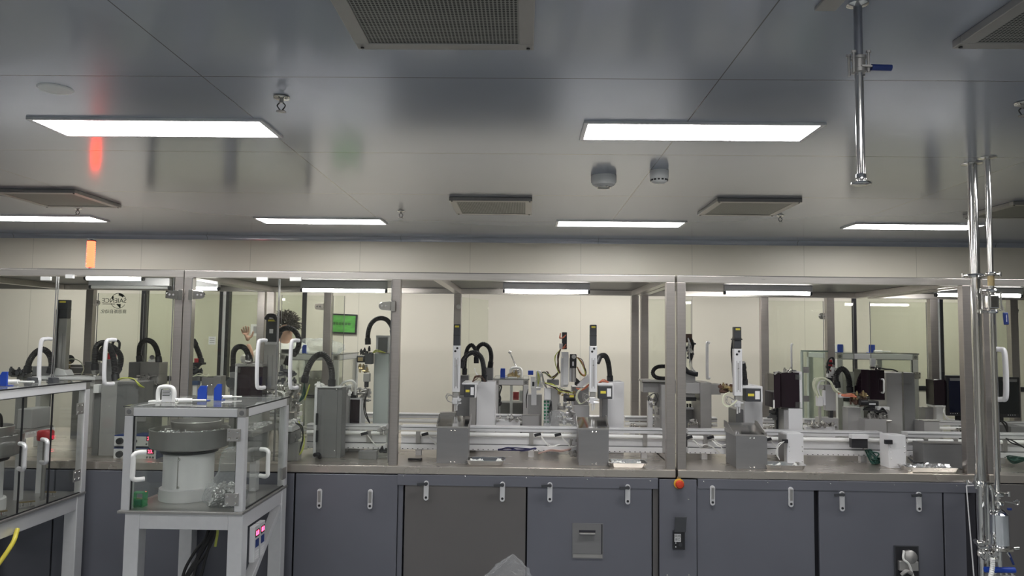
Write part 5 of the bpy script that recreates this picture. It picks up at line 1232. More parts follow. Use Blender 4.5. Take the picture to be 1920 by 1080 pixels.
MB().pb(727, 665, 731, 800, 5.46, 0.2, ZB).build('column_edge', DULL, t)
MB().pb(705, 630, 730, 662, 5.5, 0.1).build('top_frame', ALU, t, bev=0.002); MB().pb(709, 633, 726, 661, 5.49, 0.01).build('top_window', GBOX, t); MB().pb(705, 629, 731, 632, 5.47, 0.14).build('top_plate', WHITE, t)
MB().cyl(W(670, 673, 5.38), W(684, 673, 5.38), 0.026, 16).build('stepper_motor', BLACK, t); MB().pb(684, 663, 697, 683, 5.36, 0.08).build('gear_block', MOTOR, t, bev=0.004); MB().pb(671, 670, 680, 677, 5.345, 0.006).build('yellow_label', BRASS, t)
MB().pb(681, 700, 693, 716, 5.38, 0.04).build('gripper_body', DULL, t, bev=0.004); MB().pb(683, 716, 690, 726, 5.39, 0.03).build('gripper_finger', BLACK, t)
MB().cyl(W(686, 684, 5.4), W(686, 700, 5.4), 0.012, 12).build('shaft', CHROME, t)
fittings(t, 674, 655, 695, 664, 5.4, 14, 81, BLACK, 0.9); fittings(t, 674, 684, 692, 698, 5.38, 12, 82, BRASS, 0.8); fittings(t, 674, 730, 694, 752, 5.4, 26, 83, DULL, 1.0)
wpart(t, [(688, 738, 5.36), (684, 755, 5.34), (686, 775, 5.36), (695, 796, 5.38)], BLACK, 0.005, 3, 0.008, 7, 'cables')
wpart(t, [(698, 662, 5.43), (708, 658, 5.42), (722, 661, 5.44)], YGREEN, 0.004, 4, 0.008, 8, 'green_wire'); settle(t)
hose('black hose arching above the tall pale column in the left bay', [(690, 646, 5.4), (690, 625, 5.4), (696, 607, 5.42), (709, 597, 5.45), (724, 599, 5.5), (734, 612, 5.55), (737, 630, 5.55)], 0.018)
t = thing('small_monitor_box', 'small black windowed box with white rim left of the tall pale column', 'inspection box')
MB().pb(655, 747, 677, 800, 5.35, 0.15, ZB).build('box_shell', WHITE, t, bev=0.002); MB().pb(656, 749, 674, 796, 5.345, 0.004).build('dark_window', SMOKE, t); MB().pb(655, 735, 668, 746, 5.38, 0.06).build('top_block', BLACK, t)
fittings(t, 662, 728, 684, 742, 5.36, 18, 85, DULL, 0.9); settle(t)
t = thing('valve_block', 'white valve block with looped white hoses behind the dark control box', 'valve block')
MB().pb(641, 725, 652, 800, 5.3, 0.1, ZB).build('block_body', GBOXL, t, bev=0.003)
wpart(t, [(636, 725, 5.28), (645, 717, 5.26), (658, 714, 5.26), (667, 720, 5.27), (666, 740, 5.3)], WWIRE, 0.007, 3, 0.010, 9, 'white_hose'); fittings(t, 640, 722, 660, 740, 5.27, 12, 86, WPLAST, 1.0); settle(t)
# unit between door handles: big actuator
t = actuator('broad grey actuator with a black motor behind the left bay door handles', 507.5, 25, 597, 643, 730, 760, 5.45, dots=False, m_body=DULL, grp='tall grey linear actuators')
MB().pb(497, 641, 518, 646, 5.44, 0.06).build('coupling', ALU, t, bev=0.002); MB().pb(505, 617, 512, 625, 5.447, 0.002).build('rating_label', LABEL, t)
MB().tube(catmull([W(499, 598, 5.43), W(504, 592, 5.42), W(514, 593, 5.42), W(519, 600, 5.43)], 5), 0.016, 10).build('motor_cable', BLACK, t)
fittings(t, 497, 735, 516, 758, 5.43, 16, 88, CHROME, 0.9); settle(t)
hose('black hose looping right of the broad grey actuator', [(519, 632, 5.5), (526, 620, 5.5), (538, 615, 5.5), (551, 619, 5.5), (560, 634, 5.52), (559, 652, 5.55), (550, 665, 5.58)], 0.021)
hose('short black hose tail below the loop right of the broad actuator', [(542, 668, 5.6), (539, 676, 5.6), (536, 684, 5.6)], 0.018)
hose('black hose arching above the black guard box in the left bay', [(437, 698, 5.55), (437, 680, 5.55), (438, 661, 5.53), (445, 651, 5.5), (456, 651, 5.48), (464, 661, 5.46), (468, 678, 5.44)], 0.021)
t = thing('guard_box', 'black acrylic guard box left of the broad grey actuator', 'guard box', 'dark acrylic guard boxes')
MB().pb(444, 688, 492, 747, 5.35, 0.18).build('guard_panel', SMOKE, t, bev=0.003); MB().pb(440, 687, 443.6, 748, 5.34, 0.2).build('white_edge', WHITE, t); MB().pb(444, 747.5, 492, 800, 5.36, 0.16, ZB).build('guard_base', GBOXL, t)
MB().pb(441, 682, 492, 687, 5.36, 0.16).build('top_tray', DULL, t); MB().pb(443, 689, 450, 699, 5.335, 0.01).build('hinge', ACRYL, t); fittings(t, 455, 676, 490, 684, 5.36, 16, 90, DULL, 1.0); settle(t)
t = thing('swivel_motor', 'dark round motor unit left of the black guard box in the left bay', 'motor')
MB().cyl(W(434, 718, 5.4), W(434, 718, 5.5), 0.038, 20).build('motor_disc', MOTOR, t); MB().pb(430, 698, 440, 727, 5.42, 0.06).build('motor_case', GBOX, t, bev=0.004); MB().pb(430, 727, 440, 800, 5.42, 0.06, ZB).build('motor_post', GBOX, t); fittings(t, 428, 728, 440, 752, 5.42, 14, 91, DULL, 1.0); settle(t)
t = thing('mounting_plates', 'pale grey mounting plates with screws right of the left double post', 'plates')
MB().pb(377, 708, 399, 760, 5.75, 0.03, ZB).build('mounting_plate', GBOXL, t, bev=0.002); MB().pb(399, 705, 413, 762, 5.72, 0.1, ZB).build('side_plate', DULL, t, bev=0.002)
screws(t, [(389, 724), (397, 722), (389, 734), (367, 726)], 5.75, 0.006); MB().pb(359, 714, 372, 722, 5.68, 0.04).build('blue_block', mat('slate_blue', (0.06, 0.10, 0.2), 0.5), t, bev=0.003); MB().pb(361, 722, 369, 750, 5.69, 0.04, ZB).build('white_post', WPLAST, t)
wpart(t, [(362, 706, 5.7), (375, 702, 5.68), (386, 705, 5.68), (392, 702, 5.7)], PALEW, 0.004, 4, 0.012, 10, 'pale_wires'); settle(t)
hose('black hose partly hidden by the left double post', [(361, 638, 5.85), (368, 650, 5.85), (375, 668, 5.85), (377, 683, 5.85)], 0.021)
t = thing('head_unit', 'dark gripper head under the hose beside the left double post', 'gripper')
fittings(t, 360, 683, 378, 700, 5.82, 26, 92, MOTOR, 1.1); MB().pb(361, 680, 378, 684, 5.8, 0.08).build('head_plate', BLACK, t); MB().pb(364, 672, 372, 680, 5.82, 0.04).build('red_cap', RED, t, bev=0.003); MB().pb(361, 700, 370, 720, 5.85, 0.05, ZB).build('head_post', GBOX, t); settle(t)
# cluster right of the station: track rails behind the station
t = thing('feed_rail', 'long aluminium feed rail with white parts leading from the near station into the machine', 'feed rail')
a, c = W(535, 805, 4.86), W(566, 782, 5.15)
MB().bar((a.x, 4.86, a.z), (c.x-0.03, 5.13, a.z), 0.09, 0.035).build('rail_body', ALU, t, bev=0.002)
MB().bar((a.x, 4.86, a.z-0.06), (c.x-0.03, 5.13, a.z-0.06), 0.07, 0.07).build('rail_drive', GBOX, t, bev=0.003)
rnd = random.Random(12); b = MB()
for k in range(60):
    q = k/60; b.obox((a.x+(c.x-0.03-a.x)*q+rnd.uniform(-.035, .035), 4.86+0.27*q, a.z+0.018+rnd.uniform(0.003, 0.02)), (0.007, 0, 0), (0, 0.004, 0.002), (0, 0, 0.004))
o = b.build('rail_parts', PARTS, t); o['kind'] = 'stuff'
MB().box(a.x-0.0, a.x+0.07, 4.92, 5.0, ZB, a.z-0.095).build('rail_post', GBOXL, t, bev=0.002); fittings(t, 532, 815, 560, 860, 4.95, 30, 95, DULL, 1.2); fittings(t, 535, 818, 548, 862, 4.94, 16, 96, BLACK, 1.1)
wpart(t, [(560, 790, 5.0), (568, 810, 4.98), (572, 828, 4.97), (566, 845, 4.96), (556, 858, 4.95)], YGREEN, 0.004, 2, 0.008, 11, 'green_wire'); wpart(t, [(552, 792, 5.0), (565, 800, 4.98), (569, 822, 4.97), (560, 850, 4.95)], BLACK, 0.006, 2, 0.006, 12, 'black_cable'); settle(t)
t = thing('gripper_cluster', 'dense cluster of silver fittings and tubes between the door handle and the dark control box', 'gripper')
fittings(t, 520, 720, 560, 775, 5.25, 90, 97, DULL, 1.3); fittings(t, 520, 720, 560, 775, 5.2, 36, 98, CHROME, 1.1); fittings(t, 522, 690, 556, 722, 5.35, 30, 99, MOTOR, 1.1)
MB().pb(524, 750, 558, 768, 5.28, 0.06).build('cluster_block', ALU, t, bev=0.004); MB().pb(532, 768, 552, 800, 5.28, 0.06, ZB).build('cluster_post', DULL, t)
wpart(t, [(520, 733, 5.2), (530, 736, 5.18), (534, 745, 5.18), (528, 752, 5.2)], WWIRE, 0.004, 3, 0.008, 13, 'white_tube'); wpart(t, [(571, 718, 5.15), (570, 740, 5.18), (562, 752, 5.2)], GREENB, 0.006, 3, 0.010, 14, 'teal_tube'); wpart(t, [(580, 722, 5.12), (576, 735, 5.15), (571, 750, 5.18)], YGREEN, 0.005, 3, 0.008, 15, 'green_tube'); settle(t)
# extra fittings and wiring seen around the open bay
t = thing('manifold_block', 'row of pale fittings and tubes behind the front conveyor under the white column', 'fittings')
MB().pb(930, 788, 975, 800, 5.55, 0.05, ZB).build('manifold_bar', WHITE, t, bev=0.002); fittings(t, 930, 782, 976, 790, 5.53, 26, 201, CHROME, 0.9); settle(t)
t = thing('manifold_block', 'row of small fittings behind the front conveyor right of the double post', 'fittings')
MB().pb(1292, 795, 1310, 806, 5.55, 0.05, ZB).build('manifold_bar', DULL, t, bev=0.002); fittings(t, 1292, 786, 1310, 796, 5.53, 16, 202, CHROME, 0.9); settle(t)
t = thing('manifold_block', 'row of small fittings on the rail between the black guard boxes', 'fittings')
MB().pb(1512, 800, 1566, 808, 5.55, 0.05, ZB).build('manifold_bar', WHITE, t, bev=0.002); fittings(t, 1512, 792, 1566, 801, 5.53, 30, 203, CHROME, 0.9); settle(t)
# ---- right machine
t = thing('guard_box', 'black acrylic guard box with clear hinges on a white pedestal, right of the third actuator', 'guard box', 'dark acrylic guard boxes')
Y = 5.35
MB().pb(1464, 699, 1499, 765, Y, 0.16).build('guard_panel', SMOKE, t, bev=0.003); MB().pb(1451, 701, 1463.6, 765, Y-0.06, 0.2).build('side_panel', SMOKE, t, bev=0.002)
MB().pb(1449, 699, 1452, 765, Y+0.15, 0.02).build('rear_panel', SMOKE, t)
for py in (702, 754): MB().pb(1492, py, 1502, py+10, Y-0.012, 0.011).build('clear_hinge', ACRYL, t, bev=0.001)
MB().pb(1499.5, 697, 1504, 765, Y, 0.16).build('white_edge', WHITE, t); MB().tube(catmull([W(1452, 702, Y-0.07), W(1458, 697, Y-0.07), W(1464, 699, Y-0.03)], 5), 0.006, 8).build('rim_tube', DULL, t)
fittings(t, 1470, 694, 1492, 699, Y+0.03, 12, 101, CHROME, 1.0); MB().pb(1450, 750, 1452.5, 765, Y-0.07, 0.006).build('white_handle', WPLAST, t)
MB().pb(1479, 766, 1505, 815, Y, 0.16, ZB).build('pedestal_column', WHITE, t, bev=0.002); MB().pb(1470, 768, 1479, 810, Y+0.02, 0.12, ZB).build('pedestal_side', GBOXL, t); settle(t)
t = thing('pedestal', 'white front pedestal with small screws below the left black guard box', 'pedestal', 'robot pedestals')
MB().pb(1476, 813, 1507, 874, 4.98, 0.12, ZB).build('column', WHITE, t, bev=0.002); MB().pb(1470, 815, 1476, 872, 4.99, 0.11, ZB).build('column_side', DULL, t)
screws(t, [(1480, 838), (1504, 838), (1480, 846), (1504, 846), (1481, 858), (1504, 866)], 4.98, 0.0035); MB().pb(1468, 824, 1478, 831, 4.96, 0.02).build('connector', BLACK, t, bev=0.002)
wpart(t, [(1470, 828, 4.95), (1461, 834, 4.94), (1457, 848, 4.94), (1462, 862, 4.95)], WWIRE, 0.004, 2, 0.006, 3, 'cable'); settle(t)
t = thing('pedestal', 'white front pedestal with small screws left of the wide low steel box', 'pedestal', 'robot pedestals')
MB().pb(1666, 816, 1699, 876, 4.98, 0.12, ZB).build('column', WHITE, t, bev=0.002); screws(t, [(1670, 838), (1696, 838), (1670, 848), (1696, 848), (1671, 860), (1696, 868)], 4.98, 0.0035)
MB().pb(1660, 825, 1674, 833, 4.96, 0.02).build('connector', BLACK, t, bev=0.002); settle(t)
wire('corner_cable', 'black cable lying between the screwed pedestal and the low steel box', [(1703, 858, 4.98), (1712, 866, 4.92), (1722, 869, 4.92), (1731, 867, 4.95)], BLACK, 0.005, 2, 0.006, 4)
t = thing('gripper_unit', 'small dark gripper under the left black guard box', 'gripper')
fittings(t, 1442, 768, 1460, 785, 5.5, 22, 103, GBOX, 1.1); MB().pb(1455, 765, 1462, 790, 5.5, 0.04, ZB).build('gripper_post', MOTOR, t, bev=0.002); settle(t)
# glass leaf with frame (greenish) standing behind
t = thing('swing_window', 'tall greenish glass leaf with clear hinges standing between the black guard boxes', 'glass panel')
MB().pb(1504, 657, 1553, 776, 6.02, 0.01, ZB).build('glass_leaf', glass('sea_green_glass', (0.87, 0.91, 0.88)), t)
MB().pb(1504, 657, 1553, 659.5, 6.0, 0.03).build('leaf_edge', mat('green_edge', (0.16, 0.22, 0.19), 0.3), t); MB().pb(1504, 659.5, 1507, 776, 6.0, 0.03, ZB).build('leaf_stile', mat('green_stile', (0.36, 0.42, 0.38), 0.3), t)
for py in (688, 742): MB().pb(1506, py, 1517, py+11, 5.995, 0.005).build('clear_hinge', GBOXL, t)
settle(t)
t = thing('linear_actuator', 'short grey plate actuator with arching pale cables between the black guard boxes', 'linear actuator', 'short grey actuators')
Y = 5.6
MB().pb(1548, 722, 1567, 770, Y, 0.05).build('actuator_body', GBOXL, t, bev=0.003); MB().pb(1544, 732, 1548, 760, Y-0.01, 0.03).build('slider_strip', WHITE, t); MB().cyl(W(1540, 726, Y), W(1540, 726, Y+0.04), 0.018, 14).build('pulley', DULL, t)
MB().pb(1533, 743, 1543, 762, Y-0.03, 0.04).build('gripper_body', WHITE, t, bev=0.003); MB().pb(1536, 763, 1540, 790, Y-0.02, 0.02, ZB).build('gripper_post', DULL, t)
MB().pb(1540, 784, 1572, 789, Y-0.02, 0.12, ZB).build('actuator_foot', GBOXL, t, bev=0.002); MB().pb(1556, 770, 1562, 784, Y, 0.03).build('black_pin', BLACK, t)
wpart(t, [(1534, 745, Y-0.04), (1526, 725, Y-0.04), (1529, 712, Y-0.05), (1542, 708, Y-0.05), (1556, 716, Y-0.05), (1566, 730, Y-0.05), (1576, 738, Y-0.05)], PALEW, 0.006, 4, 0.008, 5, 'pale_hoses')
wpart(t, [(1538, 744, Y-0.04), (1533, 728, Y-0.04), (1537, 716, Y-0.05), (1546, 714, Y-0.05)], WWIRE, 0.005, 2, 0.006, 6, 'white_hose'); settle(t)
t = thing('mast_unit', 'slim mast with red and white fittings beside the black hose in the right machine', 'gripper')
MB().pb(1555, 675, 1561, 700, 5.72, 0.03).build('red_hose', RED, t, bev=0.004); fittings(t, 1551, 690, 1563, 706, 5.68, 18, 105, WPLAST, 1.0); fittings(t, 1551, 678, 1560, 720, 5.70, 14, 106, BLACK, 1.0); MB().pb(1555, 700, 1562, 790, 5.75, 0.04, ZB).build('mast_post', MOTOR, t)
wpart(t, [(1553, 700, 5.68), (1551, 685, 5.68), (1555, 673, 5.68), (1562, 672, 5.68), (1564, 684, 5.68)], BLACK, 0.006, 2, 0.005, 6, 'cable'); settle(t)
hose('black hose arching in front of the far station in the right machine', [(1570, 727, 5.65), (1568, 706, 5.65), (1575, 693, 5.65), (1584, 694, 5.66), (1591, 708, 5.68), (1594, 735, 5.7)], 0.021)
t = thing('arm_gripper', 'brown and black stepper gripper reaching left of the second black guard box', 'gripper')
fittings(t, 1595, 738, 1620, 758, 5.5, 26, 107, BROWN, 1.2); MB().cyl(W(1612, 754, 5.46), W(1626, 755, 5.46), 0.022, 16).build('stepper_motor', BLACK, t); fittings(t, 1598, 736, 1622, 748, 5.46, 12, 108, BRASS, 0.9)
wpart(t, [(1572, 738, 5.55), (1584, 742, 5.52), (1596, 741, 5.5), (1606, 744, 5.47)], PINKW, 0.005, 4, 0.010, 7, 'red_wires'); MB().pb(1574, 739, 1596, 746, 5.53, 0.03).build('arm_bar', ALU, t, bev=0.002)
MB().pb(1590, 764, 1614, 795, 5.6, 0.1, ZB).build('arm_base', GBOXL, t, bev=0.003); settle(t)
t = thing('guard_box', 'second black acrylic guard box with a white handle, in front of the far right station', 'guard box', 'dark acrylic guard boxes')
Y = 5.62
MB().pb(1630, 694, 1659, 750, Y, 0.12).build('guard_panel', SMOKE, t, bev=0.003); MB().pb(1615, 693, 1629.6, 744, Y-0.05, 0.12).build('side_panel', SMOKE, t, bev=0.002)
small_pull(t, W(1653, 711, Y-0.0005), W(1653, 736, Y-0.0005), (0, -0.035, 0), 0.006, WPLAST)
MB().pb(1628, 752, 1648, 770, Y+0.01, 0.08, ZB).build('lens_block', BLACK, t, bev=0.003); MB().pb(1630, 756, 1642, 759, Y+0.005, 0.004).build('camera_label', LABEL, t)
fittings(t, 1632, 686, 1650, 693, Y+0.03, 14, 109, CHROME, 1.1); wpart(t, [(1650, 690, Y), (1662, 692, Y), (1673, 693, Y), (1683, 697, Y+0.06)], BLACK, 0.006, 2, 0.004, 9, 'cable')
MB().pb(1634, 672, 1642, 687, Y+0.03, 0.03).build('hanger', ALU, t); settle(t)
t = thing('control_cabinet', 'tall steel box with a dark right half right of the second black guard box', 'control box', 'tall control boxes')
Y = 5.74
MB().pb(1663, 699, 1692, 808, Y, 0.3, ZB).build('steel_shell', GBOXL, t, bev=0.003); MB().pb(1692, 697, 1695, 808, Y-0.004, 0.3, ZB).build('bright_edge', CHROME, t); MB().pb(1695, 699, 1716, 808, Y, 0.28, ZB).build('dark_side', GBOX, t, bev=0.002); settle(t)
t = thing('wire_cluster', 'tangle of black cables and small fittings beneath the second black guard box', 'cables')
fittings(t, 1625, 770, 1665, 790, 5.52, 40, 111, DULL, 1.1); wpart(t, [(1618, 768, 5.5), (1632, 766, 5.48), (1644, 772, 5.48), (1655, 768, 5.5), (1662, 776, 5.5)], BLACK, 0.006, 5, 0.014, 10, 'black_cables')
MB().pb(1648, 763, 1668, 770, 5.54, 0.06).build('white_tray', WHITE, t); MB().pb(1622, 786, 1662, 792, 5.5, 0.1, ZB).build('cluster_base', GBOXL, t); settle(t)
# monitors
def monitor(label, a, b_, c, d, Y, m, mark):
    t = thing('monitor', label, 'monitor', 'black monitors at the rear of the bench')
    MB().pb(a, b_, c, d, Y, 0.035).build('bezel', BLACK, t, bev=0.005)
    s = MB().pb(a+4, b_+7, c-3, d-7, Y-0.0015, 0.001).build('screen', m, t)
    MB().pb(mark[0], mark[1], mark[2], mark[3], Y-0.0028, 0.001).build('title_bar', GBOX, s)
    b = MB()
    for k in range(4): b.pb(mark[4]+k*4.2, d-5.4, mark[4]+1.3+k*4.2, d-4, Y-0.0012, 0.001)
    b.build('button_lights', LABEL, t)
    mx = (a+c)/2; p = W(mx, d, Y)
    MB().box(p.x-0.03, p.x+0.03, Y+0.04, Y+0.07, ZB, p.z+0.12).build('stand_neck', BLACK, t); MB().box(p.x-0.1, p.x+0.1, Y-0.03, Y+0.12, ZB, ZB+0.012).build('stand_foot', BLACK, t); settle(t)
monitor('black monitor with a pale bar at its top, left of the thick post at right', 1776, 704, 1838, 780, 6.0, SCREENB, (1781, 709, 1808, 714, 1782))
monitor('black monitor behind the right glass door handle', 1848, 707, 1913, 783, 5.98, SCREEN, (1880, 711, 1907, 716, 1890))
t = thing('dark_camera_box', 'dark box standing just left of the left monitor', 'box'); MB().pb(1751, 712, 1774, 760, 6.02, 0.12).build('box_shell', SMOKE, t, bev=0.003)
MB().pb(1756, 761, 1768, 780, 6.05, 0.06, ZB).build('box_post', WPLAST, t); MB().pb(1753, 760, 1773, 763.5, 6.02, 0.12).build('box_base', WPLAST, t); settle(t)
wire('white_cable', 'white cable curling under the left monitor', [(1770, 765, 5.95), (1771, 775, 5.9), (1778, 785, 5.9), (1790, 787, 5.92)], WWIRE, 0.006, 2, 0.006, 3)
wire('black_cable', 'black looping cables beside the right monitor stand', [(1845, 800, 5.8), (1850, 786, 5.75), (1862, 795, 5.72), (1872, 812, 5.7)], RUBBER, 0.007, 3, 0.03, 5)
wire('black_cable', 'black cable arch right of the slim steel pipe', [(1866, 798, 5.6), (1874, 790, 5.6), (1884, 796, 5.6), (1889, 812, 5.6)], RUBBER, 0.008, 2, 0.012, 6)
bin_box('dark flat box at the right edge behind the glass door', 1896, 800, 1925, 812, 5.6, 0.15, GBOX, lip=False, z0=ZB)

# ---- left machine
t = actuator('tallest dark grey actuator with a large black motor in the left machine', 114, 22, 562, 597, 704, 730, 5.35, dots=False, grip=False, m_body=DULL, grp='tall grey linear actuators')
MB().box(W(101, 650, 5.33).x, W(105, 650, 5.33).x, 5.33, 5.39, W(102, 702, 5.33).z, W(102, 580, 5.33).z).build('cable_strip', BLACK, t, bev=0.003)
MB().prism([(W(93, 705, 5.34).x, W(93, 705, 5.34).z), (W(127, 704, 5.34).x, W(127, 704, 5.34).z), (W(122, 694, 5.34).x, W(122, 694, 5.34).z), (W(106, 694, 5.34).x, W(106, 690, 5.34).z)], 5.33, 5.42).build('foot_bracket', WHITE, t, bev=0.002)
settle(t)
t = thing('gantry', 'low pale gantry table carrying the tallest actuator in the left machine', 'gantry')
MB().pb(60, 706, 178, 712, 5.32, 0.22).build('table_plate', WHITE, t, bev=0.002); MB().pb(60, 712, 178, 724, 5.34, 0.18).build('table_beam', GBOXL, t, bev=0.003)
for a in (66, 164): MB().pb(a, 724, a+9, 800, 5.36, 0.12, ZB).build('table_leg', GBOXL, t, bev=0.002)
settle(t)
t = thing('slide_unit', 'grey rail unit with a small black fan beside the tallest actuator', 'slide'); MB().pb(128, 684, 158, 700, 5.75, 0.08).build('rail_block', GBOX, t, bev=0.003); MB().pb(128, 688, 156, 690, 5.745, 0.004).build('rail_groove', WHITE, t); MB().pb(158, 678, 175, 701, 5.74, 0.1).build('end_block', GBOX, t, bev=0.003)
MB().cyl(W(130, 674, 5.7), W(130, 674, 5.74), 0.036, 18).build('fan', BLACK, t); MB().pb(136, 701, 150, 760, 5.78, 0.06, ZB).build('slide_post', GBOX, t)
wpart(t, [(122, 676, 5.6), (135, 672, 5.6), (150, 677, 5.62), (157, 690, 5.64), (153, 702, 5.68)], PALEW, 0.005, 1, 0.004, 3, 'pale_tube'); fittings(t, 120, 676, 134, 700, 5.68, 16, 121, BRASS, 1.0); settle(t)
t = thing('slide_unit', 'dark horizontal slide unit left of the tallest actuator', 'slide'); MB().pb(60, 687, 94, 703, 5.45, 0.08).build('slide_rail', GBOX, t, bev=0.003); fittings(t, 20, 694, 52, 703, 5.42, 26, 122, MOTOR, 1.3); MB().pb(20, 700, 60, 707, 5.45, 0.08).build('slide_base', GBOX, t); MB().pb(30, 707, 42, 760, 5.47, 0.06, ZB).build('slide_post', GBOX, t); MB().pb(76, 703, 86, 705.6, 5.46, 0.06).build('slide_spacer', GBOX, t); settle(t)
hose('broad black hose arch at the far left beside the tallest actuator', [(51, 698, 5.3), (55, 678, 5.3), (66, 662, 5.3), (80, 655, 5.3), (92, 664, 5.3), (97, 682, 5.3), (94, 700, 5.3)], 0.022)
hose('black hose rising left of the tall door handle in the left machine', [(178, 694, 5.3), (178, 670, 5.3), (181, 650, 5.3), (192, 643, 5.3), (204, 650, 5.28), (213, 672, 5.26), (217, 714, 5.24)], 0.022)
hose('black hose curling right behind the tall door handle in the left machine', [(187, 676, 5.4), (191, 658, 5.4), (202, 648, 5.4), (216, 654, 5.4), (226, 668, 5.4), (225, 686, 5.38), (217, 700, 5.36)], 0.021)
hose('thin upright black cable loop behind the pair of hoses in the left machine', [(210, 652, 5.6), (212, 642, 5.6), (218, 638, 5.6), (224, 643, 5.6), (223, 655, 5.6)], 0.010, cuffs=False)
t = thing('motor_unit', 'grey motor with a dark red cap between the two hoses of the left machine', 'motor')
MB().pb(199, 674, 212, 716, 5.42, 0.08).build('motor_case', GBOX, t, bev=0.004); MB().pb(201, 662, 211, 674, 5.43, 0.06).build('red_cap', RED, t, bev=0.004); MB().pb(186, 680, 199, 712, 5.45, 0.06, ZB).build('motor_post', GBOXL, t, bev=0.003); fittings(t, 172, 686, 186, 712, 5.38, 20, 123, DULL, 1.0); settle(t)
t = pedestal('dark grey control box with a pale left side behind the two feeder stations', 217, 716, 258, 862, 5.0, 0.2, GBOX, name='control_cabinet', grp='tall control boxes', z0=ZB)
MB().box(W(187, 790, 5.0).x, W(216.8, 790, 5.0).x, 5.0, 5.2, ZB, W(200, 717, 5.0).z).build('white_side', GBOXL, t, bev=0.003)
MB().pb(175, 721, 185, 737, 4.99, 0.05).build('switch_box', LABEL, t, bev=0.002); MB().pb(174, 737, 186, 860, 5.02, 0.1, ZB).build('narrow_post', GBOX, t)
screws(t, [(222, 722), (250, 724)], 5.0); wpart(t, [(222, 712, 4.98), (234, 708, 4.97), (248, 712, 4.97), (262, 722, 4.97), (270, 726, 5.0)], YGREEN, 0.005, 3, 0.008, 4, 'green_wire')
wpart(t, [(240, 708, 4.99), (252, 714, 4.97), (264, 722, 4.99)], BLACK, 0.008, 1, 0.003, 5, 'black_cable'); settle(t)
t = thing('control_box', 'grey box with a black hose on top, left of the left double post', 'grey box', 'grey boxes behind the columns')
MB().pb(241, 679, 262, 709, 5.72, 0.1).build('left_face', GBOX, t, bev=0.002); MB().pb(262, 679, 298, 721, 5.7, 0.14).build('main_case', DULL, t, bev=0.003); MB().pb(272, 722, 292, 765, 5.72, 0.12, ZB).build('box_column', GBOX, t, bev=0.003)
fittings(t, 260, 704, 296, 722, 5.66, 34, 124, DULL, 1.1); MB().cyl(W(285, 670, 5.74), W(285, 670, 5.8), 0.018, 14).build('gauge', GBOX, t); MB().pb(278, 674, 292, 679, 5.74, 0.05).build('gauge_foot', WPLAST, t); fittings(t, 262, 722, 270, 752, 5.66, 12, 125, CHROME, 0.9); settle(t)
hose('black hose arching over the grey box left of the left double post', [(262, 678, 5.8), (261, 660, 5.8), (264, 645, 5.8), (275, 638, 5.8), (287, 643, 5.78), (295, 658, 5.76), (298, 680, 5.74)], 0.021)
bin_box('dark upright panel just left of the left double post', 322, 682, 332, 760, 5.9, 0.1, GBOX, lip=False, z0=ZB)
# ---- far side feeder stations
def far_station(label, a, b_, c, Y, dep, zbot=0.7):
    x0, x1 = W(a, b_+20, Y).x, W(c, b_+20, Y).x; z1 = W((a+c)/2, b_, Y).z
    return station(label, x0, x1, Y, Y+dep, zbot, z1, grp='far aluminium feeder stations'), x0, x1, z1
Yq = 6.55
fs, fx0, fx1, fz1 = far_station('far feeder station behind the left bay, topped with a plastic bag and blue brackets', 524, 665, 634, Yq, 0.8); settle(fs)
bowl_feeder('bowl feeder inside the far left-bay station', (fx0+fx1)/2, Yq+0.4, 0.7125, 1.25, 0.2, 0.13, 'far bowl feeders')
o = film_bag('', '', (W(600, 655, 6.9).x, 6.9, fz1+0.009), [(0.20, 0, 0), (0.24, 0.03, 0), (0.21, 0.08, 0), (0.13, 0.115, -0.03), (0.04, 0.13, -0.04)], 0.6, 33, amp=0.14)
one(o, 'film_bag', FILM, 'crumpled clear plastic bag on top of the far station behind the left bay', 'plastic bag')
blue_bracket(566, 574, 648, 664, 6.62, fz1+0.0095, 'small blue bracket left of the plastic bag on the far left-bay station'); blue_bracket(612, 621, 647, 663, 6.68, fz1+0.0095, 'small blue bracket in front of the rear post on the far left-bay station', 0.1)
bin_box('grey flat case on the far station left of the plastic bag', 527, 655, 553, 664.5, 6.6, 0.12, MOTOR, name='flat_case', lip=False, z0=fz1+0.0095)
fs, fx0, fx1, fz1 = far_station('far feeder station behind the open bay between column and camera station', 925, 712, 991, Yq, 0.6); settle(fs)
MBt = thing('tooling_cluster', 'dark tubing and red label inside the far station behind the open bay', 'tooling')
xx = (fx0+fx1)/2
wpart(MBt, [(928, 722, 6.7), (936, 730, 6.72), (928, 742, 6.7), (936, 752, 6.7), (930, 765, 6.7)], BLACK, 0.012, 5, 0.03, 3, 'black_cables')
wpart(MBt, [(928, 722, 6.68), (936, 726, 6.68), (934, 733, 6.68), (928, 734, 6.68)], WWIRE, 0.006, 2, 0.008, 4, 'white_tube')
MB().pb(956, 716, 961, 790, 6.62, 0.03, 0.713).build('centre_post', ALU, MBt); MB().pb(962, 735, 973, 750, 6.75, 0.03).build('red_panel', RED, MBt); MB().pb(974, 732, 982, 752, 6.72, 0.02).build('paper_label', LABEL, MBt); MB().pb(938, 755, 984, 790, 6.8, 0.2, 0.713).build('machine_block', GBOX, MBt, bev=0.005); settle(MBt)
blue_bracket(938, 947, 692, 709, 6.7, fz1+0.0095, 'square blue bracket on the far station behind the open bay', 0.05)
white_clip(967, 6.75, fz1+0.0095, 'white looped handle on the far station behind the open bay', 20, 0.085)
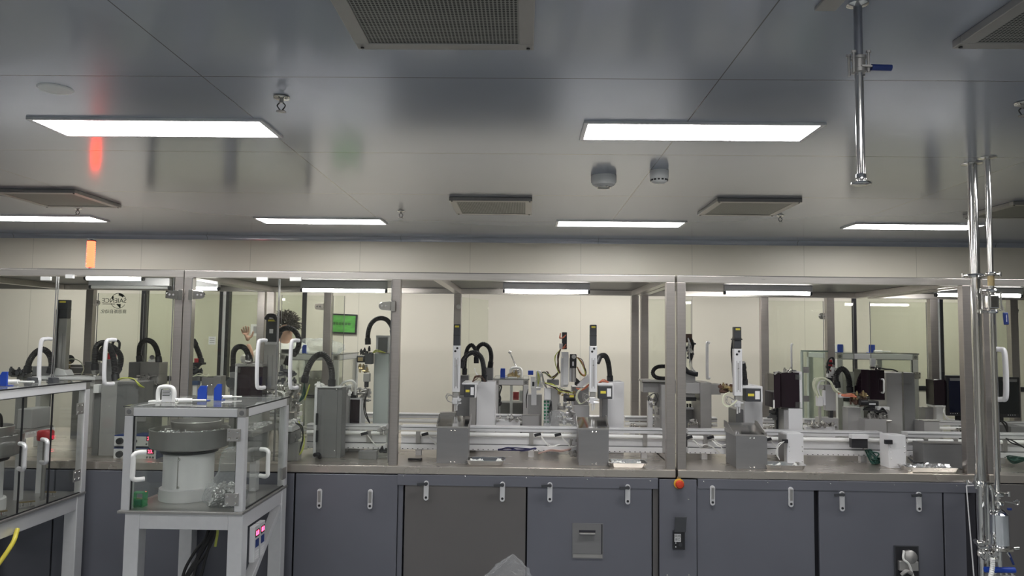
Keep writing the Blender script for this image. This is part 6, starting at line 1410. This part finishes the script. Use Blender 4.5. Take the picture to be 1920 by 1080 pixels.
t = thing('brown_fitting', 'small brown and white fitting in front of the looped handle on the far station', 'fitting'); fittings(t, 955, 700, 968, 706, 6.66, 12, 130, BRASS, 1.4); MB().box(W(953, 708, 6.64).x, W(970, 708, 6.64).x, 6.64, 6.7, fz1+0.0095, fz1+0.02).build('fitting_base', WPLAST, t, bev=0.002); settle(t)
fs, fx0, fx1, fz1 = far_station('tall far feeder station behind the right machine with two blue brackets on top', 1570, 664, 1722, 6.5, 0.7)
p = W(1719, 704, 6.5); bracket(fs, p.x-0.03, p.x+0.03, p.z-0.03, p.z+0.03, 6.498); settle(fs)
blue_bracket(1571, 1581, 648, 663, 6.6, fz1+0.0095, 'blue bracket at the left end of the tall far station top', 0.05); blue_bracket(1630, 1641, 648, 663, 6.6, fz1+0.0095, 'blue bracket in the middle of the tall far station top', 0.05)
bin_box('white box behind the left blue bracket on the tall far station', 1569, 647, 1583, 660, 6.72, 0.05, WPLAST, name='white_case', lip=False, z0=fz1+0.0095)
cylinder_unit(1650, 6.6, fz1+0.0095, 'small white air cylinder right of the middle blue bracket on the tall far station', 0.0, 0.9)
bowl_feeder('bowl feeder with red spotted tooling inside the tall far station', W(1600, 720, 6.9).x, 6.9, 0.7125, 1.30, 0.17, 0.11, 'far bowl feeders')

# ---- green board on the wall
t = thing('notice_board', 'small tilted green notice board in a black frame on the back wall', 'notice board')
Yw = BACK-0.03; c = W(641, 607, Yw); a = W(613, 607, Yw); d = W(669, 607, Yw); hw = (d.x-a.x)/2; hh = 0.5*(W(641, 589, Yw).z-W(641, 626, Yw).z); tl = math.radians(-2.0)
u = Vector((math.cos(tl), 0, math.sin(tl))); w_ = Vector((-math.sin(tl), 0, math.cos(tl)))
GRN = mat('green_film_sheet', (0.10, 0.36, 0.07), 0.3, noise=0.5, nscale=9, stretch=(1, 1, 3), bump=0.6)
MB().obox((c.x, Yw+0.012, c.z), u*hw, (0, 0.010, 0), w_*hh).build('board_frame', BLACK, t, bev=0.002)
f = MB().obox((c.x, Yw, c.z), u*(hw-0.018), (0, 0.0015, 0), w_*(hh-0.018)).build('green_sheet', GRN, t)
g = MB(); rnd = random.Random(5)
for k in range(6):
    o_ = Vector((c.x, Yw-0.003, c.z))+u*(-hw*0.52+k*hw*0.205)
    for s_ in range(3): g.obox(o_+w_*(0.011*(s_-1)), u*0.011, (0, 0.001, 0), w_*0.0022)
    for s_ in range(2): g.obox(o_+u*(0.010*(s_*2-1)), u*0.002, (0, 0.001, 0), w_*rnd.uniform(0.009, 0.013))
g.build('dark_writing', INK, f); settle(t)
# framed panel on the rear wall glass, left
t = thing('wall_panel', 'white framed grey panel beyond the raised hand behind the left bay', 'panel')
MB().pb(470, 608, 493, 630, 8.36, 0.03).build('panel_frame', WPLAST, t, bev=0.002); MB().pb(475, 612, 492, 625, 8.355, 0.004).build('panel_face', GBOXL, t); settle(t)
t = thing('paper_notice', 'pale paper notice seen through the left window right of the double post', 'notice')
MB().pb(391, 631, 404, 646, BACK+0.027, 0.0025).build('sheet', LABEL, t); g = MB()
for k in range(3): g.pb(393, 634+k*4, 402, 635+k*4, BACK+0.026, 0.0008)
g.build('print_lines', GBOXL, t); settle(t)

# ---- person behind the left bay
def skin_body(name, verts, edges, radii, m, parent, root=0, sub=2, smooth=True):
    me = bpy.data.meshes.new(name); me.from_pydata([tuple(v) for v in verts], edges, []); o = bpy.data.objects.new(name, me); COL.objects.link(o)
    sk = o.modifiers.new('skin', 'SKIN'); ss = o.modifiers.new('subdivision', 'SUBSURF'); ss.levels = sub; ss.render_levels = sub
    lay = me.skin_vertices[0].data
    for i, r in enumerate(radii):
        lay[i].radius = r if isinstance(r, tuple) else (r, r); lay[i].use_root = (i == root)
    bpy.context.view_layer.update(); dg = bpy.context.evaluated_depsgraph_get()
    nm = bpy.data.meshes.new_from_object(o.evaluated_get(dg)); bpy.data.objects.remove(o)
    nm.materials.clear(); nm.materials.append(m); nm.polygons.foreach_set('use_smooth', [True]*len(nm.polygons)); nm.name = name
    q = bpy.data.objects.new(name, nm); COL.objects.link(q)
    if parent: q.parent = parent
    return q
pr = thing('person', 'person with bushy dark hair and white coat standing behind the machine, one hand raised', 'person')
px0 = W(537, 620, 7.75).x; py0 = 7.75
V = lambda x, y, z: Vector((px0+x, py0+y, z*1.06))
hx = W(456, 630, 7.45).x-px0; hz = W(456, 640, 7.6).z/1.06
vs = [V(0, 0, 0.95), V(0, 0, 1.12), V(0, 0, 1.32), V(0, 0.0, 1.45), V(0, -0.01, 1.50), V(0, -0.02, 1.57), V(0, -0.02, 1.66),
      V(-0.17, 0, 1.42), V(-0.36, -0.06, 1.28), V(hx+0.03, -0.15, hz-0.12), V(hx, -0.17, hz-0.02),
      V(0.17, 0, 1.42), V(0.22, -0.03, 1.16), V(0.18, -0.16, 0.98), V(0.16, -0.20, 0.92),
      V(-0.10, 0, 0.88), V(-0.11, -0.01, 0.50), V(-0.11, 0.02, 0.09), V(-0.11, -0.12, 0.04),
      V(0.10, 0, 0.88), V(0.11, -0.01, 0.50), V(0.11, 0.02, 0.09), V(0.11, -0.12, 0.04)]
ed = [(0, 1), (1, 2), (2, 3), (3, 4), (4, 5), (5, 6), (3, 7), (7, 8), (8, 9), (9, 10), (3, 11), (11, 12), (12, 13), (13, 14), (0, 15), (15, 16), (16, 17), (17, 18), (0, 19), (19, 20), (20, 21), (21, 22)]
rd = [(0.15, 0.11), (0.14, 0.10), (0.15, 0.11), (0.09, 0.08), 0.055, (0.075, 0.09), (0.07, 0.085), 0.062, 0.045, 0.032, 0.026, 0.062, 0.045, 0.033, 0.028, 0.085, 0.06, 0.042, 0.035, 0.085, 0.06, 0.042, 0.035]
body = skin_body('body', vs, ed, rd, SKIN, pr)
# hands: palm plus five fingers each
def hand(base, up, side, nrm, curl, parent):
    base, up, side, nrm = Vector(base), Vector(up).normalized(), Vector(side).normalized(), Vector(nrm).normalized()
    v = [base, base+up*0.045, base+up*0.08]; e = [(0, 1), (1, 2)]; r = [(0.026, 0.018), (0.038, 0.016), (0.036, 0.014)]
    for k, (off, L) in enumerate(((-0.030, 0.068), (-0.010, 0.080), (0.010, 0.075), (0.029, 0.058))):
        n = len(v); d = (up+side*(off*6)).normalized(); b0 = base+up*0.088+side*off
        v += [b0, b0+d*L*0.5+nrm*curl*0.3*L, b0+d*L*0.95+nrm*curl*L*0.8]; r += [0.0100, 0.0090, 0.0075]; e += [(2, n), (n, n+1), (n+1, n+2)]
    n = len(v); v += [base+up*0.035-side*0.042, base+up*0.065-side*0.066, base+up*0.090-side*0.078+nrm*0.01]; r += [0.013, 0.0105, 0.009]; e += [(1, n), (n, n+1), (n+1, n+2)]
    return skin_body('hand', v, e, r, SKIN, parent, 0, 2)
hand(V(hx, -0.17, hz), (-0.25, 0, 1), (-1, 0, -0.25), (0.3, -1, 0), 0.5, pr)
hand(V(0.16, -0.20, 0.915), (0.1, -0.5, -1), (1, 0, 0), (0, -1, 0.3), 0.6, pr)
# coat: body-following tunic with sleeves
cv = [V(0, 0, 0.80), V(0, 0, 0.98), V(0, 0, 1.15), V(0, 0, 1.33), V(0, 0, 1.47), V(-0.18, 0, 1.43), V(-0.36, -0.06, 1.285), V(-0.45, -0.09, 1.33), V(0.18, 0, 1.43), V(0.225, -0.03, 1.16), V(0.19, -0.14, 1.0), V(0.02, 0, 1.50)]
skin_body('coat', cv, [(0, 1), (1, 2), (2, 3), (3, 4), (4, 5), (5, 6), (6, 7), (4, 8), (8, 9), (9, 10), (4, 11)], [(0.19, 0.15), (0.18, 0.14), (0.17, 0.13), (0.18, 0.13), (0.10, 0.09), 0.078, 0.06, 0.052, 0.078, 0.06, 0.046, 0.082], COAT, pr)
skin_body('trousers', [V(0, 0, 0.92), V(-0.10, 0, 0.86), V(-0.11, -0.01, 0.5), V(-0.11, 0.02, 0.12), V(0.10, 0, 0.86), V(0.11, -0.01, 0.5), V(0.11, 0.02, 0.12)], [(0, 1), (1, 2), (2, 3), (0, 4), (4, 5), (5, 6)], [(0.14, 0.11), 0.10, 0.075, 0.06, 0.10, 0.075, 0.06], COAT, pr)
for sx in (-0.11, 0.11): skin_body('shoe', [V(sx, 0.05, 0.045), V(sx, -0.06, 0.045), V(sx, -0.17, 0.04)], [(0, 1), (1, 2)], [0.045, 0.048, 0.038], BLACK, pr)
# face and hair, head turned to its right (photo left) and down
hc = V(0, -0.02, 1.60); fd = Vector((-0.55, -0.80, -0.2)).normalized(); sd = fd.cross(Vector((0, 0, 1))).normalized()
MB().tube(catmull([hc+fd*0.075+Vector((0, 0, 0.03)), hc+fd*0.108, hc+fd*0.085+Vector((0, 0, -0.012))], 5), 0.013, 8).build('nose', SKIN, pr)
for s_ in (-1, 1):
    e = MB().lathe(tuple(hc+fd*0.083+sd*0.032*s_+Vector((0, 0, 0.025))), [(0.001, -0.008), (0.009, -0.004), (0.011, 0), (0.009, 0.004), (0.001, 0.008)], 12).build('eye', INK, pr)
    MB().obox(hc+sd*0.085*s_+Vector((0, 0, 0.01)), fd*0.018, sd*0.008, (0, 0, 0.03)).build('ear', SKIN, pr, bev=0.006)
MB().obox(hc+fd*0.086+Vector((0, 0, -0.055)), sd*0.024, fd*0.006, (0, 0, 0.005)).build('mouth', mat('lips', (0.42, 0.16, 0.13), 0.5), pr, bev=0.003)
b = MB(); rnd = random.Random(21)
for k in range(420):
    d = Vector((rnd.gauss(0, 1), rnd.gauss(0, 1), rnd.gauss(0, 1))).normalized()
    if d.z < -0.35 or (d.dot(fd) > 0.45 and d.z < 0.45): continue
    p = hc+Vector((0, 0, 0.05))+Vector((d.x*0.10, d.y*0.105, d.z*0.11))
    q = p+d*0.035+Vector((rnd.uniform(-1, 1), rnd.uniform(-1, 1), rnd.uniform(-1, 1)))*0.018; s_ = q+d*0.012+Vector((rnd.uniform(-1, 1), rnd.uniform(-1, 1), rnd.uniform(-1.2, 0.6)))*0.028
    b.tube(catmull([p-d*0.03, p, q, s_], 4), 0.010, 5, rfun=lambda i: max(0.002, 0.011-0.0008*i))
hr = b.build('hair', HAIR, pr)
settle(pr)

# ---- pipes in front of the machines
def pipe(name, label, px, py_flange, r, zb, parts=None, fl=0.06):
    p = Wz(px, py_flange, CEIL-0.003); t = thing(name, label, 'steel pipe', 'polished vertical steel pipes')
    MB().cyl((p.x, p.y, zb), (p.x, p.y, CEIL-0.002), r, 24).build('pipe_tube', CHROME, t)
    MB().lathe((p.x, p.y, CEIL), [(r, -0.0005), (fl, -0.0005), (fl, -0.004), (r, -0.008)], 32).build('ceiling_flange', CHROME, t)
    return t, p
def triclamp(parent, x, y, z, r, ang=0.0, handle=True):
    c = MB().lathe((x, y, z), [(r, -0.012), (r*1.55, -0.010), (r*1.75, 0), (r*1.55, 0.010), (r, 0.012)], 24).build('clamp', CHROME, parent)
    d = Vector((math.cos(ang), math.sin(ang), 0)); o = Vector((x, y, z))
    if handle:
        MB().cyl(o+d*r*1.6+Vector((0, 0, 0)), o+d*(r*1.6+0.035), 0.006, 8).cyl(o+d*(r*1.6+0.03)+Vector((0, 0, -0.014)), o+d*(r*1.6+0.03)+Vector((0, 0, 0.014)), 0.009, 10).build('wing_nut', CHROME, c)
# thick pipe
t, p = pipe('steel_pipe', 'thicker of the two polished floor-to-ceiling pipes beside the right post', 1822, 307, 0.029, 0.0)
P1 = p
for py, ang in ((517, math.pi), (905, math.pi*0.95)): triclamp(t, p.x, p.y, W(1828, py, p.y).z, 0.029, ang)
MB().lathe((p.x, p.y, 0), [(0.07, 0), (0.07, 0.006), (0.03, 0.01)], 24).build('floor_flange', CHROME, t); settle(t)
# slim pipe with valve and filter
t, p = pipe('steel_pipe', 'slimmer polished pipe with a ball valve, right of the thicker pipe', 1851, 296, 0.0155, 0, fl=0.052)
P2 = p; x, y = p.x, p.y; Zp = lambda py: W(1858, py, y).z
t.children
bpy.data.objects.remove([c for c in kids(t) if c.name.startswith('pipe_tube')][0])
MB().cyl((x, y, Zp(590)), (x, y, CEIL-0.002), 0.0155, 24).build('pipe_tube', CHROME, t); MB().cyl((x, y, Zp(946)), (x, y, Zp(590)-0.0005), 0.0155, 24).build('pipe_tube', CHROME, t)
triclamp(t, x, y, Zp(514), 0.0175, 0.1); MB().cyl((x, y, Zp(536)), (x, y, Zp(517)), 0.0185, 16).build('brass_sleeve', BRASS, t)
MB().cyl((P1.x+0.03, P1.y, Zp(517)), (x-0.02, y, Zp(516)), 0.007, 10).build('tie_rod', CHROME, t)
triclamp(t, x, y, Zp(545), 0.020, math.pi); triclamp(t, x, y, Zp(584), 0.020, math.pi)
v = MB().box(x-0.03, x+0.03, y-0.03, y+0.03, Zp(579), Zp(553)).build('valve_body', CHROME, t, bev=0.008)
for sx in (-0.036, 0.036):
    for sy in (-0.03, 0.03): MB().cyl((x+sx, y+sy, Zp(583)), (x+sx, y+sy, Zp(548)), 0.0055, 8).cyl((x+sx, y+sy, Zp(583)), (x+sx, y+sy, Zp(580)), 0.010, 6).cyl((x+sx, y+sy, Zp(551)), (x+sx, y+sy, Zp(548)), 0.010, 6).build('valve_bolt', CHROME, v)
MB().bar((x+0.03, y-0.035, Zp(565)), (x+0.047, y-0.045, Zp(586)), 0.012, 0.006).build('lever_arm', CHROME, v)
g = MB().bar((x+0.049, y-0.046, Zp(586)), (x+0.052, y-0.048, Zp(609)), 0.028, 0.014, up=(0, 1, 0)).build('lever_grip', NAVY, v, bev=0.005)
b = MB()
for k in range(6): b.box(x+0.047, x+0.052, y-0.0565, y-0.056, Zp(591+k*2.3)-0.0025, Zp(591+k*2.3)+0.001)
b.build('grip_lettering', LABEL, g)
settle(t)
# filter assembly below the slim pipe
t = thing('filter_housing', 'shiny cylindrical filter housing hanging under the slim pipe near the bottom right corner', 'filter')
triclamp(t, x, y, Zp(926), 0.022, 0.0); triclamp(t, x, y, Zp(944)+0.002, 0.020, 0.2, False)
MB().bar((x+0.02, y-0.03, Zp(938)), (x+0.085, y-0.03, Zp(941)), 0.006, 0.008).tube(catmull([Vector((x+0.07, y-0.03, Zp(937))), Vector((x+0.10, y-0.03, Zp(936))), Vector((x+0.10, y-0.03, Zp(943))), Vector((x+0.075, y-0.03, Zp(943)))], 5), 0.004, 8).build('ring_lever', CHROME, t)
MB().cyl((x, y, Zp(955)), (x, y, Zp(946)-0.0005), 0.014, 14).build('neck', CHROME, t)
R = 0.055
MB().lathe((x, y, 0), [(0.012, Zp(952)), (0.030, Zp(955)), (R, Zp(963)), (R, Zp(1022)), (R*0.95, Zp(1024)), (0.02, Zp(1025))], 36).build('housing', MIRROR, t)
MB().lathe((x, y, 0), [(R*0.9, Zp(1023)), (R*1.35, Zp(1024)), (R*1.4, Zp(1028)), (R*1.1, Zp(1031)), (0.02, Zp(1033))], 36).build('base_clamp', CHROME, t)
MB().cyl((x+R*1.3, y-0.01, Zp(1027)), (x+R*1.95, y-0.01, Zp(1026)), 0.009, 10).build('clamp_screw', CHROME, t)
MB().cyl((x, y, Zp(1062)), (x, y, Zp(1031)), 0.014, 14).build('outlet', CHROME, t); MB().bar((x+0.03, y-0.04, Zp(1033)), (x+0.052, y-0.045, Zp(1054)), 0.012, 0.012).build('drain_lever', NAVY, t, bev=0.003); MB().bar((x+0.01, y-0.035, Zp(1028)), (x+0.034, y-0.04, Zp(1040)), 0.014, 0.006).build('lever_arm', CHROME, t)
fittings(t, 1842, 1030, 1872, 1050, y-0.03, 20, 140, CHROME, 1.2); fittings(t, 1850, 944, 1872, 954, y-0.03, 10, 141, CHROME, 0.9); MB().box(x+0.028, x+0.05, y-0.05, y-0.035, Zp(953), Zp(949)).build('blue_tag', NAVY, t, bev=0.002)
settle(t)
t = thing('manifold', 'blue horizontal manifold with short hose nozzles at the bottom right corner', 'manifold')
zm = Zp(1068); MB().cyl((x-0.085, y, zm), (x+0.085, y, zm), 0.0165, 18).build('manifold_bar', BLUE, t)
for k in range(5): MB().cyl((x-0.06+k*0.032, y, zm-0.03), (x-0.06+k*0.032, y, zm-0.0165), 0.010, 12).cyl((x-0.06+k*0.032, y, 0.30), (x-0.06+k*0.032, y, zm-0.03), 0.0075, 10).build('nozzle', CHROME, t)
MB().box(x-0.08, x+0.08, y-0.02, y+0.02, 0, 0.30).build('manifold_foot', DULL, t, bev=0.004); settle(t)
t = thing('side_pipe', 'thin bent pipe with clamps running down left of the filter housing', 'steel pipe')
X1 = x-0.095
MB().tube(catmull([Vector((X1, y-0.06, Zp(905))), Vector((X1, y-0.06, Zp(940))), Vector((X1, y-0.06, Zp(1016)))], 6), 0.008, 12).build('thin_tube', CHROME, t)
MB().tube(catmull([Vector((X1+0.015, y-0.05, Zp(905))), Vector((X1+0.045, y-0.04, Zp(918))), Vector((x-0.035, y-0.03, Zp(925)))], 6), 0.011, 12).build('link_tube', CHROME, t)
MB().tube(catmull([Vector((X1+0.03, y-0.05, Zp(915))), Vector((X1+0.035, y-0.05, Zp(930))), Vector((X1+0.035, y-0.05, Zp(950))), Vector((x-0.05, y-0.03, Zp(958)))], 6), 0.009, 12).build('return_tube', CHROME, t)
fittings(t, 1832, 1016, 1850, 1045, y-0.07, 20, 142, CHROME, 1.3); fittings(t, 1826, 896, 1832, 915, y-0.07, 6, 143, CHROME, 1.0)
path = resample(catmull([Vector((X1+0.01, y-0.07, Zp(1040))), Vector((X1+0.01, y-0.07, Zp(1055))), Vector((X1-0.01, y-0.08, Zp(1075))), Vector((X1-0.04, y-0.09, Zp(1100))), Vector((X1-0.06, y-0.09, 0.2)), Vector((X1-0.06, y-0.05, 0.012))], 8), 0.006)
MB().tube(path, 0.014, 12, rfun=lambda i: 0.014 if i % 2 else 0.0115).build('braided_hose', WPLAST, t); settle(t)
# hanging pipe with lever valve
Z0 = 0; p = Wz(1608, 8, CEIL-0.004); x, y = p.x, p.y; Zh = lambda py: W(1613, py, y).z
t = thing('hanging_pipe', 'short steel pipe with a blue lever valve hanging from the ceiling at upper right', 'steel pipe')
MB().cyl((x, y, Zh(104)), (x, y, CEIL-0.002), 0.0135, 20).build('pipe_tube', mat('grey_coated_pipe', (0.30, 0.31, 0.35), 0.3, 0.7), t)
MB().lathe((x, y, CEIL), [(0.0135, -0.0005), (0.033, -0.0005), (0.035, -0.006), (0.028, -0.010), (0.0135, -0.014)], 28).build('ceiling_flange', CHROME, t)
MB().cyl((x, y, Zh(326)), (x, y, Zh(138)), 0.0135, 20).build('pipe_tube', CHROME, t)
v = MB().lathe((x, y, 0), [(0.014, Zh(104)), (0.024, Zh(107)), (0.024, Zh(112)), (0.020, Zh(113)), (0.020, Zh(128)), (0.024, Zh(129)), (0.024, Zh(136)), (0.014, Zh(138))], 24).build('valve_body', DULL, t)
for sx in (-1, 1):
    for sy in (-1, 1): MB().cyl((x+sx*0.024, y+sy*0.018, Zh(139)), (x+sx*0.024, y+sy*0.018, Zh(101)), 0.0045, 8).cyl((x+sx*0.024, y+sy*0.018, Zh(103)), (x+sx*0.024, y+sy*0.018, Zh(99)), 0.008, 6).build('bolt', DULL, v)
MB().bar((x, y-0.02, Zh(128)), (x+0.035, y-0.024, Zh(130)), 0.014, 0.006).build('lever_arm', DULL, v); MB().tube([Vector((x+0.030, y-0.024, Zh(131))), Vector((x+0.094, y-0.024, Zh(132)))], 0.0105, 14).build('lever_grip', NAVY, v)
MB().lathe((x, y, 0), [(0.0135, Zh(326)), (0.016, Zh(328)), (0.016, Zh(337)), (0.0125, Zh(338)), (0.0125, Zh(341)), (0.030, Zh(342)), (0.032, Zh(345)), (0.026, Zh(346.5)), (0.001, Zh(347))], 28).build('end_flange', CHROME, t); settle(t)
# slanting sheet edge beside the right machine
t = thing('leaning_rod', 'thin pale rod leaning between the right cabinet and the pipes', 'rod')
a = W(1812, 911, 4.72); c = W(1826, 1080, 4.60); d = a+(c-a)*((a.z-0.004)/(a.z-c.z)); MB().cyl(a, d, 0.004, 8).build('rod_tube', ALU, t)
MB().cyl(a, W(1832, 910, 4.74), 0.004, 8).build('rod_arm', ALU, t); settle(t)
# clear bag at the bottom edge
t = thing('clear_bag', 'tall clear plastic bag whose pointed top shows at the bottom edge', 'plastic bag')
c = W(962, 1042, 3.4)
b = film_bag('', '', (c.x-0.012, 3.42, 0.001), [(0.20, 0, 0), (0.24, 0.12, 0), (0.21, 0.25, 0), (0.17, c.z-0.22, -0.01), (0.115, c.z-0.12, -0.01), (0.075, c.z-0.07, -0.002), (0.042, c.z-0.035, 0.004), (0.018, c.z-0.012, 0.009), (0.003, c.z, 0.012)], 0.6, 44, amp=0.12)
b.build('film', FILM, t); settle(t)
bpy.context.view_layer.update()
